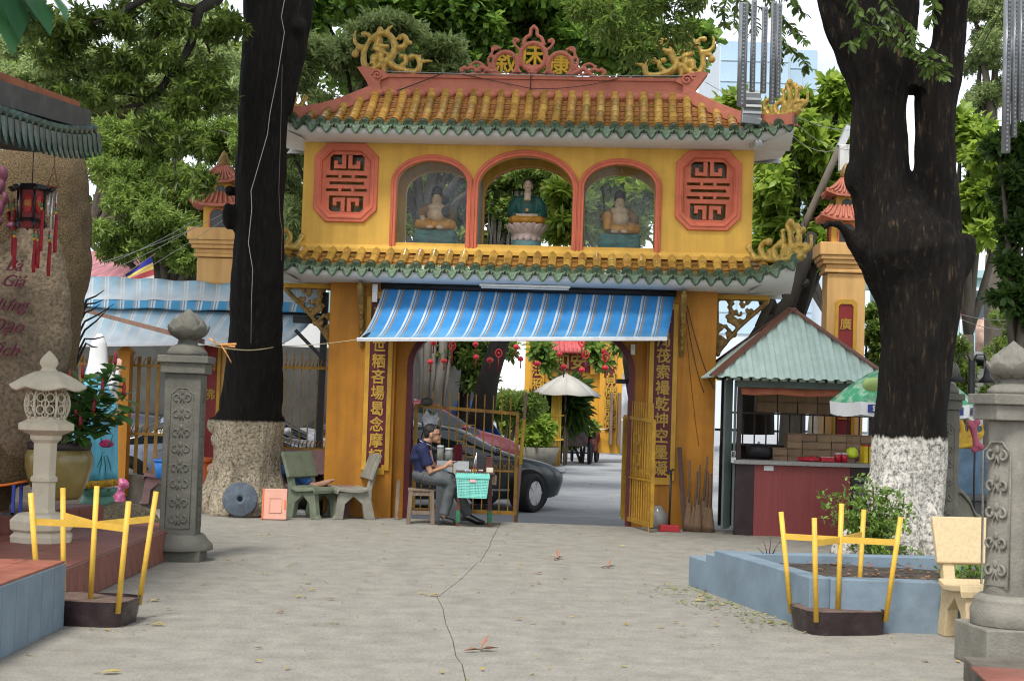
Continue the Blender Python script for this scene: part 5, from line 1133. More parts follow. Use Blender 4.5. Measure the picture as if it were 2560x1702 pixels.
for i in range(tube_n):
 t=(i+0.5)/tube_n;u=ee(t,0.0,0.06);b=MB()
 b.cyl(u-out*0.18+Vector((0,0,0.07)),u+out*0.05,0.032,0.032,8);b.build('tube_tile',M_GRN2,pv)
 b=MB();w_=dl/tube_n*0.46;o1=ee(t+0.5/tube_n,0.05,0.0);rows_=[]
 for v in range(6):
  vv=v/5;hw=w_*math.cos(math.pi/2*max(0,vv*1.35-0.35))**0.8 if v<5 else 0.001;rows_.append([o1+dn*(hw*s)+out*(0.012*(1-abs(s))+0.02*vv)+Vector((0,0,0.03-0.19*vv))for s in(-1,-.5,0,.5,1)])
 b.sheet(rows_);b.sheet([[p-out*0.012 for p in r_]for r_ in rows_]);b.build('drip_tile',M_GRN2,pv)
# --- red palace lantern hanging from it
lc=P(72,470,11.3);rl=thing('palace_lantern','black and red palace lantern with red tassels hanging before the rock','lantern',lc)
u=11.3/FPX*K;M_LBLK=mat('lacquer_black',(0.012,0.012,0.014),0.4,0.3,9,0.1);M_LRED=mat('lantern_red',(0.16,0.012,0.014),0.5,0.25,9,0.05);M_TAS=mat('tassel_red',(0.22,0.008,0.014),0.7,0.25,30,0.2)
b=MB();b.lathe([(30*u,-42*u),(34*u,-38*u),(30*u,-34*u)],6,sm=False);b.lathe([(30*u,30*u),(38*u,34*u),(34*u,44*u),(10*u,48*u)],6,sm=False)
for k in range(6):
 a=k*math.pi/3;c,s=math.cos(a),math.sin(a);b.cyl((30*u*c,30*u*s,-38*u),(32*u*c,32*u*s,34*u),2.6*u,n=6)
 b.tube([(32*u*c,32*u*s,36*u),(46*u*c,46*u*s,30*u),(50*u*c,50*u*s,38*u),(56*u*c,56*u*s,36*u)],[4*u,4*u,3*u,2*u],6);b.ell((46*u*c,46*u*s,34*u),(8*u,8*u,6*u),n=8,m_=5);b.tube([(30*u*c,30*u*s,-40*u),(36*u*c,36*u*s,-50*u),(28*u*c,28*u*s,-58*u)],[5*u,4*u,2*u],6)
b.build('frame',M_LBLK,rl)
b=MB();b.lathe([(27*u,-38*u),(29*u,34*u)],6,sm=False);b.lathe([(22*u,-56*u),(26*u,-42*u)],6,sm=False);b.build('silk_panels',M_LRED,rl)
for k in range(6):
 a=k*math.pi/3+math.pi/6;c,s=math.cos(a),math.sin(a);b=MB();b.ell((25.6*u*c,25.6*u*s,-2*u),(2*u,11*u,22*u),Matrix.Rotation(a,3,'Z'),n=12,m_=8);pn=b.build('medallion',mat('medallion_red',(0.30,0.012,0.012),0.5,0.2,20,0.05),rl)
 text('character','福',16*u,M_CHAR,pn,(28*u*c,28*u*s,-2*u),(math.pi/2,0,a+math.pi/2),depth=0.002)
for(x,y0,y1)in((-48,12,-120),(-32,-55,-150),(34,10,-110),(60,5,-110),(18,-60,-160),(28,-62,-150),(46,-60,-165),(-62,8,-40)):
 q_=MB();yy=-20*u*(1 if abs(x)<40 else-0.5);x0=x*u*0.9;q_.tube([(x0,yy,y0*u),(x0,yy,(y0-20)*u),(x0+0.01,yy,(y0-30)*u),(x0+0.005,yy,(y1+20)*u),(x0+0.008,yy,y1*u)],[1.5*u,1.5*u,4*u,5*u,4*u],8);ts=q_.build('tassel',M_TAS,rl)
 q_=MB();q_.ell((x0,yy,(y0-14)*u),(3.2*u,3.2*u,5*u),n=8,m_=6);q_.build('jade_bead',mat('jade',(0.02,0.16,0.07),0.3,0.1,5,0),ts);q_=MB();q_.cyl((x0,yy,(y0-20)*u),(x0,yy,(y0-26)*u),3.6*u,n=8);q_.build('gold_band',M_CHAR,ts)
q_=MB();q_.cyl((0,0,46*u),(0.0,0.0,0.66),0.004,n=5);q_.build('cord',M_WIRE,rl)
wc=P(122,440,11.6);wch=thing('wind_chime','small wind chime of silver tubes beside the palace lantern','wind chime',wc);q_=MB();q_.box((0,0,0.03),(0.09,0.06,0.012));q_.tube([(-0.04,0,0.03),(0,0,0.2),(0,0,0.5)],0.003,5);q_.tube([(0.04,0,0.03),(0,0,0.2)],0.003,5);q_.build('top_plate',mat('chime_wood',(0.2,0.06,0.03),0.6,0.2,9,0.1),wch)
for k,(x,l_)in enumerate(((-0.03,0.2),(-0.008,0.32),(0.02,0.38))):q_=MB();q_.cyl((x,0.01*k,0.0),(x,0.01*k,-l_),0.008,n=8);q_.build('chime_tube',mat('chime_silver',(0.55,0.55,0.56),0.25,0.05,5,0,metal=0.8),wch)
# --- statue in the blue cape, boulder under it
sb=G(290,1196);SY=16.2
bo=P(285,1180,SY);bl=MB();bl.ell((0,0,0.05),(0.42,0.4,0.24));bl.ell((0.18,-0.05,0.0),(0.3,0.3,0.2));bl.ell((-0.2,0,0.05),(0.3,0.35,0.22))
bt=organic('boulder',bl,mat('granite_brown',(0.085,0.07,0.045),0.9,col2=(0.25,0.2,0.12),mix=0.5,sharp=0.15,scale=30,bump=0.6,bscale=40,dirt=0.5),None,0.03,3,lambda c:0.03*noise.noise(c*4)+0.01*noise.noise(c*14),loc=(bo.x,SY,0.1));tag(bt,'low brown boulder under the blue-caped statue','boulder')
u=SY/FPX*K;st=P(226,1130,SY);sx0=st.x;SSH=12
stt=thing('robed_statue','standing statue in blue silk cape and white veil, back to the yard','statue',(sx0,SY,st.z),0.0)
def sp_(x,y,dy=0.0):p=P(x-SSH,y,SY+dy);return p-Vector((sx0,SY,st.z))
M_CAPE=mat('blue_silk',(0.10,0.37,0.50),0.35,0.25,4,0.25,10,stretch=(3,3,0.4));M_VEIL=mat('white_glaze',(0.60,0.61,0.60),0.3,0.06,4,0.03);M_FRINGE=mat('gold_fringe',(0.48,0.27,0.02),0.6,0.3,40,0.4)
b=MB();b.tube([sp_(232,1128),sp_(232,1060),sp_(238,1000),sp_(240,930),sp_(242,880),sp_(240,850),sp_(242,830)],[40*u,38*u,35*u,33*u,33*u,28*u,16*u],20,flat=0.8,flatdir=(0,1,0));b.ell(sp_(240,800),(19*u,20*u,26*u))
b.tube([sp_(258,860),sp_(276,900,-0.05),sp_(280,880,-0.1),sp_(284,850,-0.1)],[16*u,12*u,8*u,5*u],10);b.tube([sp_(262,900),sp_(266,1000),sp_(262,1100)],[20*u,18*u,22*u],12);organic('body',b,M_VEIL,stt,0.018,3)
b=MB();b.tube([sp_(243,768,0.02),sp_(240,790,0.0),sp_(238,830,-0.02),sp_(236,870,-0.06)],[7*u,18*u,22*u,27*u],16);organic('veil',b,M_VEIL,stt,0.018,3)
rows_=[]
for i in range(15):
 v=i/14;y=845+(1108-845)*v;cx=238-8*v;w_=(24+24*min(1,v*2.5)+8*v)*u;row=[]
 for k in range(33):
  a=math.pi*(0.98-0.0*v)*(1.08+k/32*0.92);fold=1+0.05*math.sin(k*1.3)*v
  p=sp_(cx,y);row.append((p.x+1.02*w_*fold*math.cos(a),0.92*w_*fold*math.sin(a)-0.01,p.z+0.05*(math.cos(a)*0.5+0.3)*v))
 rows_.append(row)
b=MB();b.sheet(rows_);cp=b.build('cape',M_CAPE,stt);so_=cp.modifiers.new('t','SOLIDIFY');so_.thickness=0.01
b=MB()
for k in range(32):
 x,y,z=rows_[-1][k];x2,y2,z2=rows_[-1][k+1]
 for j in(0.0,0.5):b.cyl((x+(x2-x)*j,y+(y2-y)*j,z),(x+(x2-x)*j,y+(y2-y)*j-0.005,z-0.075),0.008,n=5)
b.build('cape_fringe',M_FRINGE,cp)
b=MB();row=rows_[6]
for k in range(18,33):x,y,z=row[k];b.cyl((x*1.04,y*1.04,z+0.02),(x*1.06,y*1.06,z-0.05),0.011,n=5)
b.build('waist_fringe',M_FRINGE,cp)
ml=MB();fl=sp_(252,1030,-0.36)
for k in range(7):a=R(-60+20*k);ml.ell(fl+Vector((0.05*math.sin(a),0.075,0.045*math.cos(a))),(0.022,0.012,0.05),Matrix.Rotation(a,3,'Y'),n=8,m_=6)
organic('embroidered_lotus',ml,mat('lotus_magenta',(0.36,0.03,0.12),0.5,0.2,20,0.1),cp,0.008,1);ml=MB();f2=sp_(250,985,-0.36);ml.ell(f2+Vector((0,0.085,0)),(0.018,0.012,0.04),n=8,m_=6);ml.build('embroidered_bud',MATS['lotus_magenta'],cp)
ml=MB()
for(x0,x1,y0,y1)in((246,240,1050,1090),(252,254,1050,1095),(258,268,1048,1085),(248,236,1040,1075),(260,272,1030,1000),(246,240,1020,1000)):ml.tube([sp_(x0,y0,-0.29),sp_((x0+x1)/2+2,(y0+y1)/2,-0.3),sp_(x1,y1,-0.29)],[0.008,0.007,0.003],5)
ml.build('embroidered_leaves',mat('emb_green',(0.02,0.14,0.12),0.6,0.2,9,0.1),cp)
b=MB();q_=sp_(283,848,-0.1)
for k in range(4):b.tube([q_+Vector((-0.01+0.014*k,-0.01,0.0)),q_+Vector((-0.012+0.016*k,-0.012,0.06)),q_+Vector((-0.012+0.017*k,-0.005,0.115-0.012*abs(k-1.3)))],[0.011,0.009,0.006],6)
b.tube([q_+Vector((-0.02,-0.02,0.0)),q_+Vector((-0.045,-0.03,0.05))],[0.01,0.007],6);b.ell(q_+Vector((0.01,0,-0.01)),(0.032,0.018,0.045));organic('hand',b,mat('statue_pinkskin',(0.55,0.36,0.27),0.5,0.05,5,0),stt,0.006,1)
b=MB();petals(b,10,0.12,0.2,-0.06,0.04,0.06,0.2,0.025);b.lathe([(0.2,-0.16),(0.17,-0.08),(0.12,0.0)],20);b.build('lotus_base',mat('lotus_green',(0.10,0.26,0.19),0.5,0.2,6,0.1),stt)
# --- glazed jar with a leafy shrub
JY=13.6;jp=P(132,1148,JY);u=JY/FPX*K;jr=thing('glazed_jar','big olive glazed jar with dark rim behind the stone lantern','pot',(jp.x,JY,jp.z))
b=MB();b.lathe([(46*u,0),(52*u,8*u),(66*u,40*u),(75*u,75*u),(76*u,98*u),(70*u,113*u),(64*u,113*u),(60*u,100*u),(0.01,98*u)],32);b.build('jar',mat('olive_glaze',(0.20,0.155,0.05),0.3,0.2,4,0.05,coat=0.3),jr)
b=MB();b.lathe([(70*u,110*u),(72*u,128*u),(66*u,130*u),(64*u,112*u)],32);b.build('rim',mat('rim_dark',(0.03,0.02,0.018),0.5,0.2,5,0.1),jr)
pl_=thing('ginger_plant','leafy potted shrub with red flower spikes in the glazed jar','plant',(jp.x,JY,jp.z+112*u));st_=MB();tips,tds=[],[];spikes=[]
for(x,y,dy)in((110,905,0),(160,885,0),(205,900,0.1),(250,860,0),(285,910,0),(270,940,-0.1),(215,950,-0.15),(175,960,-0.1),(150,930,0.1),(200,930,-0.05),(235,905,-0.1),(255,975,-0.1),(185,985,-0.2),(225,985,-0.15),(60,930,0.1),(265,840,0.05),(190,870,0.1)):
 e=P(x,y,JY+dy)-Vector((jp.x,JY,jp.z+112*u));s0_=Vector((rnd.uniform(-.1,.1)+0.05,rnd.uniform(-.1,.1),0));m_=s0_.lerp(e,0.5)+Vector((0.02,0,0.05));pp_=bez(s0_,m_,e.lerp(m_,0.4),e,8);st_.tube(pp_,0.008,5)
 for f in(0.55,0.75,0.9,1.0):
  j=pp_[min(8,int(f*8))];tips.append(j);tds.append((0.25,-0.1,0.9))
 if rnd.random()<0.6:spikes.append(pp_[-1])
st_.build('stems',mat('stem_green',(0.08,0.13,0.04),0.6,0.2,6,0.1),pl_)
ps,ds,sz=rosettes(np.array(tips),np.array(tds),3,0.2,5,(0.7,1.7),0.06);ds[:,2]-=0.25
obj('leaves',leaf_mesh('leaves',ps,ds,sz,'round',3,0.8),leafmat('leaf_ginger',(0.02,0.06,0.015),(0.07,0.16,0.03),0.35,0.3),pl_)
for i,s_ in enumerate(spikes):q_=MB();q_.lathe([(0.012,0),(0.017,0.03),(0.015,0.09),(0.002,0.14)],8,c=s_);q_.build('flower_spike',mat('spike_red',(0.22,0.01,0.02),0.5,0.2,20,0.2),pl_)
# orange seesaw-like stool at the frame edge
p0=P(28,1112,13.3);ot=thing('folding_stool','small orange-topped stool with blue legs beside the rock','stool',(p0.x,13.3,Z2));h=p0.z-Z2
b=MB();b.sheet([[(-0.25+0.36*i/8,y_,h+0.05*(i/8)**2-0.02)for i in range(9)]for y_ in(-0.12,0.12)]);o_=b.build('seat',mat('orange_cloth',(0.60,0.13,0.015),0.6,0.1,6,0.05),ot);o_.modifiers.new('t','SOLIDIFY').thickness=0.02
for y_ in(-0.1,0.1):b=MB();b.bar((0.05,y_,h),(0.05,y_,0.02),0.025);b.build('leg',mat('blue_leg',(0.02,0.05,0.30),0.5,0.1,6,0),ot)
for y_ in(-0.1,0.1):b=MB();b.bar((-0.2,y_,h),(-0.2,y_,0.02),0.025);b.build('leg',MATS['blue_leg'],ot)
b=MB();b.bar((-0.05,-0.1,0.03),(0.18,-0.1,0.03),0.025);b.build('foot',M_STEELB,ot)
# ================================================================== benches, bins and odds and ends by the left tree
def bench(name,label,loc,rotz,m,w_=0.75,back=True,seat_h=0.42,text_=None):
 """cast terrazzo bench: curved seat, backrest slab, two end frames; faces -y"""
 t=thing(name,label,'bench',loc,rotz)
 b=MB();prof_=[(-0.24,seat_h-0.03),(-0.22,seat_h+0.015),(-0.1,seat_h),(0.05,seat_h-0.01),(0.16,seat_h+0.02)]
 b.prism(prof_+[(y,z-0.045)for y,z in prof_[::-1]],-w_/2,w_/2,'x');b.build('seat',m,t,bev=0.008)
 bp_=[(0.17,seat_h+0.13),(0.29,seat_h+0.46),(0.335,seat_h+0.44),(0.215,seat_h+0.11)]
 b=MB();b.prism(bp_,-w_/2,w_/2,'x');b.build('backrest',m,t,bev=0.01)
 for sx in(-1,1):
  b=MB();x=sx*(w_/2-0.09)
  b.prism([(-0.21,seat_h-0.045),(-0.25,0.06),(-0.29,0),(-0.15,0),(-0.13,0.2),(-0.02,0.3),(0.1,0.2),(0.14,0),(0.28,0),(0.22,0.25),(0.22,seat_h-0.02),(0.30,seat_h+0.3),(0.24,seat_h+0.3),(0.15,seat_h-0.02)],x-0.045,x+0.045,'x');b.build('end_frame',m,t,bev=0.008)
 return t
M_BGRN=mat('bench_green',(0.16,0.185,0.125),0.8,0.25,5,0.2,dirt=0.5,dirtcol=(0.08,0.085,0.06),dscale=5);M_BGRY=mat('bench_grey',(0.23,0.22,0.18),0.85,0.2,5,0.2,dirt=0.6,dirtcol=(0.10,0.095,0.08),dscale=4)
M_BMAU=mat('bench_mauve',(0.22,0.13,0.125),0.8,0.15,7,0.15,dirt=0.4,dirtcol=(0.12,0.08,0.08),dscale=4);M_BTER=mat('bench_terrazzo',(0.50,0.385,0.22),0.6,0.1,40,0.1,dirt=0.25,dirtcol=(0.3,0.22,0.12),dscale=30)
g_=G(728,1192);bench('stone_bench','mossy green stone bench beside the black trunk',(g_.x-0.05,g_.y+0.05,0),1.05,M_BGRN,0.62,seat_h=0.40)
g_=G(815,1190);bench('stone_bench','weathered grey stone bench against the orange pier',(g_.x-0.06,g_.y-0.1,0),-1.25,M_BGRY,0.8,seat_h=0.40)
g_=P(690,1110,20.35);mb_=bench('stone_bench','mauve stone bench the sleeper lies on, behind the trunk',(g_.x+0.0,20.28,0),0.06,M_BMAU,1.5,seat_h=0.4)
g_=G(368,1150);bench('stone_bench','mauve stone bench behind the slim lotus column',(g_.x+0.12,g_.y-0.5,0),-1.35,M_BMAU,1.0,seat_h=0.42)
M_JEAN=mat('denim',(0.025,0.07,0.19),0.85,0.25,14,0.3);M_SKIN=mat('skin',(0.36,0.19,0.12),0.5,0.1,10,0.05)
sl=thing('person','person in blue jeans lying on the mauve bench with bare feet out','person',(g_.x*0+P(690,1110,20.1).x,20.12,0.0))
b=MB();o_=Vector((P(690,1110,20.1).x,20.12,0))
def lp(x,y,Y=20.05):return P(x,y,Y)-o_
hip=Vector((-0.42,0.06,0.52));b.tube([hip,Vector((-0.6,0.08,0.55)),Vector((-0.82,0.1,0.56)),Vector((-0.98,0.1,0.54))],[0.16,0.16,0.18,0.1],12,flat=0.8,flatdir=(0,0,1));b.tube([Vector((-0.96,0.1,0.55)),Vector((-1.08,0.1,0.56))],[0.055,0.055],10);b.ell((-1.17,0.1,0.57),(0.11,0.085,0.09));b.tube([Vector((-0.92,-0.06,0.56)),Vector((-0.75,-0.12,0.52)),Vector((-0.52,-0.08,0.60))],[0.06,0.05,0.04],8)
ft=lp(768,1105,19.95);an=lp(720,1118,20.0)
for dx,dz,dy in((0,0,0),(-0.10,-0.05,0.1)):
 f1,a1=ft+Vector((dx,dy,dz)),an+Vector((dx,dy,dz-0.01));kn=lp(678,1075,20.02)+Vector((dx,dy,dz));b.tube([hip,kn,a1],[0.1,0.075,0.045],10);b.tube([a1+Vector((-0.03,0,-0.01)),a1.lerp(f1,0.55),f1],[0.045,0.04,0.022],10,flat=0.7,flatdir=(0.3,1,0))
 for k in range(5):e=f1+Vector((0.0,-0.03+0.014*k,0.0));b.tube([e-Vector((0.03,0,0.01)),e+Vector((0.025-0.006*abs(k-1),0,0.012))],[0.011,0.009],6)
organic('body',b,M_SKIN,sl,0.012,2)
b=MB()
for dx,dz,dy in((0,0,0),(-0.10,-0.05,0.1)):
 kn=lp(678,1075,20.02)+Vector((dx,dy,dz));a1=an+Vector((dx-0.03,dy,dz));b.tube([hip,kn,kn.lerp(a1,0.92)],[0.14,0.1,0.072],12)
b.ell(hip,(0.19,0.17,0.15));organic('jeans',b,M_JEAN,sl,0.014,2)
b=MB();b.tube([Vector((-0.5,0.06,0.54)),Vector((-0.72,0.09,0.56)),Vector((-0.96,0.1,0.55))],[0.185,0.2,0.15],12,flat=0.85,flatdir=(0,0,1));organic('shirt',b,mat('shirt_grey',(0.12,0.13,0.15),0.8,0.2,6,0.2),sl,0.014,2)
g_=G(557,1190);dk=thing('concrete_disc','round dark blue-grey disc with centre hole leaning on the pale trunk base','disc',(g_.x-0.01,g_.y-0.12,0.235),0.1);b=MB();b.lathe([(0.035,-0.03),(0.215,-0.03),(0.225,-0.01),(0.225,0.015),(0.21,0.028),(0.09,0.026),(0.08,0.034),(0.035,0.034),(0.035,-0.03)],40,rotm=Matrix.Rotation(math.pi/2-0.22,3,'X'));b.build('disc',mat('slate_paint',(0.075,0.095,0.12),0.8,0.2,8,0.15,dirt=0.5,dirtcol=(0.25,0.25,0.24),dscale=14),dk)
g_=G(632,1197);ld=thing('bin_lid','faded orange plastic bin lid leaning against the trunk','lid',(g_.x,g_.y,0.0),0.12);M_OPL=mat('orange_plastic',(0.62,0.15,0.04),0.45,0.12,5,0.05);M_OPLF=mat('orange_plastic_pale',(0.60,0.30,0.22),0.5,0.1,5,0.05)
rt_=Matrix.Rotation(-0.25,3,'X');b=MB();b.box(rt_@Vector((0,0,0.205)),(0.30,0.03,0.40),rt_);b.build('panel',M_OPLF,ld,bev=0.012);b=MB();b.tube([rt_@Vector(p)for p in((-0.07,-0.018,0.09),(0.08,-0.018,0.09),(0.08,-0.018,0.28),(-0.07,-0.018,0.28))],0.008,6,closed=True);b.build('ridge',M_OPLF,ld);b=MB();b.box(rt_@Vector((-0.155,0,0.205)),(0.02,0.045,0.40),rt_);b.build('edge',M_OPL,ld,bev=0.004);b=MB();b.box(rt_@Vector((0.125,-0.018,0.2)),(0.02,0.012,0.12),rt_);b.build('handle',M_OPL,ld)
g_=G(700,1186);sp2=thing('slipper','white slipper on the ground under the green bench','slipper',(g_.x,g_.y,0),0.3);b=MB();b.ell((0,0,0.012),(0.13,0.05,0.014));b.build('sole',M_VEIL,sp2);b=MB();b.ell((-0.04,0,0.04),(0.075,0.052,0.04));b.build('strap',M_VEIL,sp2)
g_=G(466,1166);ob=thing('waste_bin','tall orange plastic bin between the slim column and the trunk','bin',(g_.x,g_.y-0.2,0));b=MB();b.lathe([(0.15,0),(0.15,0.03),(0.21,0.66),(0.195,0.66),(0.14,0.03),(0.01,0.03)],24);b.build('tub',M_OPL,ob);b=MB();b.lathe([(0.205,0.63),(0.235,0.64),(0.235,0.69),(0.205,0.69)],24);b.build('rim',M_OPL,ob)
g_=P(378,1098,20.3);bb_=thing('bucket','small blue bucket on the mauve bench by the column','bucket',(g_.x,20.2,0.43));b=MB();b.lathe([(0.09,0),(0.12,0.24),(0.11,0.24),(0.085,0.02),(0.01,0.02)],20);b.build('tub',mat('blue_plastic',(0.02,0.16,0.5),0.4,0.1,5,0),bb_);b=MB();b.lathe([(0.118,0.22),(0.13,0.22),(0.13,0.25),(0.118,0.25)],20);b.build('rim',MATS['blue_plastic'],bb_)
g_=G(262,1128,0.2);pk=thing('pink_bag','crumpled pink plastic bag behind the blue-caped statue','bag',(P(268,1110,17.5).x,17.5,0.1));b=MB();b.ell((0,0,0.2),(0.12,0.1,0.2));b.ell((0.05,0,0.4),(0.1,0.06,0.07));b.ell((-0.03,0,0.34),(0.07,0.06,0.09));organic('bag',b,mat('pink_plastic',(0.40,0.10,0.20),0.35,0.2,8,0.3),pk,0.015,1,lambda c:0.02*noise.noise(c*18))
# cord from column to trunk with a torn ribbon, brown strap
wr=MB();a,c=P(480,795,14.35),P(640,797,19.85);wr.tube([a.lerp(c,i/10)-Vector((0,0,0.05*math.sin(math.pi*i/10)))for i in range(11)],0.006,5);w1=wr.build('cord',mat('twine',(0.45,0.38,0.22),0.8,0.2,30,0.2),None);tag(w1,'thin twine tied from the slim column to the black trunk','cord')
wr=MB();e=gw(-1.98,-1.19,2.33);wr.tube([Vector(c).lerp(e,i/8)-Vector((0,0,0.02*math.sin(math.pi*i/8)))for i in range(9)],0.005,5);tag(wr.build('cord',MATS['twine']),'thin line running from the black trunk to the blue awning','cord')
rb=MB();r0=P(505,795,15.0)
for(dx,dz,l_,dd_)in((0,0,0.16,(0.8,0,-0.1)),(0.02,-0.01,0.2,(0.5,0,-0.8)),(0.03,0,0.14,(0.9,0,0.05)),(-0.02,0,0.1,(-0.6,0,0.4))):
 dv=Vector(dd_).normalized()*l_;rb.sheet([[r0+Vector((dx,0,dz)),r0+Vector((dx,0,dz))+dv*0.5+Vector((0,0.02,0)),r0+Vector((dx,0,dz))+dv],[r0+Vector((dx,0.01,dz+0.02)),r0+Vector((dx,0.03,dz+0.02))+dv*0.5,r0+Vector((dx,0.01,dz+0.02))+dv]])
o_=rb.build('ribbon',mat('ribbon_orange',(0.55,0.25,0.07),0.7,0.4,20,0.1));tag(o_,'torn orange ribbon tied on the twine by the slim column','ribbon');o_.modifiers.new('t','SOLIDIFY').thickness=0.003
wr=MB();wr.bar(P(200,716,19.9),P(470,787,14.4),0.012,0.05);tag(wr.build('strap',mat('strap_brown',(0.22,0.12,0.08),0.8,0.2,8,0.1)),'flat brown strap stretched behind the slim lotus column','strap')
# ================================================================== the man at his table
M_NAVY=mat('navy_shirt',(0.010,0.014,0.055),0.8,0.25,12,0.2,30);M_TROU=mat('grey_trousers',(0.075,0.08,0.085),0.8,0.2,8,0.25,20);M_SHOE=mat('black_leather',(0.01,0.01,0.011),0.25,0.2,6,0.05,spec=0.6);M_HAIR=mat('black_hair',(0.010,0.009,0.008),0.5,0.3,60,0.4,80)
MY=19.32;mo=Vector((P(985,1195,MY).x,MY,0));man=thing('person','man in navy polo and grey trousers sitting on a stool, looking at his phone','person',mo)
def mp_(x,y,dy=0.0):return P(x,y,MY+dy)-mo
hipc=mp_(978,1092);shl=mp_(973,1030);nk=mp_(982,1012);hd=mp_(996,1004-6)
kneeN=mp_(1040,1108,-0.12);ankN=mp_(1022,1190,-0.12);kneeF=mp_(1046,1105,0.1);ankF=mp_(1078,1190,0.1)
hS=0.108
b=MB();b.ell(hd+Vector((0,0,0.01)),(0.092,0.075,0.112),Matrix.Rotation(0.25,3,'Y'));b.ell(hd+Vector((0.035,0,-0.055)),(0.065,0.058,0.062));b.ell(hd+Vector((0.098,0,-0.03)),(0.02,0.015,0.024),Matrix.Rotation(0.4,3,'Y'));b.ell(hd+Vector((0.075,0,-0.105)),(0.03,0.03,0.02));b.ell(hd+Vector((0.088,0,-0.068)),(0.018,0.024,0.012));b.ell(hd+Vector((0.085,0,0.012)),(0.02,0.05,0.014))
for s in(-1,1):b.ell(hd+Vector((-0.012,s*0.076,-0.02)),(0.022,0.012,0.034))
b.tube([nk+Vector((-0.03,0,-0.06)),hd+Vector((-0.02,0,-0.06))],[0.058,0.052],10)
b.tube([shl+Vector((0,0,-0.05)),hipc+Vector((0,0,0.08))],[0.12,0.13],12)
for s,kn,an_ in((-1,kneeN,ankN),(1,kneeF,ankF)):
 h0=hipc+Vector((0,s*0.09,-0.02));b.tube([h0,kn,an_],[0.075,0.055,0.038],10)
 s0_=shl+Vector((0.0,s*0.17,-0.01));el=mp_(993,1085)+Vector((0.0,s*0.19,0))if s<0 else mp_(1000,1078)+Vector((0,0.2,0));wr_=mp_(1022,1076)+Vector((0,s*0.06,0));hn=mp_(1032,1068)+Vector((0,s*0.04,0))
 b.tube([s0_,el,wr_,hn],[0.05,0.042,0.027,0.03],10);b.ell(hn+Vector((0.015,0,0.0)),(0.042,0.018,0.036),Matrix.Rotation(0.5,3,'Y'))
 for k in range(4):
  f0=hn+Vector((0.03,s*0.004,0.03-0.017*k));b.tube([f0,f0+Vector((0.03-0.002*k,-s*0.012,0.006-0.006*k)),f0+Vector((0.045-0.004*k,-s*0.038,0.0-0.006*k))],[0.0095,0.0085,0.007],6)
 b.tube([hn+Vector((0.0,0,0.025)),hn+Vector((0.022,-s*0.012,0.048)),hn+Vector((0.045,-s*0.02,0.05))],[0.011,0.009,0.007],6)
organic('body',b,M_SKIN,man,0.007,2)
b=MB();b.tube([hipc+Vector((-0.03,0,0.02)),hipc+Vector((-0.035,0,0.14)),shl+Vector((-0.03,0,-0.13)),shl+Vector((-0.015,0,-0.02)),nk+Vector((-0.025,0,-0.075))],[0.15,0.165,0.185,0.165,0.085],18,flat=0.72,flatdir=(1,0,0))
for s in(-1,1):
 s0_=shl+Vector((0.0,s*0.15,0.0));el=mp_(993,1085)+Vector((0.0,s*0.19,0))if s<0 else mp_(1000,1078)+Vector((0,0.2,0));b.tube([s0_,s0_.lerp(el,0.75)],[0.085,0.072],12);b.ell(s0_,(0.085,0.07,0.08))
organic('polo_shirt',b,M_NAVY,man,0.012,2,lambda c:0.006*noise.noise(c*14))
b=MB();cl_=nk+Vector((-0.015,0,-0.045));b.tube([cl_+Vector((0.07*math.cos(a),0.065*math.sin(a),0.02-0.028*math.cos(a)))for a in[2*math.pi*k/16 for k in range(16)]],0.014,6,closed=True);b.build('collar',M_NAVY,man)
b=MB();b.tube([cl_+Vector((0.078*math.cos(a),-0.075*abs(math.sin(a))-0.004,0.005-0.03*math.cos(a)))for a in[0.3+2.4*k/10 for k in range(11)]],0.004,5);b.build('collar_piping',M_VEIL,man)
b=MB();b.ell(hipc+Vector((-0.01,0,-0.005)),(0.16,0.17,0.12))
for s,kn,an_ in((-1,kneeN,ankN),(1,kneeF,ankF)):b.tube([hipc+Vector((0,s*0.09,-0.02)),kn+Vector((-0.03,0,0.01)),kn+Vector((0,0,-0.06)),an_+Vector((0,0,0.03))],[0.115,0.088,0.08,0.066],14)
organic('trousers',b,M_TROU,man,0.012,2,lambda c:0.008*noise.noise(Vector((c.x*16,c.y*10,c.z*9))))
for s,an_,tz,toe in((-1,ankN,0.0,0.19),(1,ankF,0.05,0.22)):
 b=MB();g0=Vector((an_.x,an_.y,0.045));b.tube([g0+Vector((-0.06,0,0.01+tz)),g0+Vector((0.02,0,0.015+tz*0.6)),g0+Vector((toe*0.6,0,-0.005)),g0+Vector((toe,0,-0.015))],[0.045,0.05,0.044,0.022],12,flat=0.85,flatdir=(0,1,0));b.ell(g0+Vector((0,0,0.04+tz)),(0.045,0.042,0.05));b.box(g0+Vector((-0.055,0,-0.027+tz)),(0.06,0.07,0.035));organic('shoe',b,M_SHOE,man,0.009,2)
b=MB();b.ell(hd+Vector((-0.025,0,0.045)),(0.095,0.083,0.085));b.ell(hd+Vector((-0.06,0,0.0)),(0.05,0.078,0.075));b.ell(hd+Vector((0.05,0,0.085)),(0.045,0.06,0.035));organic('hair',b,M_HAIR,man,0.009,2,lambda c:0.008*noise.noise(c*45))
b=MB()
for s in(-1,1):b.tube([hd+Vector((0.1,s*0.03+0.022*math.cos(a),-0.008+0.017*math.sin(a)))for a in[2*math.pi*k/10 for k in range(10)]],0.0025,5,closed=True);b.tube([hd+Vector((0.098,s*0.052,-0.005)),hd+Vector((0.0,s*0.085,0.0))],0.0025,5);b.ell(hd+Vector((0.087,s*0.03,-0.008)),(0.006,0.011,0.006),n=6,m_=4);b.tube([hd+Vector((0.093,s*0.012,0.022)),hd+Vector((0.088,s*0.05,0.022))],0.005,5)
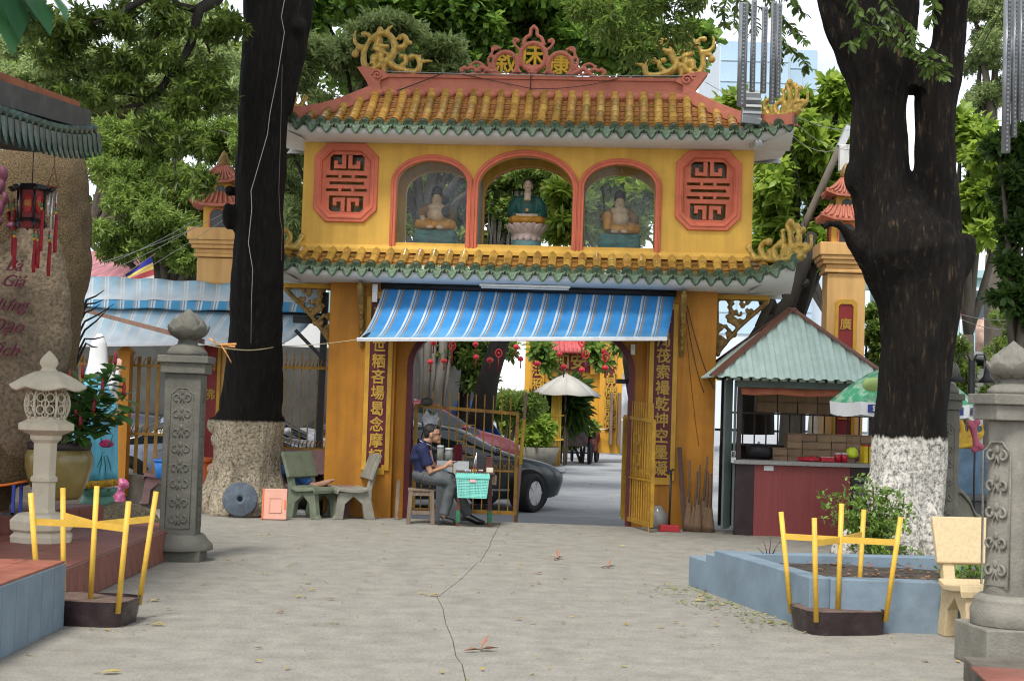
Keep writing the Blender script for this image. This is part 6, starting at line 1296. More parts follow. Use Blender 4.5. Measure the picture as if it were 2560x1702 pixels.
b.build('glasses',M_STEELB,man)
ph=mp_(1041,1067)+mo;t_=thing('phone','dark phone in the seated man\'s hands','phone',ph);b=MB();b.box((0,0,0),(0.012,0.075,0.15),Matrix.Rotation(1.15,3,'Y'));b.build('case',M_STEELB,t_,bev=0.004)
# stool and table
M_WOOD=mat('old_wood',(0.17,0.125,0.09),0.8,0.25,6,0.3,stretch=(6,6,0.6));M_WOODD=mat('dark_wood',(0.075,0.038,0.028),0.55,0.3,6,0.2,stretch=(1,6,6));M_WOODR=mat('red_wood',(0.09,0.03,0.022),0.6,0.4,7,0.2)
so_=thing('wooden_stool','worn grey-brown wooden stool under the seated man','stool',mo+Vector((P(968,1195,MY).x-mo.x,0.02,0)),0.06);b=MB();b.box((0,0,0.435),(0.34,0.30,0.03));b.build('seat',M_WOOD,so_,bev=0.006)
for sx in(-1,1):
 for sy in(-1,1):b=MB();b.bar((sx*0.135,sy*0.12,0.42),(sx*0.155,sy*0.135,0.0),0.055);b.build('leg',M_WOOD,so_,bev=0.004)
 b=MB();b.bar((sx*0.15,-0.13,0.16),(sx*0.15,0.13,0.16),0.025,0.05);b.build('stretcher',M_WOOD,so_);b=MB();b.box((0,sx*0.125,0.39),(0.26,0.02,0.05));b.build('apron',M_WOOD,so_);b=MB();b.bar((-0.14,sx*0.13,0.15),(0.14,sx*0.13,0.15),0.025,0.045);b.build('stretcher',M_WOOD,so_)
TX=P(1094,1090,MY).x;tz=P(1090,1086,MY-0.1).z;tb=thing('wooden_table','small dark wooden table with green-tipped legs in front of the man','table',(TX,MY-0.02,0),0.03)
b=MB();b.box((0,0,tz-0.012),(0.50,0.42,0.03));b.build('tabletop',M_WOODD,tb,bev=0.004);b=MB();b.box((0,0,tz-0.065),(0.42,0.34,0.075));b.build('apron',M_WOODD,tb)
for sx in(-1,1):
 for sy in(-1,1):
  b=MB();b.bar((sx*0.19,sy*0.15,tz-0.04),(sx*0.205,sy*0.16,0.0),0.05,0.05);lg=b.build('leg',M_WOODR if sy<0 else M_WOODD,tb,bev=0.004)
  if sy<0:b=MB();b.bar((sx*0.203,sy*0.158,0.2),(sx*0.2045,sy*0.1595,0.05),0.053,0.053);b.build('paint_band',mat('green_paint',(0.02,0.11,0.05),0.6,0.3,9,0.1),lg)
b=MB();b.box((0.24,0,tz-0.10),(0.07,0.26,0.11));b.build('side_tray',mat('tray_wood',(0.24,0.17,0.11),0.7,0.2,6,0.1),tb);b=MB();b.box((0.215,0,0.42),(0.03,0.3,0.05));b.build('stretcher',MATS['tray_wood'],tb)
M_TURQ=mat('turquoise_plastic',(0.17,0.55,0.47),0.4,0.08,5,0.02);bk_o=P(1088,1118,MY-0.34);bs=thing('plastic_basket','turquoise slatted plastic basket with lid hung in front of the table','basket',(bk_o.x,MY-0.34,bk_o.z-0.145),0.03)
def bsq(z):f=0.88+0.12*z/0.26;return 0.2*f,0.125*f
b=MB()
for z in[0.0,0.02,0.035,0.05]+[0.075+0.0195*i for i in range(9)]:
 hx,hy=bsq(z);b.tube([(-hx,-hy,z),(hx,-hy,z),(hx,hy,z),(-hx,hy,z)],0.0052,5,closed=True,sm=False)
for side in range(4):
 n_=19 if side%2==0 else 12
 for i in range(n_+1):
  u=2*i/n_-1;q0,q1=bsq(0),bsq(0.26);(a,c)=(((u*q0[0],(-1 if side==0 else 1)*q0[1],0),(u*q1[0],(-1 if side==0 else 1)*q1[1],0.25))if side%2==0 else(((1 if side==1 else-1)*q0[0],u*q0[1],0),((1 if side==1 else-1)*q1[0],u*q1[1],0.25)));b.bar(a,c,0.008 if i%5 else 0.016,0.006)
b.box((0,0,0.004),(0.34,0.21,0.008));b.build('mesh_body',M_TURQ,bs)
b=MB();b.box((0,-0.128,0.265),(0.43,0.014,0.05));b.box((0,0.128,0.265),(0.43,0.014,0.05));b.box((-0.21,0,0.265),(0.014,0.27,0.05));b.box((0.21,0,0.265),(0.014,0.27,0.05));b.build('rim',M_TURQ,bs,bev=0.005)
lid_=MB();lid_.box((0,0,0.30),(0.03,0.25,0.012));lid_.box((0,-0.12,0.298),(0.41,0.014,0.012));lid_.box((0,0.12,0.298),(0.41,0.014,0.012))
for i in range(18):lid_.box((-0.19+0.0224*i,0,0.297),(0.012,0.24,0.008))
for sx in(-1,1):lid_.box((sx*0.195,0,0.298),(0.02,0.25,0.012))
lid_.build('lid',M_TURQ,bs);b=MB();b.box((0.0,-0.135,0.215),(0.075,0.004,0.035));b.build('paper_tag',mat('tag_pink',(0.6,0.35,0.35),0.6,0.3,20,0),bs)
def small(name,label,cat,loc,parts,group=None,rotz=0.0):
 t=thing(name,label,cat,loc,rotz,group)
 for nm,mb_2,m_ in parts:mb_2.build(nm,m_,t,bev=0.002)
 return t
def bx(c,s):return MB().box(c,s)
def tt(x,y=0.0):return(TX+x,MY-0.02+y,tz+0.004)
small('tool_box','dark box at the right back of the small table','box',tt(0.15,0.12),[('case',bx((0,0,0.085),(0.14,0.12,0.17)),M_WOODR),('lid',bx((0,0,0.178),(0.145,0.125,0.014)),M_WOODR)])
small('camera_case','black camera-like case standing on the small table','case',tt(0.07,0.08),[('case',bx((0,0,0.1),(0.10,0.08,0.2)),M_STEELB),('top',bx((0,0,0.205),(0.07,0.05,0.03)),M_STEELB)])
small('paper_stack','cream block of cards at the right edge of the small table','cards',tt(0.19,-0.1),[('cards',bx((0,0,0.028),(0.085,0.1,0.056)),mat('card_cream',(0.52,0.47,0.36),0.7,0.05,9,0.05)),('band',bx((0,0,0.028),(0.087,0.03,0.058)),M_VEIL)])
small('card_packet','black packet with white marks on the small table','packet',tt(0.07,-0.12),[('packet',bx((0,0,0.022),(0.09,0.06,0.044)),M_STEELB),('marks',bx((0.005,-0.031,0.022),(0.06,0.004,0.018)),MATS['tag_pink'])])
small('card_packet','small white and blue packet at the left of the small table','packet',tt(-0.09,-0.1),[('packet',bx((0,0,0.012),(0.075,0.05,0.024)),M_VEIL),('label',bx((0,-0.026,0.012),(0.06,0.004,0.012)),MATS['blue_leg'])])
small('card_packet','small yellow packet in the middle of the small table','packet',tt(-0.005,-0.08),[('packet',bx((0,0,0.014),(0.07,0.05,0.028)),M_CHAR),('label',bx((0,-0.026,0.014),(0.03,0.004,0.014)),M_STEELB)])
for i,(x,dy,l_)in enumerate(((-0.03,0.1,0.2),(0.0,0.1,0.24),(0.02,0.12,0.17))):
 b=MB();b.cyl((0,0,0),(0.03-0.02*i,0,l_),0.006,n=6);t_=thing('screwdriver',('thin tool leaning left','longest tool standing upright','short tool leaning right')[i]+' among the tools on the small table','tool',tt(x,dy));b.build('shaft',M_ALU,t_);b=MB();b.cyl((0,0,0),(0.01,0,0.05),0.012,n=8);b.build('handle',M_LRED,t_)
# jars on a low board behind him, cloth, bag and cap on the gate leaf
cb=thing('standing_cabinet','pale metal cabinet behind the seated man','cabinet',(P(1042,1100,19.75).x,19.78,0),0.0);zc=P(1030,1061,19.7).z;b=MB();b.box((0,0,zc/2),(0.42,0.16,zc-0.002));b.build('body',mat('cab_grey',(0.42,0.44,0.44),0.5,0.12,4,0.05,dirt=0.4,dirtcol=(0.12,0.14,0.16),dscale=5),cb);b=MB();b.box((0,-0.082,zc*0.62),(0.012,0.01,zc*0.7));b.build('door_edge',M_RUSTY,cb);b=MB();b.box((-0.1,-0.083,zc*0.7),(0.06,0.006,0.25));b.build('blue_label',mat('label_blue',(0.08,0.3,0.42),0.6,0.4,30,0),cb)
M_JAR=mat('jar_glass',(0.55,0.56,0.52),0.12,0.1,5,0,trans=0.6)
jx=P(1015,1055,19.7)
for i,(dx,h_,r_,m_,lb)in enumerate(((-0.01,0.15,0.045,mat('lemonade',(0.52,0.46,0.30),0.4,0.1,6,0),'glass jar of cloudy yellow liquid behind the seated man'),(0.1,0.12,0.05,mat('jar_grey',(0.2,0.2,0.19),0.3,0.2,9,0),'squat glass jar of grey contents behind the seated man'))):
 t_=thing('glass_jar',lb,'jar',(jx.x+dx,19.75,zc));b=MB();b.lathe([(r_,0),(r_,h_),(r_*0.8,h_+0.015),(r_*0.8,h_+0.025)],16);b.build('glass',M_JAR,t_);b=MB();b.lathe([(r_*0.93,0.004),(r_*0.93,h_*0.7)],16);b.build('contents',m_,t_);b=MB();b.lathe([(r_*0.85,h_+0.02),(r_*1.0,h_+0.025),(r_*1.0,h_+0.05),(r_*0.7,h_+0.052)],16);b.build('lid',M_VEIL,t_)
cl=P(1053,1042,19.95);t_=MB();rows_=[[(0.12*(k/8-0.5)*(0.5+0.5*math.sin(0.6+2*i/7)),0.02*math.sin(k*2.1+i*0.3),0.02-0.24*i/7*(1+0.12*math.sin(k*1.7)))for k in range(9)]for i in range(8)]
t_.sheet(rows_);o_=t_.build('red_cloth',mat('cloth_maroon',(0.12,0.01,0.018),0.85,0.2,9,0.2),None,(cl.x,20.12,cl.z+0.08));tag(o_,'maroon cloth hung on the barred gate leaf behind the man','cloth');o_.modifiers.new('t','SOLIDIFY').thickness=0.008
bgp=P(990,968,20.1);t_=thing('carrier_bag','translucent grey plastic bag hanging on the gate leaf above the man','bag',(bgp.x,20.14,bgp.z));b=MB();b.ell((0,0,-0.03),(0.12,0.05,0.11));b.ell((0.02,-0.01,-0.12),(0.1,0.05,0.07));b.tube([(-0.1,0,0.02),(-0.05,0,0.13),(0.0,0,0.05)],0.02,6);b.tube([(0.05,0,0.02),(0.09,0,0.10),(0.11,0,0.0)],0.02,6);organic('bag',b,mat('bag_grey',(0.30,0.31,0.32),0.3,0.3,7,0.5),t_,0.012,1,lambda c:0.02*noise.noise(c*16));b=MB();b.tube([(-0.1,-0.04,-0.02),(-0.08,-0.05,-0.14),(-0.11,-0.03,-0.24)],0.008,5);b.build('navy_strap',M_NAVY,t_)
cpp=P(983,925,20.1);t_=thing('cap','dark cap hanging on the top rail of the gate leaf','cap',(cpp.x,20.14,cpp.z));b=MB();b.ell((0,0,0),(0.085,0.08,0.06));b.ell((-0.03,-0.06,-0.03),(0.08,0.07,0.012));organic('cap',b,mat('cap_olive',(0.05,0.05,0.04),0.8,0.2,9,0.1),t_,0.01,2)
# yellow pole leaning past the leaf
a,c=P(1196,1020,20.6),P(1212,905,20.6);pz=thing('leaning_pole','yellow and bare wooden pole leaning beside the open gate leaf','pole',(a.x-0.02,20.6,-0.05));b=MB();o0=Vector((a.x-0.02,20.6,-0.05));b.cyl((0,0,0),c-o0,0.028,0.022,10);b.build('pole',mat('pole_wood',(0.3,0.2,0.15),0.7,0.2,5,0.1,stretch=(1,1,.3)),pz);b=MB();b.cyl((c-o0)*0.45,(c-o0)*0.8,0.0295,0.026,10);b.build('yellow_paint',M_YPOLE,pz)
# ================================================================== by the right pier
M_BROOM=mat('broom_straw',(0.17,0.105,0.062),0.9,0.35,20,0.5,60,stretch=(8,8,0.5))
for i,(x,top,dx,lab)in enumerate(((1588,1060,0,'leftmost straw broom with a bare handle beside the stall door'),(1600,1085,6,'short straw broom second from the left beside the stall door'),(1608,1070,4,'straw broom third from the left beside the stall door'),(1617,1050,12,'tallest straw broom leaning right beside the stall door'),(1628,1085,3,'straw broom second from the right beside the stall door'),(1637,1090,0,'rightmost straw broom beside the stall door'))):
 y_=19.42-0.03*(i%3);fp=P(x-3,1215,y_);tp=P(x+dx,top,y_+0.12);t_=thing('straw_broom',lab,'broom',(fp.x,y_,0),0,'straw brooms by the right pier');e=tp-Vector((fp.x,y_,0))
 b=MB();b.tube([e*0.4,e*0.7,e],[0.022,0.016,0.013],8);b.build('handle',M_BROOM,t_);b=MB();b.tube([(0,0,0.0),e*0.12,e*0.3,e*0.5],[0.06,0.062,0.04,0.024],10,flat=0.6,flatdir=(0,1,0))
 for k in range(14):a=k*0.45;b.tube([e*0.3+Vector((0.03*math.cos(a),0.02*math.sin(a),0)),Vector((0.065*math.cos(a),0.04*math.sin(a),-0.0))],[0.006,0.004],4)
 b.build('straw',M_BROOM,t_)
a,c=P(1578,1222,19.45),P(1566,1030,19.6);t_=thing('dark_plank','dark wooden plank leaning on the right pier','plank',(a.x,19.5,0));b=MB();b.bar((0,0,0),(c.x-a.x,0.18,c.z),0.06,0.02,up=(0,1,0));b.build('plank',M_WOODD,t_,bev=0.003)
a,c=P(910,1190,19.6),P(918,1105,19.9);t_=thing('grey_plank','short grey plank leaning on the left pier','plank',(a.x,19.8,0));b=MB();b.bar((0,0,0),(c.x-a.x,0.12,c.z),0.05,0.02,up=(0,1,0));b.build('plank',M_WOOD,t_,bev=0.003)
dp=G(1537,1220);t_=thing('dustpan','red long-handled dustpan standing by the right pier','dustpan',(dp.x,19.3,0));b=MB();b.prism([(-0.14,0),(0.14,0),(0.125,0.085),(-0.125,0.085)],-0.05,0.12,'y');b.build('pan',mat('pan_red',(0.32,0.02,0.025),0.4,0.12,5,0.02),t_,bev=0.01);b=MB();b.cyl((0,0.05,0.08),(0.015,0.1,0.78),0.014,n=8);b.build('handle',M_STEELB,t_);b=MB();b.cyl((-0.03,0.1,0.77),(0.05,0.1,0.79),0.014,n=8);b.build('grip',M_STEELB,t_)
jb=P(1518,1190,19.6);t_=thing('demijohn','round clear glass jar behind the red dustpan','jar',(jb.x,19.75,0));b=MB();b.lathe([(0.1,0),(0.13,0.06),(0.13,0.18),(0.07,0.26),(0.05,0.30)],18);b.build('glass',M_JAR,t_);b=MB();b.lathe([(0.09,0.004),(0.12,0.06),(0.12,0.14)],18);b.build('contents',mat('jar_brown',(0.16,0.11,0.07),0.5,0.3,9,0),t_)
t_=thing('security_camera','small dark camera fixed inside the right side of the passage','camera',gw(1.42,0.2,1.92));b=MB();b.box((-0.05,0,0),(0.16,0.07,0.06),Matrix.Rotation(0.3,3,'Z'));b.build('housing',M_STEELB,t_,bev=0.008);b=MB();b.tube([(0.03,0,0.0),(0.06,0,0.12),(0.06,0.02,0.3)],0.006,5);b.build('cable',M_WIRE,t_)
t_=thing('switch_box','small white switch box inside the right side of the passage','box',gw(1.5,0.14,2.35),GTH);b=MB();b.box((0,0,0),(0.06,0.04,0.14));b.build('box',M_WHT,t_,bev=0.004);b=MB();b.box((0,-0.022,0.02),(0.03,0.01,0.05));b.build('switch',M_ALU,t_)
# ================================================================== the tin-roofed stall
KX0,KX1,KY0,KY1=P(1692,1232,19.05).x,P(2010,1240,19.05).x+0.35,19.1,20.7
ks=thing('food_stall','small tin-roofed stall with red front panel and granite counter','stall',((KX0+KX1)/2,KY0,0));KW=(KX1-KX0);kx=KW/2
M_KRED=mat('stall_red',(0.21,0.045,0.042),0.5,0.12,3,0.15,stretch=(14,1,0.4),dirt=0.2);M_KDK=mat('stall_dark',(0.03,0.016,0.016),0.45,0.3,5,0.1);M_KGRN=mat('stall_greygreen',(0.10,0.13,0.12),0.5,0.2,4,0.1,dirt=0.4,dirtcol=(0.04,0.05,0.05));M_TIN=mat('mint_tin',(0.47,0.59,0.52),0.45,0.10,4,0.1,dirt=0.4,dirtcol=(0.28,0.36,0.33),dscale=7);M_FLASH=mat('brown_flashing',(0.17,0.075,0.05),0.6,0.2,4,0.1,dirt=0.4)
M_GRAN=mat('granite_top',(0.17,0.165,0.155),0.4,0.1,col2=(0.3,0.29,0.27),mix=0.5,sharp=0.12,scale=60,bump=0)
lx=lambda px:P(px,1100,KY0).x-(KX0+KX1)/2
b=MB();b.box(((lx(1737)+lx(1958))/2,0.03,0.46),(lx(1958)-lx(1737),0.05,0.94));b.build('front_panel',M_KRED,ks)
b=MB();b.box(((-kx+lx(1737))/2-0.002,0.05,0.46),(lx(1737)+kx,0.10,0.93));b.build('corner_panel',M_KDK,ks,bev=0.004)
b=MB();b.box(((lx(1960)+kx)/2,0.05,0.46),(kx-lx(1960),0.06,0.93));b.build('freezer_panel',M_KDK,ks)
for i in range(5):b=MB();b.box(((lx(1965)+kx)/2,0.01,0.75-i*0.085),(kx-lx(1965)-0.06,0.03,0.05));b.build('vent_slat',mat('vent_grey',(0.09,0.10,0.11),0.4,0.2,4,0),ks)
cz=P(1850,1062,KY0).z;b=MB();b.box((0.0,0.16,cz-0.03),(KW+0.06,0.46,0.05));b.build('counter',M_GRAN,ks,bev=0.004)
b=MB();b.box((lx(1757)+0.07,0.0,cz-0.1),(0.12,0.01,0.06));b.build('notice',M_VEIL,ks)
for x,y_ in((-kx+0.03,0.03),(kx-0.03,0.03),(-kx+0.03,1.5),(kx-0.03,1.5)):b=MB();b.bar((x,y_,0),(x,y_,2.2),0.055);b.build('post',M_KDK,ks)
b=MB();b.box((-kx-0.10,0.12,1.02),(0.18,0.03,1.9),Matrix.Rotation(0.9,3,'Z'));b.box((-kx-0.02,0.05,1.02),(0.03,0.03,1.9));b.build('door',M_KGRN,ks,bev=0.004)
b=MB();b.tube([(-kx-0.06,-0.01,0.98),(-kx-0.06,-0.03,1.06),(-kx-0.02,-0.03,1.06),(-kx-0.02,-0.01,0.98)],0.008,6);b.box((-kx-0.04,-0.03,0.95),(0.06,0.03,0.07));b.build('padlock',M_ALU,ks)
b=MB();b.box((0,1.52,0.55),(KW,0.04,1.1));b.build('back_wall',M_KDK,ks)
for i in range(14):b=MB();b.box((-kx+0.15+i*0.16,1.5,1.6),(0.018,0.018,1.1));b.build('back_bar',M_KDK,ks)
for z in(1.12,1.55):b=MB();b.box((0,1.3,z),(KW-0.05,0.4,0.025));b.build('shelf',M_KDK,ks)
zt=P(1700,905,KY0).z
b=MB();b.box((0,0.02,zt+0.14),(KW+0.02,0.04,0.12));b.build('lintel',M_KGRN,ks)
rows_=[[(x,y_,z+0.01*math.sin(x*9))for x in[(-kx+0.04)+(KW-0.1)*k/12 for k in range(13)]]for y_,z in((0.03,zt+0.1),(-0.03,zt+0.05),(-0.05,zt-0.01))]
b=MB();b.sheet(rows_);o_=b.build('orange_blind',mat('blind_orange',(0.33,0.10,0.05),0.6,0.25,6,0.1),ks);o_.modifiers.new('t','SOLIDIFY').thickness=0.008
# corrugated pyramid roof
eL,eR,apx=P(1642,862,18.75),P(2062,880,18.75),P(1848,716,19.7);kc=Vector(((KX0+KX1)/2,KY0,0));hx=(eR.x-eL.x)/2;cxr=(eL.x+eR.x)/2-kc.x;ze=(eL.z+eR.z)/2-0.02;za=apx.z;yf_,yb_=18.75-KY0,20.65-KY0;ax_=cxr;ay_=(yf_+yb_)/2
def roof_face(p0,p1,top,nm):
 p0,p1,top=Vector(p0),Vector(p1),Vector(top);n_=15;b=MB();e=(p1-p0);nrm=e.cross(top-p0).normalized();nrm=-nrm if nrm.z<0 else nrm;rowA,rowB=[],[];mid=(p0+p1)/2
 up=top-mid
 for i in range(n_*6+1):
  u=i/(n_*6);ph_=(i%6)/6;wv=0.026*(1 if ph_<0.34 else 0);base=p0+e*u;s=1-abs(2*u-1);rowA.append(base+nrm*wv);rowB.append(base+up*s+nrm*wv)
 b.sheet([rowA,rowB],sm=False);o=b.build(nm,M_TIN,ks);o.modifiers.new('t','SOLIDIFY').thickness=0.004
 return o
cs=[(cxr-hx,yf_,ze),(cxr+hx,yf_,ze),(cxr+hx,yb_,ze),(cxr-hx,yb_,ze)];tp_=(ax_,ay_,za)
for i in range(4):roof_face(cs[i],cs[(i+1)%4],tp_,'roof_sheet');b=MB();b.bar(Vector(cs[i])+Vector((0,0,0.02)),Vector(tp_)+Vector((0,0,0.03)),0.13,0.02);b.build('flashing',M_FLASH,ks)
rows_=[[(-kx-0.03+(KW+0.06)*k/72,0.0-0.012*(k%4<2),z)for k in range(73)]for z in(zt+0.2,ze-0.02)];b=MB();b.sheet(rows_,sm=False);b.build('tin_fascia',M_TIN,ks)
# goods inside the stall
M_BOX=mat('cardboard',(0.22,0.145,0.085),0.8,0.15,5,0.05,rand=0.25)
kz=1.135;nb=0
def sbox(x,y_,z,s,lab):
 t_=thing('cardboard_box',lab,'box',(kc.x+x,KY0+y_,z),rnd.uniform(-0.04,0.04),'cardboard boxes inside the stall');b=MB();b.box((0,0,s[2]/2),s);b.build('carton',M_BOX,t_,bev=0.004);b=MB();b.box((0,-s[1]/2-0.001,s[2]-0.012),(s[0]*0.98,0.002,0.006));b.build('lid_seam',M_KDK,t_)
ORD=['first','second','third','fourth','fifth','sixth','seventh']
for i in range(7):
 for j in range(7-(2 if i<1 else 0)):
  sbox(lx(1815)+i*0.192,0.75,cz-0.34+j*0.098,(0.188,0.3,0.096),f'flat brown carton, {ORD[i]} column from the left, {ORD[j]} row up, inside the stall')
for i in range(5):
 for j in range(2):sbox(lx(1790)+0.05+i*0.27,1.3,1.565+j*0.152,(0.262,0.3,0.15),f'large carton, {ORD[i]} from the left in the {("lower", "upper")[j]} row on the stall shelf')
b=MB();b.box((0,0,0),(1.5,0.5,cz-0.36));t_=tag(b.build('storage_bench',M_KDK,None,(kc.x+0.35,KY0+0.75,(cz-0.36)/2)),'dark low bench carrying the stacked cartons in the stall','bench')
hp=P(1968,1040,19.2);t_=thing('helmet','lime yellow helmet on the stall counter','helmet',(hp.x,19.35,cz+0.0));b=MB();b.lathe([(0.075,0.06),(0.082,0.1),(0.07,0.16),(0.035,0.19),(0.001,0.195)],18);b.build('shell',mat('lime',(0.50,0.62,0.03),0.3,0.05,5,0),t_);b=MB();b.tube([(0.05,-0.04,0.07),(0.03,-0.05,0.0),(0.06,-0.02,0.02)],0.008,5);b.ell((0.06,-0.03,0.05),(0.03,0.04,0.03));b.build('strap',M_WOODD,t_)
M_REDJ=mat('jar_red',(0.40,0.015,0.03),0.3,0.3,30,0)
for i,(px_,lab)in enumerate(((1930,'left jar of red sweets on the stall counter'),(1945,'right jar of red sweets on the stall counter'))):
 q0=P(px_,1060,19.2);t_=thing('sweet_jar',lab,'jar',(q0.x,19.22,cz));b=MB();b.lathe([(0.04,0),(0.043,0.09),(0.035,0.1)],14);b.build('sweets',M_REDJ,t_);b=MB();b.lathe([(0.037,0.098),(0.042,0.1),(0.042,0.12),(0.01,0.121)],14);b.build('lid',mat('lid_clear',(0.5,0.4,0.4),0.3,0.05,5,0),t_)
q0=P(1905,1062,19.2);t_=thing('red_tray','low red tray of sweets on the stall counter','tray',(q0.x,19.24,cz));b=MB();b.box((0,0,0.03),(0.16,0.12,0.06));b.build('tray',M_REDJ,t_,bev=0.004);b=MB();b.box((0,0,0.062),(0.165,0.125,0.006));b.build('rim',MATS['tag_pink'],t_)
q0=P(1865,1062,19.2);b=MB();b.ell((0,0,0.02),(0.16,0.07,0.03));b.ell((0.06,0,0.03),(0.08,0.05,0.035));o_=organic('red_cloth',b,M_REDJ,None,0.012,1,lambda c:0.02*noise.noise(c*22),loc=(q0.x,19.26,cz));tag(o_,'crumpled red cloth on the stall counter','cloth')
for i,(px_,lab)in enumerate(((1992,'left tall yellow carton on the stall counter'),(2004,'right tall yellow carton on the stall counter'))):
 q0=P(px_,1060,19.2);t_=thing('yellow_carton',lab,'carton',(q0.x,19.26,cz),0.15);b=MB();b.box((0,0,0.11),(0.05,0.14,0.22));b.build('carton',mat('carton_yellow',(0.60,0.42,0.02),0.5,0.1,6,0),t_);b=MB();b.box((0,0,0.225),(0.051,0.141,0.02));b.build('red_top',M_REDJ,t_)
q0=P(1745,1000,19.9);t_=thing('kitchen_pot','dark cooking pot on the stall\'s inner counter','pot',(q0.x,19.8,cz));b=MB();b.lathe([(0.14,0),(0.17,0.05),(0.17,0.14),(0.15,0.17),(0.02,0.19)],20);b.build('pot',M_STEELB,t_);b=MB();b.ell((0,0,0.2),0.02);b.build('knob',M_ALU,t_)
# ================================================================== right side of the yard: planter, bench, umbrella
pA=G(1585,1347);pB=G(1862,1449);pC=G(2222,1462)
pB.z=pA.z=pC.z=0
bpl=thing('stepped_planter','blue-grey stepped concrete planter around the whitewashed trunk','planter',pB)
dA=(pA-pB);lA=dA.length;dA.normalize();dC=(pC-pB);dC.normalize();PH=0.38;wth=0.17
nA=Vector((-dA.y,dA.x,0));nA=nA if nA.dot(dC)>0 else-nA;nC=Vector((-dC.y,dC.x,0));nC=nC if nC.dot(dA)>0 else-nC
def wall_run(d,n,l,prof_,nm):
 b=MB();o=[Vector((0,0,0)),n*wth];pts=prof_+[(prof_[-1][0],-0.02),(prof_[0][0],-0.02)]
 k=len(pts);vs_=[d*s+Vector((0,0,z))for s,z in pts]+[d*s+n*wth+Vector((0,0,z))for s,z in pts]
 b.add(vs_,[tuple(range(k)),tuple(range(2*k-1,k-1,-1))]+[(i,i+k,(i+1)%k+k,(i+1)%k)for i in range(k)]);return b.build(nm,M_BTILE,bpl,bev=0.008)
s1,s2=lA-0.62,lA-0.42
wall_run(dA,nA,lA,[(0.0,PH),(s1,PH),(s1,0.33),(s2,0.33),(s2,0.265),(lA,0.265)][::1],'wall')
wall_run(dC,nC,3,[(wth*0.9,PH-0.003),(3.2,PH-0.003)],'wall')
far=dA*(s1-0.02);b=MB();e0=far+nA*0.0;e1=far+Vector((2.6,0.25,0));b.bar(e0+Vector((0.1,0,PH/2-0.012)),e1+Vector((0,0,PH/2-0.012)),wth,PH);b.build('wall',M_BTILE,bpl,bev=0.008)
b=MB();b.sheet([[Vector((0,0,PH-0.09))+dA*(0.1+(s1-0.15)*i/6)+dC*(0.05+2.6*k/10)+Vector((0,0,0.02*noise.noise(Vector((i,k,3))*0.9)))for k in range(11)]for i in range(7)]);b.build('soil',mat('planter_soil',(0.055,0.042,0.032),0.95,0.4,8,0.5,30),bpl)
b=MB();b.prism([tuple((dA*(s1+0.0)+nA*wth)[:2]),tuple((dA*lA+nA*wth)[:2]),tuple((dA*lA+nA*0.55)[:2]),tuple((dA*s1+nA*0.9)[:2])],0.0,0.25,'z');b.build('low_step',M_BTILE,bpl,bev=0.008)
g_=G(2290,1425);bt_=bench('stone_bench','cream terrazzo bench between the planter and the large lotus column',(P(2278,1300,10.7).x,10.8,0),0.12,M_BTER,0.56,seat_h=0.40)
sx_=P(2260,1530,8.9);b=MB();b.box((0.9,-0.5,0.055),(1.9,1.5,0.17));so2=b.build('stone_step',mat('step_stone',(0.11,0.095,0.075),0.9,0.35,4,0.4,dirt=0.6),None,(G(2232,1568).x,G(2232,1545).y-0.55,0),(0,0,-0.12),bev=0.01);tag(so2,'dark worn stone step at the lower right corner',None,kind='structure')
b=MB()
for i in range(5):
 for j in range(4):t_=MB();t_.box((0.1+0.38*i,-0.35-0.34*j,0.146),(0.374,0.334,0.012));t_.build('tile',M_RTILE,so2)
# parasol
uc=P(2081,930,17.2);ur=P(2250,930,17.2).x-uc.x;par=thing('parasol','green printed parasol with white lettered valance behind the whitewashed trunk','parasol',(uc.x,17.2,0));zr=P(2081,927,17.2-ur*0.7).z
M_PGRN=mat('parasol_green',(0.07,0.36,0.19),0.5,col2=(0.36,0.56,0.40),mix=0.52,sharp=0.05,scale=7,bump=0.02);M_PWH=mat('parasol_white',(0.62,0.63,0.63),0.6,0.06,4,0.02);n8=8
for k in range(n8):
 a0,a1=2*math.pi*k/n8+0.73,2*math.pi*(k+1)/n8+0.73;b=MB();rows_=[]
 for i in range(7):
  v=i/6;r=ur*v;z=zr+0.46*(1-v**1.7);rows_.append([((r*math.cos(a0)*(1-u)+r*math.cos(a1)*u),(r*math.sin(a0)*(1-u)+r*math.sin(a1)*u),z-0.02*math.sin(math.pi*u)*v)for u in(0,.25,.5,.75,1)])
 b.sheet(rows_);o_=b.build('canopy_panel',M_PGRN,par);o_.modifiers.new('t','SOLIDIFY').thickness=0.004
 b=MB();b.sheet([rows_[-1],[(x*0.985,y*0.985,z-0.145-0.01*math.sin(math.pi*u_))for(x,y,z),u_ in zip(rows_[-1],(0,.25,.5,.75,1))]],sm=False);va=b.build('valance',M_PWH,par);va.modifiers.new('t','SOLIDIFY').thickness=0.003
 if k in(4,5,6):
  am=(a0+a1)/2;rr=ur*math.cos(math.pi/n8)*1.0;
  if k!=5 or True:
   c0=Vector((rr*math.cos(am),rr*math.sin(am),zr-0.075));tn=Vector((-math.sin(am),math.cos(am),0));nn=Vector((math.cos(am),math.sin(am),0))
   b=MB();b.add([c0+nn*0.012+tn*s+Vector((0,0,z))for s,z in((-0.24,-0.045),(0.24,-0.045),(0.24,0.045),(-0.24,0.045))],[(0,1,2,3)]);bl_=b.build('logo_panel',mat('logo_blue',(0.015,0.03,0.16),0.5,0.05,5,0),va)
   text('lettering','SELLEYTON',0.082,M_PWH,bl_,c0+nn*0.018,(math.pi/2,0,am+math.pi/2),depth=0.002,bold=0.0025,sx=0.85)
b=MB();b.cyl((0,0,0.0),(0,0,zr+0.5),0.022,n=10);b.build('pole',M_ALU,par)
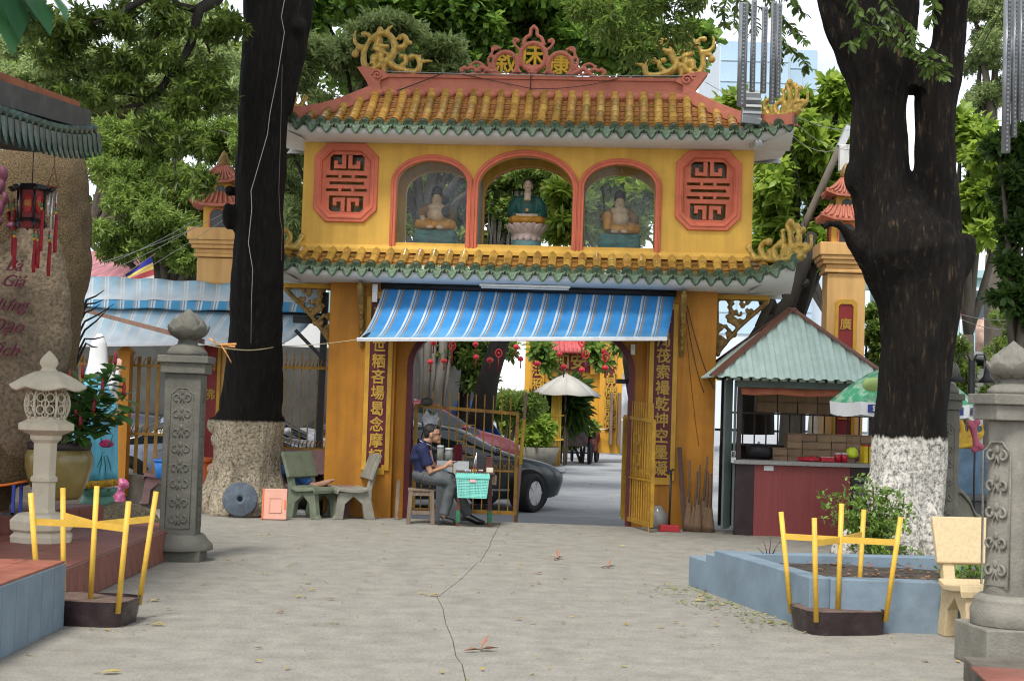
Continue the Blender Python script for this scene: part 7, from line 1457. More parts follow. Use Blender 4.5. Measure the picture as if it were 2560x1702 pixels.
lm=MB();am=2*math.pi*4.5/8+0.2;lmo=P(2010,885,17.2-ur*0.8)-Vector((uc.x,17.2,0));b=MB();b.ell(lmo,(0.12,0.05,0.09),Matrix.Rotation(0.6,3,'X'),n=14,m_=8);b.build('printed_fruit',mat('print_lime',(0.34,0.48,0.16),0.5,0.1,9,0),par)
# shrub in the planter
sh_o=P(2010,1230,14.0);sh_o=Vector((P(2015,1290,13.9).x,13.9,0.28));shr=thing('shrub','twiggy green shrub growing at the whitewashed trunk','shrub',sh_o);stm=MB();tips,tds=[],[]
for(x,y,dy)in((1905,1140,0),(1920,1175,0.1),(1955,1135,-0.1),(1985,1120,0),(2010,1110,0),(2045,1130,-0.1),(2070,1145,0),(2085,1160,0.0),(2030,1160,-0.2),(1970,1160,-0.2),(1940,1190,-0.2),(1995,1190,-0.25),(2050,1190,-0.2),(2000,1145,0),(1960,1215,-0.1),(2075,1195,-0.1),(1990,1240,-0.25),(2020,1270,-0.3),(2090,1270,-0.2)):
 e=P(x,y,13.9+dy)-sh_o;pp_=bez((rnd.uniform(-.08,.08),0,0),(0,0,e.z*0.5),e*0.7,e,8);stm.tube(pp_,[0.012-0.001*i for i in range(9)],5)
 for f in range(3,9):
  for _ in range(5):tips.append(pp_[f]+Vector((rnd.gauss(0,.06),rnd.gauss(0,.06),rnd.gauss(0,.05))));tds.append((rnd.gauss(0,1),rnd.gauss(0,1),0.6))
stm.build('stems',M_WOOD,shr);ps,ds,sz=rosettes(np.array(tips),np.array(tds),4,0.06,8,(0.6,1.4),0.05);obj('leaves',leaf_mesh('leaves',ps,ds,sz,'oval',4),LEAFMD,shr)
w0=P(1770,1290,12.9);tw=thing('dry_twig','dead twig with two leaves poking from the planter rim','twig',(w0.x,12.9,0.3));b=MB()
for(x,z)in((-0.1,0.12),(-0.05,0.18),(0.02,0.22),(0.1,0.18),(0.06,0.1)):b.tube([(0,0,0),(x*0.5,0,z*0.6),(x,0.02,z)],[0.006,0.004,0.002],5)
b.build('twig',M_WOODD,tw);obj('leaf',leaf_mesh('leaf',np.array([(0.02,0,0.2),(0.08,0,0.16)]),np.array([(-1,0,0.4),(1,0,0.1)]),np.array([0.06,0.07]),'oval',2),LEAFMD,tw)
gp=P(2230,1310,12.3);sm_=thing('ground_plant','low green plant in the planter beside the terrazzo bench','plant',(gp.x,12.3,0.26));ps,ds,sz=rosettes(np.array([(rnd.gauss(0,.14),rnd.gauss(0,.1),rnd.uniform(0,.16))for _ in range(60)]),np.array([(rnd.gauss(0,.6),rnd.gauss(0,.6),1)for _ in range(60)]),6,0.07,3);obj('leaves',leaf_mesh('leaves',ps,ds,sz,'oval',5),LEAFMD,sm_)
b=MB();b.tube([(0,0,-0.03),(0,0,0.12)],0.012,6);b.build('stem',M_WOOD,sm_)
# street lamp, balustrade, ornaments beyond the right side
lp_=P(2233,1100,19.5);sl_=thing('street_lamp','black twin-bell street lamp beyond the right columns','lamp',(lp_.x,19.5,0));zl=P(2233,830,19.5).z;b=MB();b.lathe([(0.14,0),(0.14,0.25),(0.1,0.3),(0.075,0.4),(0.06,0.8),(0.045,0.85),(0.045,zl)],14);b.build('post',M_STEELB,sl_)
for sx in(-1,1):b=MB();b.tube([(0,0,zl-0.05),(sx*0.06,0,zl+0.08),(sx*0.16,0,zl+0.08),(sx*0.2,0,zl-0.06)],0.012,6);b.build('arm',M_STEELB,sl_);b=MB();b.lathe([(0.02,zl-0.06),(0.035,zl-0.12),(0.05,zl-0.2),(0.12,zl-0.28),(0.1,zl-0.285)],16,c=(sx*0.2,0,0));b.build('bell_shade',M_STEELB,sl_)
rl_=P(2230,1125,17.5);b=MB();b.box((0.5,0,0.3),(2.2,0.3,0.6));b.box((0.5,-0.02,0.62),(2.3,0.4,0.06));b.box((0.5,-0.03,0.42),(2.25,0.34,0.04));tag(b.build('low_wall',mat('dark_grey_stone',(0.09,0.095,0.095),0.8,0.2,5,0.2),None,(rl_.x-0.5,18.2,0),bev=0.01),'dark grey moulded low wall beyond the right columns','wall')
bbn=P(2245,1005,17.8);dg=thing('pink_toy','pink bone-shaped sign hanging beyond the right columns','ornament',(bbn.x,17.8,bbn.z));b=MB();b.tube([(-0.03,0,0.13),(0.0,0,0.0),(0.03,0,-0.12)],[0.05,0.035,0.05],10)
for(x,z)in((-0.06,0.15),(0.02,0.17),(0.0,-0.15),(0.07,-0.12)):b.ell((x,0,z),(0.045,0.035,0.045))
organic('ornament',b,mat('pink_paint',(0.36,0.08,0.13),0.5,0.1,5,0),dg,0.012,2);b=MB();b.cyl((0,0,0.1),(0,0,-bbn.z),0.012,n=6);b.build('stake',M_STEELB,dg)
yo=P(2200,985,18.6);yl_=MB();curls(yl_,mirror(cloud_items(),1,0.9));o_=organic('gold_ornament',yl_,mat('ornament_yellow',(0.55,0.33,0.03),0.5,0.2,9,0.1),None,0.02,1,loc=(yo.x,18.6,yo.z-0.25));tag(o_,'yellow scroll ornament seen between the right columns','ornament')
b=MB();b.box((0,0,(yo.z-0.25)/2),(0.9,0.25,yo.z-0.25));tag(b.build('ornament_plinth',mat('blue_plinth',(0.12,0.2,0.28),0.6,0.3,6,0.1),None,(yo.x,18.65,0)),'blue and white plinth under the yellow scroll ornament','plinth')
# ================================================================== cars
M_TYRE=mat('tyre',(0.012,0.012,0.013),0.7,0.2,9,0.2);M_RIM=mat('alloy',(0.5,0.5,0.52),0.3,0.08,5,0,metal=0.8);M_GLASS=mat('car_glass',(0.012,0.018,0.018),0.05,0.1,3,0,spec=0.8);M_BLK=mat('plain_black',(0.015,0.015,0.016),0.5,0.1,5,0)
def car(label,loc,rotz,paint,steer=0.0,suv=0.0,name='parked_car',low=None):
 t=thing(name,label,'car',loc,rotz)
 S=suv
 st=[(-2.2,.55,.80,.60,.72),(-2.12,.30,.92,.70,.84),(-1.75,.20,.98,.84,.86),(-1.35,.20,1.02+.1*S,.86,.88),(-0.95,.20,1.34+.22*S,.88,.89),(-0.3,.20,1.42+.25*S,.88,.9),(0.25,.20,1.40+.24*S,.88,.9),(0.6,.20,1.22+.2*S,.88,.9),(1.08,.20,.94+.1*S,.86,.89),(1.6,.20,.86+.08*S,.82,.87),(2.0,.22,.74+.06*S,.74,.8),(2.2,.36,.58,.56,.66)]
 b=MB();rows_=[]
 for(x,z0,zt_,wb,wm)in st:
  belt=min(zt_-0.03,0.88+0.08*S);cab=zt_>1.1;ins=0.62 if cab else wb*0.86
  half=[(wb*0.9,z0),(wb,z0+0.1),(wm,(z0+belt)/2+0.05),(wm*0.97,belt),(ins if cab else wm*0.9,zt_-(0.05 if cab else 0.015)),(ins*0.6,zt_)]
  rows_.append([(x,-y,z)for y,z in half]+[(x,0,zt_+0.01)]+[(x,y,z)for y,z in half[::-1]])
 nr,nc=len(rows_),len(rows_[0]);base=0
 vs_=[p for r_ in rows_ for p in r_];fs,mi=[],[]
 for i in range(nr-1):
  for j in range(nc-1):
   f=(i*nc+j,i*nc+j+1,(i+1)*nc+j+1,(i+1)*nc+j);g=0
   if j in(3,nc-5)and 3<=i<=7:g=1
   if 4<=j<=nc-6 and i in(7,6,3):g=1
   if i==6 and 4<=j<=nc-6:g=0
   fs.append(f);mi.append(g)
 b.v=vs_;b.f=[list(f)for f in fs]+[list(range(nc))[::-1],[(nr-1)*nc+k for k in range(nc)]];b.m=mi+[0,0];b.s=[True]*len(b.f)
 o=b.build('body',[paint,M_GLASS],t);sb_=o.modifiers.new('s','SUBSURF');sb_.levels=2;sb_.render_levels=2
 for sx,x in((1,1.36),(-1,-1.36)):
  for s in(-1,1):
   w=bpy.data.objects.new('wheel',None);link(w,t);w.location=(x,s*(0.80+(0.15 if steer>0.3 and sx>0 else 0)),0.315);w.rotation_euler=(0,0,steer if sx>0 else 0)
   ay=Matrix.Rotation(math.pi/2,3,'X')
   b=MB();b.lathe([(0.2,-0.1),(0.29,-0.105),(0.315,-0.085),(0.318,0.085),(0.29,0.105),(0.2,0.1),(0.2,-0.1)],28,rotm=ay);b.build('tyre',M_TYRE,w)
   b=MB();b.lathe([(0.205,-0.095),(0.21,-0.085),(0.19,-0.05),(0.01,-0.04)],24,rotm=ay);b.lathe([(0.205,0.095),(0.21,0.085),(0.19,0.05),(0.01,0.04)],24,rotm=ay)
   for k in range(5):
    a=2*math.pi*k/5
    for sd in(-1,1):b.bar((0,sd*0.075,0),(0.2*math.cos(a),sd*0.09,0.2*math.sin(a)),0.035,0.02)
   b.build('rim',M_RIM,w)
 for s in(-1,1):
  for x in(1.36,-1.36):b=MB();b.lathe([(0.37,-0.01),(0.37,0.01)],28,c=(x,s*0.875,0.33),rotm=Matrix.Rotation(math.pi/2,3,'X'));b.build('wheel_well_shade',M_BLK,t)  # black disc painted in for the shade of the empty wheel well
  b=MB();b.ell((0.72,s*0.98,0.98+.1*S),(0.08,0.1,0.065));b.build('mirror',paint,t)
  b=MB();b.ell((2.02,s*0.62,0.66),(0.16,0.12,0.06));b.build('headlight',M_RIM,t)
  b=MB();b.ell((-2.12,s*0.62,0.8),(0.08,0.14,0.07));b.build('tail_lamp',M_LRED,t)
  b=MB();b.bar((1.0,s*0.905,0.36),(-1.0,s*0.905,0.36),0.012,0.03);b.build('sill_strip',M_RIM,t)
  for x in(0.2,-0.75):b=MB();b.bar((x,s*0.905,0.80),(x-0.18,s*0.905,0.80),0.02,0.025);b.build('door_handle',M_RIM,t)
 return t
def paint(n_,c,r=0.25,metal=0.3):return mat(n_,c,r,0.04,3,0,metal=metal,coat=0.8,spec=0.5)
def park(label,px,Y,z,yaw,pt_,steer,suv):
 """px: where the near front wheel shows"""
 wp=P(px,1100,Y);o_=Matrix.Rotation(yaw,3,'Z')@Vector((1.36,-0.8,0));return car(label,(wp.x-o_.x,Y-o_.y,z),yaw,pt_,steer,suv)
park('dark grey saloon parked beyond the barred gate leaf, front wheel turned',1213,24.8,-0.2,0.45,paint('paint_grey',(0.04,0.05,0.053)),0.55,0.0)
park('white hatchback parked behind the dark grey saloon',1062,27.6,-0.1,0.42,paint('paint_white',(0.62,0.62,0.62),metal=0.0),0.0,0.35)
park('maroon people carrier parked behind the white hatchback',1128,30.6,0.0,0.42,paint('paint_maroon',(0.20,0.02,0.035)),0.0,0.75)
park('silver-blue saloon parked beyond the thin fence between trunk and pier',705,23.3,-0.1,0.12,paint('paint_silver',(0.30,0.36,0.46)),0.0,0.0)
park('white car parked beyond the silver-blue saloon',740,26.0,-0.05,0.3,paint('paint_white2',(0.66,0.66,0.66),metal=0.0),0.0,0.5)
w_=P(330,970,24.0);car('dark navy car parked beyond the ochre fence',(w_.x-0.3,24.2,-0.2),math.pi*0.97,paint('paint_navy',(0.02,0.025,0.05)),0.0,0.2)
# ================================================================== far gate, cart, lanterns
FY=47.0;fg0=P(1213,1030,FY);fg1=P(1420,1030,FY);fz=lambda y:P(1310,y,FY).z;fx=lambda x:P(x,950,FY).x-fg0.x
fgt=thing('far_gate','small orange gate with red signboard and red tiled roof at the end of the road','gate',(fg0.x,FY,-0.2))
zb=0.2
def fb_(nm,x0,x1,y0,y1,d0,d1,m,par=None):b=MB();b.box(((fx(x0)+fx(x1))/2,(d0+d1)/2,(fz(y0)+fz(y1))/2+zb),(fx(x1)-fx(x0),d1-d0,abs(fz(y0)-fz(y1))));return b.build(nm,m,par or fgt)
M_FOR=mat('far_orange',(0.58,0.29,0.03),0.6,0.1,2,0.05,dirt=0.3,dirtcol=(0.3,0.14,0.02))
fb_('pillar',1206,1250,700,1040,-0.2,0.6,M_FOR);fb_('pillar',1378,1430,700,1040,-0.2,0.6,M_FOR)
lw=[(fx(1250),fz(1040)+zb),(fx(1268),fz(1040)+zb)]+[(fx(1268)+(fx(1358)-fx(1268))*(0.5-0.5*math.cos(math.pi*i/12)),fz(905)+zb+(fz(880)-fz(905))*math.sin(math.pi*i/12))for i in range(13)]+[(fx(1358),fz(1040)+zb),(fx(1378),fz(1040)+zb),(fx(1378),fz(800)+zb),(fx(1250),fz(800)+zb)]
plate('arched_wall',[lw],0.0,0.4,M_FOR,fgt)
bd=fb_('signboard',1268,1356,816,854,-0.1,0.0,mat('sign_maroon',(0.13,0.012,0.02),0.5,0.1,5,0));
for ch,x in(('和',1290),('安',1327)):text('character',ch,0.52,M_CHAR,bd,(fx(x),-0.12,fz(835)+zb),depth=0.01,bold=0.012)
for x0,x1,chars,y0,y1,dz in((1224,1241,'光照法照心',780,935,0.62),(1392,1414,'大佛門心見佛國成佛',770,985,0.55)):
 bd=fb_('name_board',x0,x1,y0,y1,-0.25,-0.202,MATS['sign_maroon'])
 for i,ch in enumerate(chars):text('character',ch,0.40,M_CHAR,bd,(fx((x0+x1)/2),-0.262,fz(y0+(y1-y0)*(i+0.5)/len(chars))+zb),depth=0.01,bold=0.009)
b=MB()
rows_=[]
for i in range(3):rows_.append([(fx(1255)+(fx(1372)-fx(1255))*k/48,-0.6+0.5*i,fz(812)+zb+0.35*i+0.05*abs(math.sin(k*math.pi/4)))for k in range(49)])
b.sheet(rows_);o_=b.build('tiled_roof',mat('far_red_tile',(0.42,0.07,0.07),0.6,0.2,4,0.1),fgt);o_.modifiers.new('t','SOLIDIFY').thickness=0.08
for x in(1262,1362):fb_('corbel',x-6,x+6,838,860,-0.15,0.0,M_FOR)
for k in range(2):b=MB();b.box((fx(1405+18*k),-0.35,fz(960)+zb),(0.08,0.5,1.6));b.build('gate_leaf',M_WOOD,fgt)
ux,uY=P(1303,905,43.5),43.5;pu=thing('parasol','plain grey parasol standing before the far gate','parasol',(ux.x,uY,-0.2));ur2=P(1386,905,uY).x-ux.x;zr2=ux.z+0.2-0.05
for k in range(8):
 a0,a1=2*math.pi*k/8,2*math.pi*(k+1)/8;b=MB();b.sheet([[((ur2*v)*(math.cos(a0)*(1-u)+math.cos(a1)*u),(ur2*v)*(math.sin(a0)*(1-u)+math.sin(a1)*u),zr2+0.62*(1-v**1.25)-0.03*math.sin(math.pi*u)*v)for u in(0,.5,1)]for v in(0.02,.3,.6,1)]);o_=b.build('canopy_panel',mat('canvas_grey',(0.36,0.345,0.31),0.8,0.08,3,0.05),pu);o_.modifiers.new('t','SOLIDIFY').thickness=0.008
b=MB();b.cyl((0,0,0),(0,0,zr2+0.66),0.03,n=8);b.build('pole',M_WOOD,pu)
# cargo tricycle
CY=45.2;c0=P(1323,1060,CY);ct=thing('cargo_tricycle','old rusty cargo tricycle parked in front of the far gate','tricycle',(c0.x,CY,-0.2));hw_=(P(1358,1060,CY).x-P(1288,1060,CY).x)/2
for sx in(-1,1):
 w=bpy.data.objects.new('wheel',None);link(w,ct);w.location=(sx*hw_*0.95,0,0.33);b=MB();b.tube([(0,0.33*math.cos(a),0.33*math.sin(a))for a in[2*math.pi*k/24 for k in range(24)]],0.045,8,closed=True);b.build('tyre',M_TYRE,w);b=MB()
 for k in range(12):a=2*math.pi*k/12;b.cyl((0,0,0),(0,0.31*math.cos(a),0.31*math.sin(a)),0.006,n=4)
 b.cyl((-0.05,0,0),(0.05,0,0),0.03,n=8);b.build('spokes',M_ALU,w)
M_RUST=mat('rust_box',(0.12,0.085,0.08),0.75,0.35,6,0.2,dirt=0.7,dirtcol=(0.35,0.33,0.3),dscale=5)
b=MB();b.box((0,-0.12,0.78),(hw_*1.62,0.04,0.5));b.box((0,0.9,0.78),(hw_*1.62,0.04,0.5));b.box((-hw_*0.8,0.4,0.78),(0.04,1.0,0.5));b.box((hw_*0.8,0.4,0.78),(0.04,1.0,0.5));b.box((0,0.4,0.54),(hw_*1.6,1.0,0.03));b.build('cargo_box',M_RUST,ct)
b=MB();b.cyl((-hw_*0.95,0,1.12),(hw_*0.95,0,1.12),0.03,n=8);b.cyl((-hw_*0.8,0,0.5),(-hw_*0.8,0,1.12),0.025,n=6);b.cyl((hw_*0.8,0,0.5),(hw_*0.8,0,1.12),0.025,n=6);b.build('push_bar',M_ALU,ct)
b=MB();b.cyl((-hw_,0,0.33),(hw_,0,0.33),0.025,n=8);b.bar((0,0,0.4),(0,2.0,0.45),0.06);b.bar((-0.4,0,0.33),(-0.4,0,0.55),0.04);b.bar((0.4,0,0.33),(0.4,0,0.55),0.04);b.build('axle_frame',M_STEELB,ct)
b=MB();b.tube([(0,2.0+0.33*math.cos(a),0.33+0.33*math.sin(a))for a in[2*math.pi*k/24 for k in range(24)]],0.04,8,closed=True);b.build('rear_wheel',M_TYRE,ct);b=MB();b.cyl((0,1.7,0.4),(0,1.7,0.95),0.02,n=6);b.ell((0,1.7,0.98),(0.1,0.15,0.05));b.build('saddle',M_STEELB,ct)
m0=P(1368,1020,46.0);mbk=thing('motorbike','red and silver motorbike parked behind the cargo tricycle','motorbike',(m0.x,46.2,-0.2),1.35)
for x in(-0.6,0.6):b=MB();b.tube([(x+0.28*math.cos(a),0,0.3+0.28*math.sin(a))for a in[2*math.pi*k/20 for k in range(20)]],0.045,8,closed=True);b.lathe([(0.22,-0.02),(0.22,0.02)],16,c=(x,0,0.3),rotm=Matrix.Rotation(math.pi/2,3,'X'));b.build('wheel',M_TYRE,mbk)
b=MB();b.ell((-0.3,0,0.68),(0.45,0.13,0.14));b.ell((0.1,0,0.5),(0.3,0.1,0.18));b.ell((0.5,0,0.8),(0.14,0.12,0.24));b.bar((0.6,0,0.3),(0.45,0,0.95),0.1);organic('body',b,mat('bike_red',(0.14,0.015,0.02),0.35,0.2,5,0),mbk,0.03,2);b=MB();b.ell((-0.3,0,0.8),(0.38,0.13,0.06));b.build('seat',M_TYRE,mbk);b=MB();b.tube([(0.4,-0.33,1.05),(0.45,0,1.0),(0.4,0.33,1.05)],0.02,6);b.build('handlebar',M_ALU,mbk)
# planter bed, bamboo trellis and plants before the far gate
bx0=P(1228,1050,42.5);b=MB();b.lathe([(0.55,0),(0.75,0.55),(0.68,0.55),(0.6,0.45),(0.01,0.45)],20);tag(b.build('stone_tub',M_STONEL,None,(bx0.x,42.5,-0.2)),'grey stone tub holding the bright hedge beyond the gate','tub')
def bush(name,label,c,blobs,n,per,size,shape,m,seed,trunk=None,spread=(0.5,1.3),cat='shrub',inner=0.4):
 t=thing(name,label,cat,c);tp_,td_=blob_points(blobs,n,seed,inner);td_=td_+np.array([0,0,0.5]);ps,ds,sz=rosettes(tp_,td_,per,size,seed,spread,0.08)
 obj('leaves',leaf_mesh('leaves',ps,ds,sz,shape,seed),m,t);b=MB();z0=min(b_[2]for b_ in blobs)
 for q_ in(trunk or[]):b.tube(*q_)
 for bl in blobs:b.tube([(0,0,-0.1),(bl[0]*0.5,bl[1]*0.5,bl[2]*0.6),(bl[0],bl[1],bl[2])],[0.06,0.04,0.02],6)
 b.build('stems',M_WOOD,t);return t
c0=P(1225,1045,42.5);L_=lambda x,y,Y,c:(P(x,y,Y)-c)
def bb2(c,Y,items):return[(*(P(x,y,Y+dy)-c),rx*Y/FPX*K,rd,rz*Y/FPX*K)for x,y,rx,rz,rd,dy in items]
cc=Vector((c0.x,42.5,0.25));bush('leafy_hedge','bright green leafy hedge in the stone tub beyond the gate',cc,bb2(cc,42.5,[(1215,1000,40,30,0.6,0),(1240,985,35,35,0.6,0),(1190,980,40,30,0.7,0.3),(1230,1015,35,22,0.5,-0.2)]),420,8,0.3,'slim',LEAFYE,21)
cc=Vector((P(1160,990,40).x,40.0,-0.2));bush('leafy_hedge','feathery light green shrub behind the barred gate leaf',cc,bb2(cc,40,[(1175,925,42,26,0.8,0),(1215,930,40,25,0.7,0),(1140,945,40,22,0.7,0.5),(1195,955,40,22,0.6,0)]),520,8,0.2,'slim',LEAFLT,22)
cc=Vector((P(1305,980,44).x,44.2,-0.2));bush('dracaena','dark spiky-leaved plant under the grey parasol',cc,bb2(cc,44.2,[(1305,930,16,22,0.3,0),(1300,955,20,18,0.3,0),(1312,905,10,14,0.25,0)]),60,14,0.75,'blade',LEAFDK,23,cat='plant')
cc=Vector((P(1345,1020,45).x,46.0,-0.2));bush('flower_shrub','low reddish-green shrub behind the cargo tricycle',cc,bb2(cc,46,[(1335,1000,30,18,0.5,0),(1310,1010,26,16,0.5,0),(1355,985,20,16,0.4,0)]),160,7,0.26,'oval',LEAFLT,24)
ty=thing('bamboo_trellis','yellow bamboo trellis beside the grey parasol','trellis',(P(1281,1040,43.2).x,43.2,-0.2));zz=P(1285,890,43.2).z
for i in range(7):b=MB();b.cyl((-0.2+0.05*i,0,0),(-0.15+0.04*i,0,zz+0.2+0.08*(i%3)),0.025,n=6);b.build('cane',M_YPOLE,ty)
for z in(0.7,1.4,2.1):b=MB();b.cyl((-0.22,-0.03,z),(0.2,-0.03,z+0.06),0.022,n=6);b.build('crosspiece',M_YPOLE,ty)
# hanging lanterns
M_HL=mat('lantern_bright',(0.55,0.012,0.025),0.35,0.1,9,0,spec=0.5)
LZ=[(980+x/3.016,820+y/3.016)for x,y in((313,112),(290,255),(393,247),(630,122),(634,218),(738,242),(936,142),(970,233),(1098,268),(1262,196),(1296,292))]+[(1280+x/3.016,820+y/3.016)for x,y in((526,316),(695,178),(703,300),(865,305))]
RZ=[(980+x/3.016,820+y/3.016)for x,y in((455,135),(805,190))]+[(1280+x/3.016,820+y/3.016)for x,y in((556,200),(870,190),(527,108),(705,220))]
proto=None
NUM=['first','second','third','fourth','fifth','sixth','seventh','eighth','ninth','tenth','eleventh','twelfth','thirteenth','fourteenth','fifteenth']
order=sorted(range(len(LZ)),key=lambda i:LZ[i][0]);rank={i:NUM[k]for k,i in enumerate(order)}
wires=[]
for i,(x,y)in enumerate(LZ):
 Y=27.5+(i*37%5)*0.8;p=P(x/K,y/K,Y);lab=f'{rank[i]} round red hanging lantern from the left, seen through the passage'
 if proto is None:
  proto=thing('hanging_lantern',lab,'lantern',p,0,'small red lanterns strung beyond the gate');b=MB();b.lathe([(0.02,0.045),(0.045,0.04),(0.062,0.015),(0.062,-0.015),(0.045,-0.04),(0.02,-0.045)],14);b.build('globe',M_HL,proto);b=MB();b.lathe([(0.022,0.042),(0.022,0.056)],10);b.lathe([(0.022,-0.056),(0.022,-0.042)],10);b.build('ring_caps',M_CHAR,proto);b=MB();b.cyl((0,0,-0.055),(0,0,-0.19),0.012,0.016,6);b.build('tassel',M_TAS,proto);b=MB();b.cyl((0,0,0.05),(0,0,2.2),0.002,n=4);b.build('string',M_WIRE,proto)
 else:o_=dup(proto,p);o_['label']=lab;s_=0.92+0.16*rnd.random();o_.scale=(s_,s_,1.0)
proto=None
for i,(x,y)in enumerate(RZ):
 p=P(x/K,y/K,28.0+(i%3)*0.6);lab=f'{NUM[sorted(range(len(RZ)), key=lambda j: RZ[j][0]).index(i)]} red ring charm with tassel from the left, seen through the passage'
 if proto is None:
  proto=thing('ring_charm',lab,'charm',p,0,'red ring charms strung beyond the gate');b=MB();b.tube([(0.06*math.cos(a),0,0.075*math.sin(a))for a in[2*math.pi*k/20 for k in range(20)]],0.014,6,closed=True);b.build('ring',M_HL,proto);b=MB();b.ell((0,0,0),(0.022,0.012,0.03));b.build('knot',M_HL,proto);b=MB();b.cyl((0,0,-0.08),(0,0,-0.34),0.014,0.018,6);b.build('tassel',M_TAS,proto);b=MB();b.cyl((0,0,0.08),(0,0,2.2),0.002,n=4);b.build('string',M_WIRE,proto)
 else:o_=dup(proto,p);o_['label']=lab
for k in range(4):
 b=MB();Y=27.6+0.8*k;a,c=P(900,700+6*k,Y),P(1500,700+8*k,Y);a.z=c.z=4.55;b.tube([a.lerp(c,i/12)for i in range(13)],0.006,5);tag(b.build('lantern_wire',M_WIRE),f'{NUM[k]} wire from the front holding the small red lanterns','wire')
# ================================================================== buildings and roofs around
M_BW=mat('house_white',(0.62,0.63,0.62),0.8,0.08,0.6,0.1,dirt=0.3,dirtcol=(0.4,0.4,0.4),dscale=0.4);M_BTEAL=mat('house_teal',(0.30,0.45,0.45),0.7,0.1,1,0.1);M_WIN=mat('house_window',(0.05,0.07,0.08),0.15,0.2,2,0)
def building(name,label,c,w_,d_,h_,m,rows,cols,win=(0.6,0.6),rotz=0.0,roof=None):
 t=thing(name,label,'building',c,rotz);b=MB();b.box((0,d_/2,h_/2),(w_,d_,h_));b.build('wall',m,t)
 for i in range(rows):
  for j in range(cols):
   x=-w_/2+w_*(j+0.5)/cols;z=h_*(i+0.55)/rows;b=MB();b.box((x,-0.03,z),(w_/cols*win[0],0.10,h_/rows*win[1]));f=b.build('window',M_BW if m is not M_BW else M_BTEAL,t);b=MB();b.box((x,-0.06,z),(w_/cols*win[0]*0.86,0.06,h_/rows*win[1]*0.86));b.build('pane',M_WIN,f)
 b=MB();b.box((0,d_/2,h_+0.1),(w_+0.3,d_+0.3,0.2));b.build('parapet',roof or m,t);return t
# glass tower
gt=P(1755,300,120);M_GLB=mat('tower_glass',(0.30,0.42,0.52),0.12,0.12,0.15,0,spec=0.8);M_MUL=mat('mullion',(0.5,0.56,0.6),0.5,0.05,1,0)
def glass_tower(label,x0,x1,ytop,Y,dep):
 a,c=P(x0,ytop,Y),P(x1,ytop,Y);w_=c.x-a.x;h_=a.z;t=thing('glass_tower',label,'building',((a.x+c.x)/2,Y,0));b=MB();b.box((0,dep/2+0.3,h_/2),(w_,dep,h_));b.build('core',M_MUL,t)
 nx=max(2,round(w_/1.9));nz_=7;fh=3.4;bm=MB();bm.box((0,0,0),(w_/nx-0.14,0.2,fh/2-0.12));me=bm.mesh('glass_pane');me.materials.append(M_GLB)
 for i in range(nx):
  for k in range(nz_*2):obj('glass_pane',me,None,t,(-w_/2+w_*(i+0.5)/nx,0.26,h_-fh/2*(k+0.5)))
 return t
glass_tower('blue glass office block above the right end of the gate roof',1660,1820,92,120,14);glass_tower('lower blue glass block beside the office block',1820,1885,112,124,14)
b=MB();a=P(1900,120,128);b.box((0,5,a.z/2),(6.5,10,a.z));tag(b.build('office_block',mat('pale_blue_block',(0.55,0.62,0.68),0.5,0.05,0.3,0),None,(a.x+2,128,0)),'pale plain block right of the glass offices','building')
a=P(2290,620,45);building('house','tall white house behind the right trees',(a.x+1.5,45,0),6,6,P(2290,440,45).z,M_BW,4,3);a=P(2235,700,40);building('house','narrow teal and white house with balcony right of the forked trunk',(a.x-0.4,40,0),2.2,5,P(2230,640,40).z,M_BTEAL,3,2)
a=P(2300,900,30);t_=building('shed','low white shed with sloping dark-edged roof behind the right columns',(a.x+0.6,30,0),3.8,4,P(2300,850,30).z-0.2,mat('shed_white',(0.5,0.49,0.46),0.8,0.1,1,0.1),1,2,(0.25,0.12));b=MB();b.box((0,1.5,P(2300,830,30).z-0.05),(4.4,5,0.08),Matrix.Rotation(0.10,3,'Y'));b.build('roof_sheet',mat('shed_roof',(0.35,0.36,0.36),0.6,0.2,3,0.1),t_)
a=P(2330,740,33);b=MB();b.sheet([[(-0.8+1.6*i/14,0.0+0.04*math.sin(i*2),z+0.55*i/14)for i in range(15)]for z in(0,-0.75)]);o_=b.build('rusty_sheet',mat('rust_sheet',(0.40,0.27,0.21),0.8,0.35,6,0.2),None,(a.x,33,a.z));tag(o_,'rusty corrugated sheet on the far right house','sheet');o_.modifiers.new('t','SOLIDIFY').thickness=0.03
a=P(2215,695,34);t_=thing('road_sign','round red-rimmed white road sign right of the forked trunk','sign',(a.x,34,a.z));b=MB();b.lathe([(0.001,0),(0.3,0),(0.3,0.03),(0.001,0.03)],24,rotm=Matrix.Rotation(math.pi/2,3,'X'));b.build('disc',mat('sign_red',(0.5,0.03,0.03),0.5,0.05,5,0),t_);b=MB();b.lathe([(0.001,0.032),(0.22,0.032),(0.22,0.04),(0.001,0.04)],24,rotm=Matrix.Rotation(math.pi/2,3,'X'));b.build('field',M_BW,t_);b=MB();b.cyl((0,0.05,-a.z),(0,0.05,0.3),0.03,n=8);b.build('post',M_ALU,t_);text('marking','5t',0.24,M_BLK,t_,(0,-0.06,0),depth=0.003)
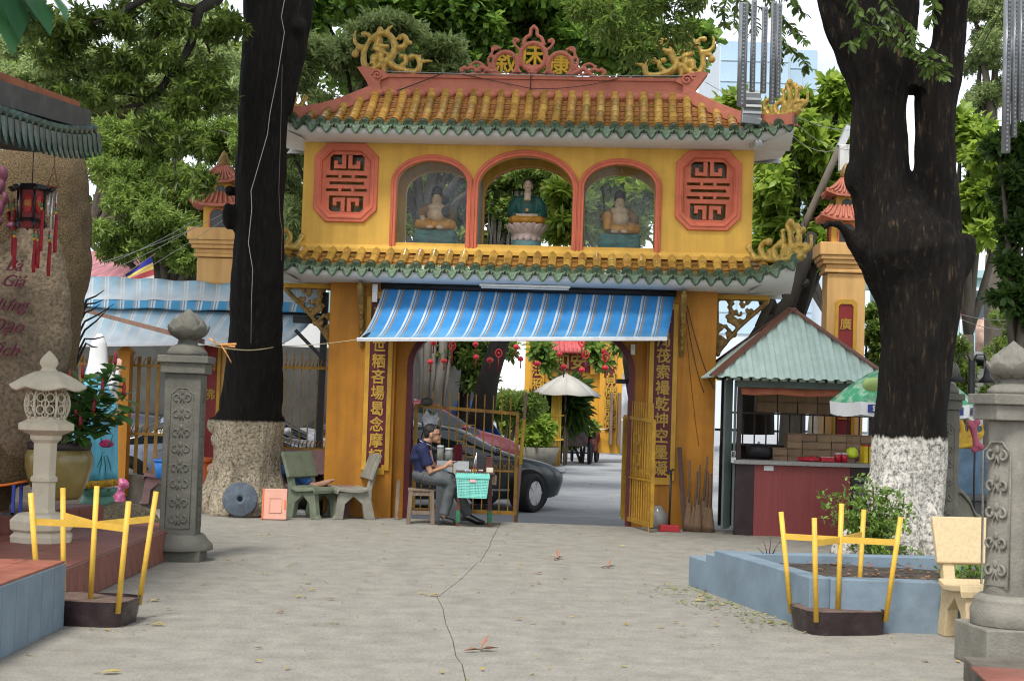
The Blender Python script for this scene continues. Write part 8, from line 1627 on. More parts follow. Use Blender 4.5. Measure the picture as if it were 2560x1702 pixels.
# tile-roofed house and steel shed seen left, building through the passage
a=P(330,612,34);t_=thing('pink_roofed_house','long building with faded pink roof behind the left awning','building',(a.x,34,0));zz=a.z;b=MB();b.box((0,3,(zz-0.5)/2),(9,5,zz-0.5));b.build('wall',M_WOODD,t_);b=MB();b.sheet([[(-4.6+9.2*k/80,y_,z-0.03*(k%2))for k in range(81)]for y_,z in((0.2,zz-0.35),(3.2,zz+0.6))],sm=False);b.build('roof',mat('pink_roof',(0.42,0.18,0.20),0.7,0.15,2,0.1),t_);b=MB();b.box((0,0.15,zz-0.38),(9.2,0.1,0.1));b.build('fascia',M_MAR,t_)
a=P(470,800,27);b=MB();b.box((0,0.15,1.3),(9,0.2,2.9));tag(b.build('boundary_wall',mat('wall_shade_tone',(0.06,0.06,0.055),0.9,0.25,1.5,0.2,dirt=0.5),None,(a.x-2.5,29.5,-0.2)),'boundary wall coloured dark as shade beyond the cars on the left','wall')  # wall colour is darkened to paint in the shade seen behind the fence
a=P(690,900,30.5);t_=building('house','white house with louvred window seen between black trunk and pier',(a.x+0.2,31,-0.2),2.6,4,5.0,M_BW,2,2,(0.62,0.42))
a=P(1437,900,58);t_=building('shop_house','white shop house with yellow awning at the end of the road',(a.x+0.6,62,-0.2),7,5,7.5,M_BW,3,4,(0.5,0.4));b=MB();b.sheet([[(-3.4+6.8*k/20,y_,z)for k in range(21)]for y_,z in((-0.1,3.7),(-1.3,3.1),(-1.32,2.9))],sm=False);b.build('yellow_awning',mat('awn_yellow',(0.55,0.38,0.1),0.6,0.1,3,0.05),t_)
a=P(1437,930,55);t_=thing('steel_tank','silver cylindrical tank beyond the right side of the passage','tank',(a.x+0.3,55,-0.2));b=MB();b.lathe([(0.9,0),(0.9,2.4),(0.6,2.9),(0.1,3.0)],24);b.build('shell',mat('tank_steel',(0.55,0.57,0.6),0.3,0.08,2,0,metal=0.7),t_);b=MB();b.lathe([(0.92,1.2),(0.92,1.3)],24);b.build('band',M_ALU,t_)
a=P(1000,870,38);b=MB();b.box((0,0.2,1.6),(12,0.3,3.4));tag(b.build('boundary_wall',MATS['wall_shade_tone'],None,(P(1115,900,41).x-6.0,41,-0.2)),'shade-toned boundary wall behind the fig tree beyond the passage','wall')  # shares the wall colour that has shade painted into it
a=P(1075,890,36);t_=MB();t_.sheet([[(-0.9+1.8*i/8,0.4*math.sin(i*0.7+k),1.5*(1-k/6)*(1-abs(i/8-0.45)*1.3)+0.05*math.sin(i*2+k))for i in range(9)]for k in range(7)]);o_=t_.build('tarpaulin',mat('tarp_blue',(0.04,0.13,0.36),0.5,0.3,3,0.3),None,(a.x,36.5,0.3));tag(o_,'blue tarpaulin heaped under the fig tree beyond the passage','tarpaulin');o_.modifiers.new('t','SOLIDIFY').thickness=0.02
a=P(322,605,25);fl=MB();d1=P(350,590,25)-P(288,632,25);fl.sheet([[d1*(i/6)+Vector((0.1*k/4*0.6,0.03*math.sin(i+k),-0.42*k/4*(0.4+0.6*i/6)))for k in range(5)]for i in range(7)]);me=fl.mesh('flag');
for i_,m_ in enumerate((mat('flag_blue',(0.03,0.04,0.3),0.7,0.1,5,0),mat('flag_yellow',(0.65,0.48,0.12),0.7,0.1,5,0),mat('flag_red',(0.4,0.06,0.08),0.7,0.1,5,0),mat('flag_white',(0.6,0.55,0.52),0.7,0.1,5,0))):me.materials.append(m_)
for p_ in me.polygons:p_.material_index=p_.index%4
fo=thing('flag','striped blue, yellow, red and white flag above the faded awning','flag',P(288,632,25));obj('cloth',me,None,fo);b=MB();b.cyl((0,0,0),d1*1.15,0.012,n=6);b.cyl((0,0,0.0),(-0.6,0,-1.0),0.012,n=6);b.build('staff',M_WOOD,fo)
# ================================================================== trees
M_BARKG=mat('bark_grey',(0.11,0.095,0.075),0.9,0.3,5,0.5,20,stretch=(1,1,0.3));M_BARKD=mat('bark_dark',(0.03,0.025,0.02),0.9,0.3,5,0.5,20,stretch=(1,1,0.3))
def pxblobs(o,Y,items):
 """(x, y, rx, ry in picture units; depth radius in m; offset in depth) -> blobs round the thing's origin"""
 out=[]
 for x,y,rx,ry,rd,dy in items:
  p=P(x,y,Y+dy)-o;u=(Y+dy)/FPX*K;out.append((p.x,p.y,p.z,rx*u,rd,ry*u))
 return out
def clump(blobs,seed,n_=8):
 rg=random.Random(seed);out=[]
 for(x,y,z,a,b_,c)in blobs:
  for _ in range(n_):
   f=rg.uniform(0.36,0.62);th,ph=rg.uniform(0,6.28),math.acos(rg.uniform(-1,1));r=rg.uniform(0.35,0.8)
   out.append((x+a*r*math.sin(ph)*math.cos(th),y+b_*r*math.sin(ph)*math.sin(th),z+c*r*math.cos(ph),a*f,b_*f,c*f*0.8))
 return out
def tree(label,o,blobs,tips,per,size,shape,m,seed,trunk=None,bark=None,name='tree',inner=0.5,lump=0.3,up=0.4,spread=(0.5,1.3),parent=None,cat='tree',limbs=True,tr=0.25):
 t=parent or thing(name,label,cat,o)
 tp_,td_=blob_points(clump(blobs,seed)if limbs or tips>600 else blobs,tips,seed,inner,lump);td_=td_+np.array([0,0,up])+np.random.default_rng(seed).normal(0,0.35,td_.shape)
 ps,ds,sz=rosettes(tp_,td_,per,size,seed+1,spread,size*0.7)
 obj('crown',leaf_mesh('crown',ps,ds,sz,shape,seed),m,t)
 b=MB();c=Vector(np.mean(np.array([q[:3]for q in blobs]),axis=0));base=Vector((0,0,-0.3))if trunk is None else Vector(trunk)
 if limbs:
  fork=Vector((base.x*0.6+c.x*0.4,base.y*0.6+c.y*0.4,max(2.0,c.z*0.55)));b.tube(bez(base,base+Vector((0,0,fork.z*0.5)),fork-Vector((0,0,0.5)),fork,8),[tr*(1-0.05*i)for i in range(9)],10)
  for q in blobs:
   e=Vector(q[:3]);m_=fork.lerp(e,0.5)+Vector((rnd.uniform(-.3,.3),rnd.uniform(-.3,.3),0.2));b.tube(bez(fork,m_,m_.lerp(e,0.5),e,7),[tr*0.5*(1-0.11*i)for i in range(8)],7)
   for _ in range(3):e2=e+Vector((rnd.uniform(-1,1)*q[3],rnd.uniform(-1,1)*q[4],rnd.uniform(-.6,.8)*q[5]))*0.8;b.tube([e,e.lerp(e2,0.5)+Vector((0,0,0.08)),e2],[tr*0.13,tr*0.09,tr*0.04],5)
  b.build('trunk',bark or M_BARKG,t)
 return t
LEAFAL=leafmat('leaf_almond',(0.06,0.14,0.025),(0.24,0.39,0.07),0.35,0.45)
LEAFOL=leafmat('leaf_olive',(0.04,0.075,0.014),(0.15,0.22,0.04),0.45,0.5)
# big-leaved tree over the gate
o=Vector((P(1150,400,28).x,28.5,0));tree('tall big-leaved almond tree rising behind the gate ridge',o,pxblobs(o,28,[(820,-20,120,90,1.5,0),(960,20,130,100,1.5,.5),(1100,60,120,90,1.3,0),(1240,0,130,90,1.5,0),(1250,115,110,70,1.2,0),(1380,80,110,90,1.4,0),(1430,-10,130,90,1.4,.5),(1490,130,70,60,1.0,0),(1570,130,70,40,0.9,0),(1610,85,45,28,0.6,0),(900,95,90,70,1.2,0),(1050,150,90,50,1.0,0),(720,0,60,100,1.2,0),(1130,-60,200,60,1.5,0)]),5600,8,0.23,'round',LEAFAL,31,spread=(0.7,1.5),inner=0.3,lump=0.5,trunk=(-2.6,0,-0.3),tr=0.16,bark=M_BARKD)
o=Vector((P(800,400,24.8).x,24.8,0));tree('grey-green fine-leaved tree behind the left end of the gate roof',o,pxblobs(o,24.8,[(690,170,60,120,1.0,0),(790,110,90,70,1.0,0),(880,65,90,50,0.9,0),(730,265,70,50,0.8,0),(1000,135,90,50,0.9,0),(1060,165,45,26,0.6,0),(880,150,75,60,0.9,0),(660,330,60,60,0.8,0.3),(670,480,50,110,0.8,.5)]),5200,6,0.15,'slim',LEAFGY,33,inner=0.1,lump=0.6,tr=0.14,bark=M_BARKD)
# wall of lighter trees on the left
o=Vector((P(350,500,33).x,34,0));tree('light green bushy tree filling the background above the pink roof',o,pxblobs(o,33,[(260,560,70,60,1.2,0),(350,520,90,80,1.4,0),(450,560,80,70,1.2,0),(300,430,90,80,1.3,.5),(410,420,90,80,1.4,.5),(520,440,80,90,1.2,.8),(260,330,90,70,1.3,1),(370,320,100,80,1.3,1),(480,310,90,80,1.3,1),(600,350,80,90,1.2,1),(560,540,80,60,1.0,1),(660,560,50,60,1.0,1)]),13000,6,0.15,'slim',LEAFLT,35,inner=0.25,lump=0.45)
o=Vector((P(150,400,37).x,37.5,0));tree('hazy mid-green tree farther back on the left',o,pxblobs(o,37,[(40,200,120,90,1.5,0),(180,160,120,90,1.5,0),(320,190,110,80,1.5,.5),(460,160,110,90,1.5,.5),(120,280,110,70,1.3,0),(250,250,100,70,1.3,0),(560,230,80,80,1.3,0),(60,80,110,70,1.3,1),(400,60,120,60,1.3,1)]),8500,6,0.18,'slim',LEAFGY,37,inner=0.2,lump=0.45)
o=Vector((P(900,500,52).x,53,0));tree('distant dark green tree filling the gaps behind the gate',o,pxblobs(o,52,[(780,120,130,130,2.5,0),(960,60,140,140,2.5,0),(1150,100,140,120,2.5,0),(1330,60,140,130,2.5,0),(1480,130,90,60,2,0),(680,330,120,160,2.5,0),(560,500,130,110,2.5,0),(1130,450,150,120,2.5,0),(1380,480,130,110,2,0)]),4200,6,0.36,'oval',LEAFMD,81,inner=0.2)
o=Vector((P(250,450,50).x,51,0));tree('distant hazy green tree behind the pink roof',o,pxblobs(o,50,[(80,180,130,110,2.5,0),(240,330,120,130,2.5,0),(380,220,120,110,2.5,0),(360,460,140,120,2.5,0),(500,120,90,100,2,0),(60,420,120,130,2.5,0)]),3000,6,0.34,'oval',LEAFLT,83,inner=0.2)
o=Vector((P(1900,480,48).x,49,0));tree('distant green tree behind the orange tower on the right',o,pxblobs(o,48,[(1780,420,90,130,2,0),(1900,330,100,110,2,0),(1990,450,90,130,2,0),(2260,470,70,110,2,0),(1820,560,90,60,2,0)]),1900,6,0.34,'oval',LEAFMD,85,inner=0.2)
# boughs of the left trunk reaching over the yard
bo=MB();
def pb(pts,rad,Y,o_):return[[P(x,y,Y+dy)-o_ for x,y,dy in pts],rad,8]
for pts_,rad_ in(([(600,-160,0),(540,-70,-.3),(497,0,-.8),(458,22,-1),(450,60,-1),(440,100,-1),(423,134,-1.1),(386,181,-1.2),(366,215,-1.2),(322,240,-1.3),(289,247,-1.3)],[.14,.12,.085,.07,.06,.055,.05,.045,.04,.032,.02]),([(560,-120,0),(440,-40,-1),(330,0,-1.4),(265,35,-1.6),(215,54,-1.8)],[.11,.08,.045,.035,.02]),([(453,24,-1),(410,12,-1.1),(392,-10,-1.2)],[.05,.04,.04]),([(392,20,-1),(380,60,-1.1),(355,90,-1.2)],[.03,.022,.012]),([(450,60,-1),(470,85,-.9),(480,110,-.9),(483,125,-.9)],[.03,.022,.018,.01]),([(386,181,-1.2),(340,225,-1.2),(270,215,-1.3),(190,220,-1.5)],[.02,.015,.012,.008]),([(322,240,-1.3),(310,260,-1.3),(330,300,-1.3),(370,340,-1.3)],[.02,.014,.01,.006])):
 bo.tube(*pb(pts_,rad_,19.0,lt_o))
bo.build('bough',M_BARKD,ltree)
tree('',lt_o,pxblobs(lt_o,17.6,[(60,40,90,50,0.7,-.5),(170,60,90,55,0.7,-.3),(290,50,80,55,0.7,0),(400,40,70,50,0.6,0),(510,60,60,50,0.6,.3),(120,130,80,45,0.6,-.4),(260,140,70,40,0.6,0),(370,130,70,45,0.6,0),(480,170,70,55,0.6,.2),(300,210,70,35,0.5,0),(200,225,80,28,0.5,-.2),(420,230,70,50,0.5,0),(500,230,50,40,0.5,.3),(330,300,45,50,0.4,0),(420,330,55,60,0.45,0),(380,400,40,50,0.4,0),(460,420,40,40,0.4,0)]),1900,7,0.12,'slim',LEAFOL,39,parent=ltree,limbs=False,inner=0.15,up=-0.35,spread=(0.6,1.5))
tree('',lt_o,[(-1.5,-0.5,10.5,3.5,3.0,2.0),(1.5,0.5,11.5,3.0,3.0,2.0),(-2.5,-3.0,9.6,3.0,2.5,1.6),(2.2,-3,11,2.5,2.5,1.5)],1500,7,0.34,'oval',LEAFMD,41,parent=ltree,limbs=False,inner=0.3)
q=MB();pA_=pts_[0];top=TP(645,-300,YL,lt_o)
for e in((-1.5,-0.5,10.5),(1.5,0.5,11.5),(-2.5,-3.0,9.6),(2.2,-3,11)):q.tube(bez(top-Vector((0,0,0.6)),top+Vector((0,0,1.2)),(e[0]*0.6,e[1]*0.6,e[2]-1.5),e,8),[.22-.02*i for i in range(9)],8)
q.build('bough',M_BARKD,ltree)
# crown and hanging sprays of the right tree
tree('',rt_o,[(0.5,-0.5,9.2,2.6,2.6,1.6),(-1.8,0.5,9.8,2.4,2.4,1.5),(2.4,1.0,9.6,2.4,2.4,1.6)],1100,7,0.32,'oval',LEAFMD,43,parent=rtree,limbs=False,inner=0.3)
q=MB();
for e,s_ in(((0.5,-0.5,9.2),TP(2190,-200,YR,rt_o)),((-1.8,0.5,9.8),TP(1800,-380,YR,rt_o)),((2.4,1.0,9.6),TP(2195,-220,YR,rt_o))):q.tube(bez(s_,s_+Vector((0,0,0.8)),Vector(e)-Vector((0,0,1)),e,8),[.2-.018*i for i in range(9)],8)
q.build('bough',M_BARKD,rtree)
def sprays(parent,o_,items,size,m,seed,Y,nm='spray',shape='oval',per=9):
 """thin twigs with leaves along them; items: list of polylines in picture units"""
 rg=random.Random(seed);st=MB();ps,ds,sz=[],[],[]
 for pl_ in items:
  pts_=[P(x,y,Y+rg.uniform(-.15,.15))-o_ for x,y in pl_];st.tube(pts_,[0.008-0.005*i/(len(pts_)-1)for i in range(len(pts_))],5)
  for a,c in zip(pts_,pts_[1:]):
   n_=max(2,int((c-a).length/size*2.4))
   for i in range(n_):
    p=a.lerp(c,i/n_)
    for s in(-1,1,0):
     d=(c-a).normalized()*0.6+Vector((s*0.8,rg.uniform(-.8,.8),rg.uniform(-.75,.15)));ps.append(p);ds.append(d);sz.append(size*rg.uniform(.6,1.15))
 st.build('twig',M_BARKD,parent);obj(nm,leaf_mesh(nm,np.array(ps),np.array([tuple(d)for d in ds]),np.array(sz),shape,seed),m,parent)
LEAFSP=leafmat('leaf_spray',(0.035,0.07,0.015),(0.13,0.20,0.045),0.4,0.45)
sprays(rtree,rt_o,[[(1960,-20),(1985,50),(2000,80),(1970,100),(1945,98)],[(2040,-10),(2060,60),(2075,100),(2110,120),(2140,125)],[(2075,90),(2120,140),(2150,150),(2185,150)],[(2110,100),(2150,120),(2175,135)],[(2010,60),(2040,80),(2050,110)],[(2060,30),(2095,60),(2100,90),(2080,115)],[(2000,20),(2030,40),(2045,70)],[(2120,130),(2135,155),(2130,175)],[(2140,140),(2165,160),(2175,180)],[(2145,-10),(2150,20),(2140,60)]],0.115,LEAFSP,51,13.95)
sprays(rtree,rt_o,[[(1700,-30),(1720,10),(1760,20)],[(1760,-20),(1790,40),(1800,90),(1790,150)],[(1790,30),(1830,70),(1855,95)],[(1795,90),(1840,130),(1860,150),(1850,170)],[(1700,0),(1690,50),(1705,80)],[(1680,-20),(1665,20),(1670,60)],[(1800,-20),(1840,20),(1860,40)],[(1720,20),(1740,60),(1735,80)],[(1800,100),(1790,160),(1780,185)]],0.10,LEAFSP,53,14.4)
tree('',rt_o,pxblobs(rt_o,16.0,[(1500,20,80,60,0.5,0),(1400,60,60,60,0.5,0),(1560,80,60,50,0.5,0),(1460,120,60,40,0.4,0),(1340,20,60,40,0.4,0),(1600,10,50,40,0.4,0)]),330,7,0.11,'slim',LEAFOL,55,parent=rtree,limbs=False,inner=0.1,up=-0.5)
# right-hand trees
o=Vector((P(1850,500,24).x,24.6,0));tree('bright magnolia-leaved tree between the gate roof and the forked trunk',o,pxblobs(o,24,[(1800,440,70,110,0.9,0),(1850,330,70,100,0.9,0),(1910,420,80,120,0.9,0),(1960,300,60,100,0.8,0),(1800,560,70,60,0.7,0),(1890,560,60,60,0.7,0),(1850,240,55,36,0.6,0),(1930,215,50,36,0.6,0),(1690,230,40,20,0.5,0.5),(1740,260,50,40,0.6,.4),(1980,480,40,90,0.6,0)]),1900,9,0.24,'oval',LEAFYE,57,spread=(0.6,1.4),bark=M_BARKD,inner=0.2,lump=0.45)
o=Vector((P(2240,500,22).x,22.3,0));tree('bright magnolia-leaved tree right of the forked trunk',o,pxblobs(o,22,[(2240,350,60,80,0.8,0),(2265,460,65,80,0.8,0),(2225,530,50,55,0.7,0),(2300,420,50,80,0.7,0),(2215,300,40,40,0.6,0)]),1000,9,0.22,'oval',LEAFYE,59,spread=(0.6,1.4),tr=0.14)
o=Vector((P(1290,480,22.6).x,22.8,0));tree('young magnolia-leaved tree seen through the middle arch',o,pxblobs(o,22.6,[(1290,450,45,40,0.5,0),(1300,520,42,50,0.5,0),(1320,480,40,70,0.5,0),(1430,460,90,60,0.6,.3),(1450,540,70,40,0.6,.3)]),760,9,0.20,'oval',LEAFYE,61,spread=(0.6,1.4),tr=0.1,trunk=(1.5,0.3,-0.3))
o=Vector((P(2310,200,27).x,27,0));tree('tall feathery pale tree in the upper right corner',o,pxblobs(o,27,[(2300,40,70,70,1.0,0),(2260,130,50,80,0.9,0),(2330,180,60,90,0.9,0),(2260,230,40,50,0.7,0),(2240,20,50,50,.7,0)]),4200,6,0.09,'slim',LEAFGY,63,inner=0.2)
o=Vector((P(2370,450,17.5).x,17.8,0));tree('dark leafy tree at the right edge behind the large column',o,pxblobs(o,17.5,[(2340,330,50,50,0.5,0),(2345,420,50,60,0.5,0),(2350,520,45,70,0.5,0),(2335,620,40,60,0.5,0),(2310,690,30,30,0.4,0),(2360,690,40,60,0.5,0),(2300,340,40,30,0.4,0)]),750,8,0.15,'oval',LEAFDK,65,tr=0.1)
o=Vector((P(2340,780,26).x,26,0));tree('feathery pale green shrub above the right lotus column',o,pxblobs(o,26,[(2330,740,40,40,0.6,0),(2300,800,30,30,0.5,0),(2350,790,40,40,0.6,0)]),1600,6,0.07,'slim',LEAFLT,67,tr=0.06,cat='shrub',name='shrub')
o=Vector((P(2020,780,23).x,23,0));tree('bushy green shrub right of the tower behind the stall',o,pxblobs(o,23,[(2015,770,35,45,0.5,0),(2030,820,30,40,0.5,0),(2010,720,24,24,0.4,0)]),420,8,0.13,'oval',LEAFLT,69,tr=0.06,cat='shrub',name='shrub')
o=Vector((P(2215,960,21).x,21,0));tree('small green tree behind the black street lamp',o,pxblobs(o,21,[(2215,860,30,50,0.4,0),(2225,940,26,40,0.4,0),(2205,800,20,30,0.3,0),(2285,900,24,20,.3,0)]),380,8,0.11,'slim',LEAFLT,71,tr=0.05)
# fig tree with aerial roots beyond the gate
o=Vector((P(1060,940,34).x,34.5,-0.2));fig=tree('old fig tree with pale aerial roots beyond the passage',o,pxblobs(o,34,[(1060,820,60,40,0.8,0),(1110,865,45,45,0.7,0),(1030,800,50,36,0.8,0),(1160,800,36,36,0.7,0),(1090,790,60,40,.8,0),(1150,440,90,80,1.2,1),(1050,430,100,90,1.4,1),(1230,400,80,60,1.2,1),(960,480,90,90,1.2,1),(1190,520,70,60,1.0,1.2),(1120,560,100,50,1.0,1.2),(1000,740,120,60,1.2,1)]),5200,7,0.17,'oval',LEAFLT,73,tr=0.2,bark=M_BARKD)
b=MB()
for(x0,x1,r_)in((985,975,.09),(1000,990,.06),(1022,1002,.11),(970,968,.06),(1040,1018,.04)):b.tube([P(x0+18,700,33.5)-o,P(x0,790,33.5)-o,P((x0+x1)/2+3,860,33.5)-o,P(x1,960,33.5)-o],[r_*.7,r_,r_,r_*1.2],8)
for i in range(26):x=rnd.uniform(1125,1225);b.tube([P(x,440,34.8)-o,P(x+rnd.uniform(-6,6),500,34.8)-o,P(x+rnd.uniform(-8,8),590,34.8)-o],0.018,5)
b.build('aerial_roots',mat('root_pale',(0.30,0.27,0.23),0.9,0.25,4,0.4,12,stretch=(1,1,.2)),fig)['kind']='stuff'
b=MB();b.tube([P(1190,700,33)-o,P(1150,790,33)-o,P(1125,870,33)-o,P(1105,985,33)-o],[.22,.22,.24,.3],10);b.build('leaning_stem',M_BARKD,fig)
o=Vector((P(1300,900,40).x,40.5,-0.2));tree('low bough of glossy leaves hanging before the far gate sign',o,pxblobs(o,39.5,[(1245,800,26,22,0.5,0),(1262,830,16,26,0.4,0),(1366,806,20,22,0.4,0),(1385,830,15,20,0.4,0),(1430,796,20,12,.4,0)]),110,7,0.32,'oval',LEAFMD,75,limbs=False)
o=P(45,20,4.2);t_=thing('hanging_spray','spray of long dark green leaves hanging close to the lens, upper left corner','leaves',o)
lp_,ld_,ls_=[],[],[]
for(x,y,x1,y1)in((-5,-60,5,75),(0,-50,55,85),(40,-40,125,72),(80,-50,165,45),(-20,-40,40,120),(20,-60,90,40),(-30,-60,-10,60)):a,c=P(x,y,4.2)-o,P(x1,y1,4.15)-o;lp_.append(a);ld_.append(c-a);ls_.append((c-a).length)
obj('leaves',leaf_mesh('leaves',np.array([tuple(v)for v in lp_]),np.array([tuple(v)for v in ld_]),np.array(ls_),'oval',3,0.9),leafmat('leaf_near',(0.012,0.05,0.022),(0.04,0.12,0.045),0.4,0.35),t_);b=MB();b.tube([P(-60,-130,4.2)-o,P(0,-60,4.2)-o,P(40,-45,4.2)-o,P(90,-60,4.2)-o],0.008,6);b.build('twig',M_WOODD,t_)
for(bx0_,by0_,lab)in((20,240,'bright green seedling growing on the pavilion ridge'),):
 o=P(bx0_,by0_,11.0);t_=thing('seedling',lab,'plant',o);obj('leaves',leaf_mesh('leaves',np.array([(0,0,0),(0,0,0),(0.05,0,0)]),np.array([(0.2,-0.3,0.9),(0.9,-0.2,0.1),(-0.7,-.3,0.3)]),np.array([0.12,0.12,0.1]),'round',3),LEAFYE,t_);b=MB();b.cyl((0,0,-0.08),(0.01,0,0.0),0.006,n=5);b.build('stem',M_WOOD,t_)
# dry twigs by the rock
o=P(205,800,15.2);b=MB()
for(x,y,x1,y1)in((200,690,240,668),(200,700,238,690),(195,740,262,700),(195,760,250,710),(195,780,240,775),(195,720,230,700),(198,790,225,800)):b.tube([P(150,900,15.2)-o,P(x-15,y+30,15.2)-o,P(x,y,15.2)-o,P((x+x1)/2,(y+y1)/2+3,15.2)-o,P(x1,y1,15.2)-o],[.02,.014,.012,.009,.004],5)
tag(b.build('dry_branch',M_BARKD,None,o),'bare dry branches sticking out behind the inscribed rock','branch')
# ================================================================== lights, wires and poles overhead
M_TUBEL=mat('tube_clear',(0.20,0.21,0.22),0.25,0.2,6,0,metal=0.4);M_TUBED=mat('tube_board',(0.05,0.055,0.06),0.5,0.3,30,0)
def meteor(label,x,y0,y1,Y,w_):
 a,c=P(x,y0,Y),P(x-(y1-y0)*0.02,y1,Y);t=thing('light_tube',label,'light tube',a,0,'hanging light tubes');e=c-a;e.x=0;e.y=0;r=w_*Y/FPX*K/2
 b=MB();b.cyl((0,0,0),e,r,r,14);b.build('casing',M_TUBEL,t);b=MB();b.box(e/2+Vector((0,-r*0.9,0)),(r*0.75,r*0.3,-e.z*0.97));n_=int(-e.z/0.025);bd_=b.build('circuit_strip',M_TUBED,t);b=MB()
 for i in range(n_):b.box((0,-r*1.06,e.z*(i+0.5)/n_),(r*0.4,0.003,0.009))
 b.build('light_dots',M_TUBEL,bd_)['kind']='stuff'
 b=MB();b.cyl((0,0,0),(0,0,5.9-a.z),0.004,n=5);b.build('lead',M_WIRE,t)
for x,y0,y1,w_,lab in((1713,8,245,22,'longest grey light tube, left of the five above the gate roof'),(1737,2,212,13,'thin grey light tube, second of the five above the gate roof'),(1762,18,215,14,'short grey light tube, middle of the five above the gate roof'),(1783,5,240,14,'grey light tube, fourth of the five above the gate roof'),(1795,10,225,14,'grey light tube, rightmost of the five above the gate roof')):meteor(lab,x,y0,y1,9.6+0.04*(x%3),w_)
for x,y0,y1,w_,lab in((2322,-20,352,20,'long grey light tube at the right edge, left of three'),(2340,-20,316,14,'grey light tube at the right edge, middle of three'),(2355,-20,278,16,'grey light tube cut by the right edge')):meteor(lab,x,y0,y1,8.6+0.05*(x%3),w_)
wires=[('hanging cable the light tubes hang from',[(1.2,9.62,5.9),(3.6,9.0,5.92),(6.0,8.6,6.0)],0.006)]
b=MB();b.tube([(0.2,9.64,5.95),(2.2,9.62,5.9),(3.9,8.65,5.9),(4.4,11,6.0),(3.9,14.4,6.3)],0.008,5);tag(b.build('overhead_cable',M_WIRE),'black cable over the yard carrying the grey light tubes','cable')
fl_o=P(1730,250,19.4);fl_=thing('floodlight','grey louvred floodlight on the right end of the upper roof','floodlight',fl_o,GTH+0.1);b=MB();b.box((0,0,0.0),(0.26,0.10,0.5),Matrix.Rotation(0.08,3,'Y')@Matrix.Rotation(-0.3,3,'X'),top=0.85);b.build('housing',mat('lamp_grey',(0.18,0.19,0.2),0.4,0.1,5,0,metal=0.4),fl_,bev=0.01)
for i in range(5):b=MB();b.box((0,-0.06-0.005*i,0.2-0.09*i),(0.24,0.03,0.03));b.build('louvre',M_ALU if i%2 else M_BW,fl_)
b=MB();b.cyl((0,0.05,-0.2),(0.04,0.1,-0.5),0.03,n=8);b.lathe([(0.07,-0.5),(0.05,-0.4),(0.02,-0.3)],10,c=(0.1,0,0.0));b.build('foot',M_ALU,fl_)
a,c=P(1852,520,21.5),P(1957,288,21.5);d=c-a;po=thing('leaning_pole','wooden pole leaning behind the forked trunk with a pale box','pole',Vector((a.x,21.5,a.z))-d*1.0);b=MB();b.cyl((0,0,0),d*2.0,0.06,0.05,10);b.build('pole',M_BARKG,po);b=MB();b.bar(d*1.78,d*1.98,0.14,0.1);b.build('grey_sleeve',M_ALU,po);b=MB();p_=P(1950,365,21.3)-po.location;b.box(p_,(0.22,0.12,0.38));b.build('meter_box',M_BW,po,bev=0.01)
b=MB();p_=Vector((0,0,0));
def wire(label,pts_,r=0.007,m=None):
 b=MB();n_=[]
 for p0,p1,sag in pts_:
  p0,p1=Vector(p0),Vector(p1);n_+=[p0.lerp(p1,i/10)-Vector((0,0,sag*4*(i/10)*(1-i/10)))for i in range(11)]
 b.tube(n_,r,5);tag(b.build('overhead_wire',m or M_WIRE),label,'wire','overhead wires')
Yc=19.6
for i,(x0,y0,x1,y1,sg,Y0,Y1,lab,m_)in enumerate(((1820,270,1960,345,.12,19.5,21.3,'pale wire sagging from the roof corner to the leaning pole',M_WIREG),(1760,230,1960,330,.35,19.6,21.3,'pale lowest looping wire from the upper roof to the leaning pole',M_WIREG),(1825,262,1960,300,.06,19.5,21.3,'thin upper wire from the roof corner to the leaning pole',M_WIREG),(1820,275,1870,640,.02,19.5,19.6,'dark cable dropping from the upper to the lower roof corner',M_WIRE),(1815,280,1850,560,.05,19.5,20.5,'second dark cable dropping beside the lower roof corner',M_WIRE),(1625,190,1760,240,.05,20.5,19.6,'wire from the ridge end to the floodlight',M_WIREG),(205,640,455,520,.05,20.8,20.6,'lowest of the wires fanning out left of the orange tower',M_WIREG),(205,625,455,505,.04,20.8,20.6,'middle of the wires fanning out left of the orange tower',M_WIREG),(205,612,520,490,.06,20.8,20.4,'highest of the wires fanning out left of the orange tower',M_WIREG),(300,640,525,500,.02,20.8,20.4,'steep wire crossing the orange tower shaft',M_WIREG),(2195,200,2330,-30,.1,17,15,'black wire climbing right of the forked trunk, lowest',M_WIRE),(2195,170,2310,-30,.1,17,15,'black wire climbing right of the forked trunk, middle',M_WIRE),(2200,130,2290,-30,.08,17,15,'reddish wire climbing right of the forked trunk',MATS['wire_brown']),(2200,720,2358,735,.05,20,19,'grey wire across the far right houses',M_WIREG),(2200,728,2358,755,.08,20,19,'lower grey wire across the far right houses',M_WIREG))):
 wire(lab,[(P(x0,y0,Y0),P(x1,y1,Y1),sg)],0.0045,m_)
# second trunk seen behind the lower roof corner, small street camera
b=MB();o=P(1760,760,22.5);b.tube([P(1745,1000,22.5)-o,P(1745,800,22.5)-o,P(1775,740,22.5)-o,P(1815,700,22.5)-o,P(1850,610,22.5)-o,P(1870,540,22.7)-o],[.25,.24,.16,.12,.1,.08],10);b.tube([P(1780,730,22.5)-o,P(1765,690,22.5)-o,P(1768,640,22.5)-o],[.14,.13,.1],8);b.tube([P(1835,660,22.5)-o,P(1862,648,22.5)-o],[.07,.05],7);tag(b.build('bare_trunk',M_BARKD,None,o),'dark forked trunk behind the lower roof corner and the stall roof','trunk')
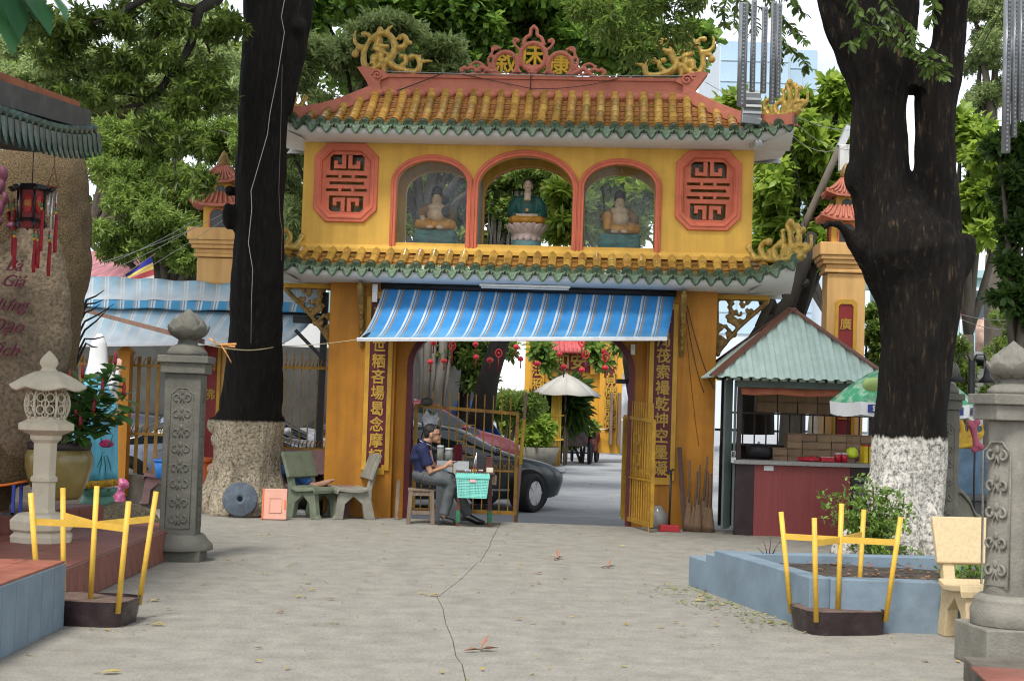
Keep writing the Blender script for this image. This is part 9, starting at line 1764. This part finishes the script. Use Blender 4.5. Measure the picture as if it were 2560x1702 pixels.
# ================================================================== leaf litter
LIT=[leafmat('litter_yellow',(0.30,0.20,0.03),(0.42,0.34,0.08),0.7,0.1),leafmat('litter_green',(0.10,0.14,0.03),(0.2,0.24,0.06),0.7,0.1),leafmat('litter_brown',(0.15,0.07,0.03),(0.28,0.15,0.07),0.7,0.1)]
rg=np.random.default_rng(5)
def litter(n_,fn,size,m,seed,label):
 ps=np.array([fn()for _ in range(n_)]);a=rg.random(n_)*6.28;ds=np.stack([np.cos(a),np.sin(a),rg.normal(0.03,0.1,n_)],1)
 o_=obj('leaf_litter',leaf_mesh('leaf_litter',ps,ds,size*rg.uniform(0.4,1.2,n_),'oval',seed,0.9),m);tag(o_,label,None,kind='stuff')
def yard():return(rg.uniform(-2.8,3.2),8.3+11.0*rg.random(),0.012)
def edgeR():
 t=rg.random();p=pB.lerp(pA,t);return(p.x-abs(rg.normal(0.05,0.22)),p.y-abs(rg.normal(0,0.15)),0.014)
litter(170,yard,0.055,LIT[0],1,'small yellow fallen leaves scattered over the concrete');litter(150,yard,0.045,LIT[1],2,'small green fallen leaves scattered over the concrete');litter(260,yard,0.03,LIT[2],3,'brown leaf crumbs scattered over the concrete')
litter(200,edgeR,0.05,LIT[1],4,'green leaf litter along the foot of the stepped planter');litter(50,edgeR,0.05,LIT[0],6,'yellow leaf litter along the foot of the stepped planter')
litter(120,lambda:(pB.x+0.3+rg.uniform(0,1.9),pB.y+0.5+rg.uniform(0,1.6),PH-0.07),0.08,LIT[2],7,'dead leaves on the planter soil');litter(50,lambda:(rg.uniform(-4.4,-3.1),rg.uniform(7.5,10),0.452),0.06,LIT[2],8,'dead leaves on the corner planter top')
litter(60,lambda:tuple(gw(rg.uniform(-1.2,3),rg.uniform(1,18),-0.17)),0.08,LIT[0],9,'fallen leaves on the road beyond the gate')
def big_leaf(x,y,s_,kind,label,ang):
 p=G(x,y);t=thing('fallen_leaf' if kind<3 else 'winged_seed',label,'leaf' if kind<3 else 'seed',(p.x,p.y,0.006),ang)
 if kind<3:obj('blade',leaf_mesh('blade',np.array([(0,0,0.004)]),np.array([(1,0,0.12)]),np.array([s_]),'oval',3,1.0),LIT[kind],t);b=MB();b.cyl((0,0,0.004),(-s_*0.3,0,0.002),0.002,n=4);b.build('stalk',M_WOOD,t)
 else:obj('wings',leaf_mesh('wings',np.array([(0,0,0.01)]*2+[(0,0,0.01)]),np.array([(-1,-0.3,0.1),(0.9,0.2,0.15),(0.4,0.3,0.8)]),np.array([s_,s_,s_*0.9]),'slim',3,1.0),mat('seed_brown',(0.25,0.12,0.075),0.6,0.2,9,0.05),t);b=MB();b.ell((0,0,0.012),0.012);b.build('nut',M_WOOD,t)
for a in((1108,1500,0.13,3,'largest brown winged seed on the concrete near the lower edge',0.2),(1285,1288,0.13,3,'brown winged seed on the concrete before the passage',0.9),(1400,1308,0.11,3,'curved brown winged seed right of the crack',0.4),(232,1552,0.12,0,'bright yellow leaf at the lower left by the corner planter',0.3),(705,1360,0.09,0,'yellow leaf left of the crack on the grey concrete',0.1),(345,1385,0.09,0,'pale curled leaf beside the wrapped block on the left',0.8),(345,1440,0.11,0,'flat yellow leaf lying right of the wrapped block',0.0),(640,1412,0.07,2,'curled brown leaf in the left part of the concrete',1.0),(1232,1322,0.09,2,'orange-brown leaf right of the crack',0.5),(985,1372,0.1,0,'yellowish leaf just left of the bend in the crack',0.2),(1600,1385,0.12,0,'large yellow leaf at the foot of the stepped planter',0.4),(415,1276,0.12,0,'curled yellow leaf at the foot of the slim column',0.2),(1240,1345,0.06,2,'small rusty leaf in the middle of the concrete',1.2),(605,1233,0.1,0,'pale yellow leaf before the pale trunk base',0.6)):big_leaf(*a)
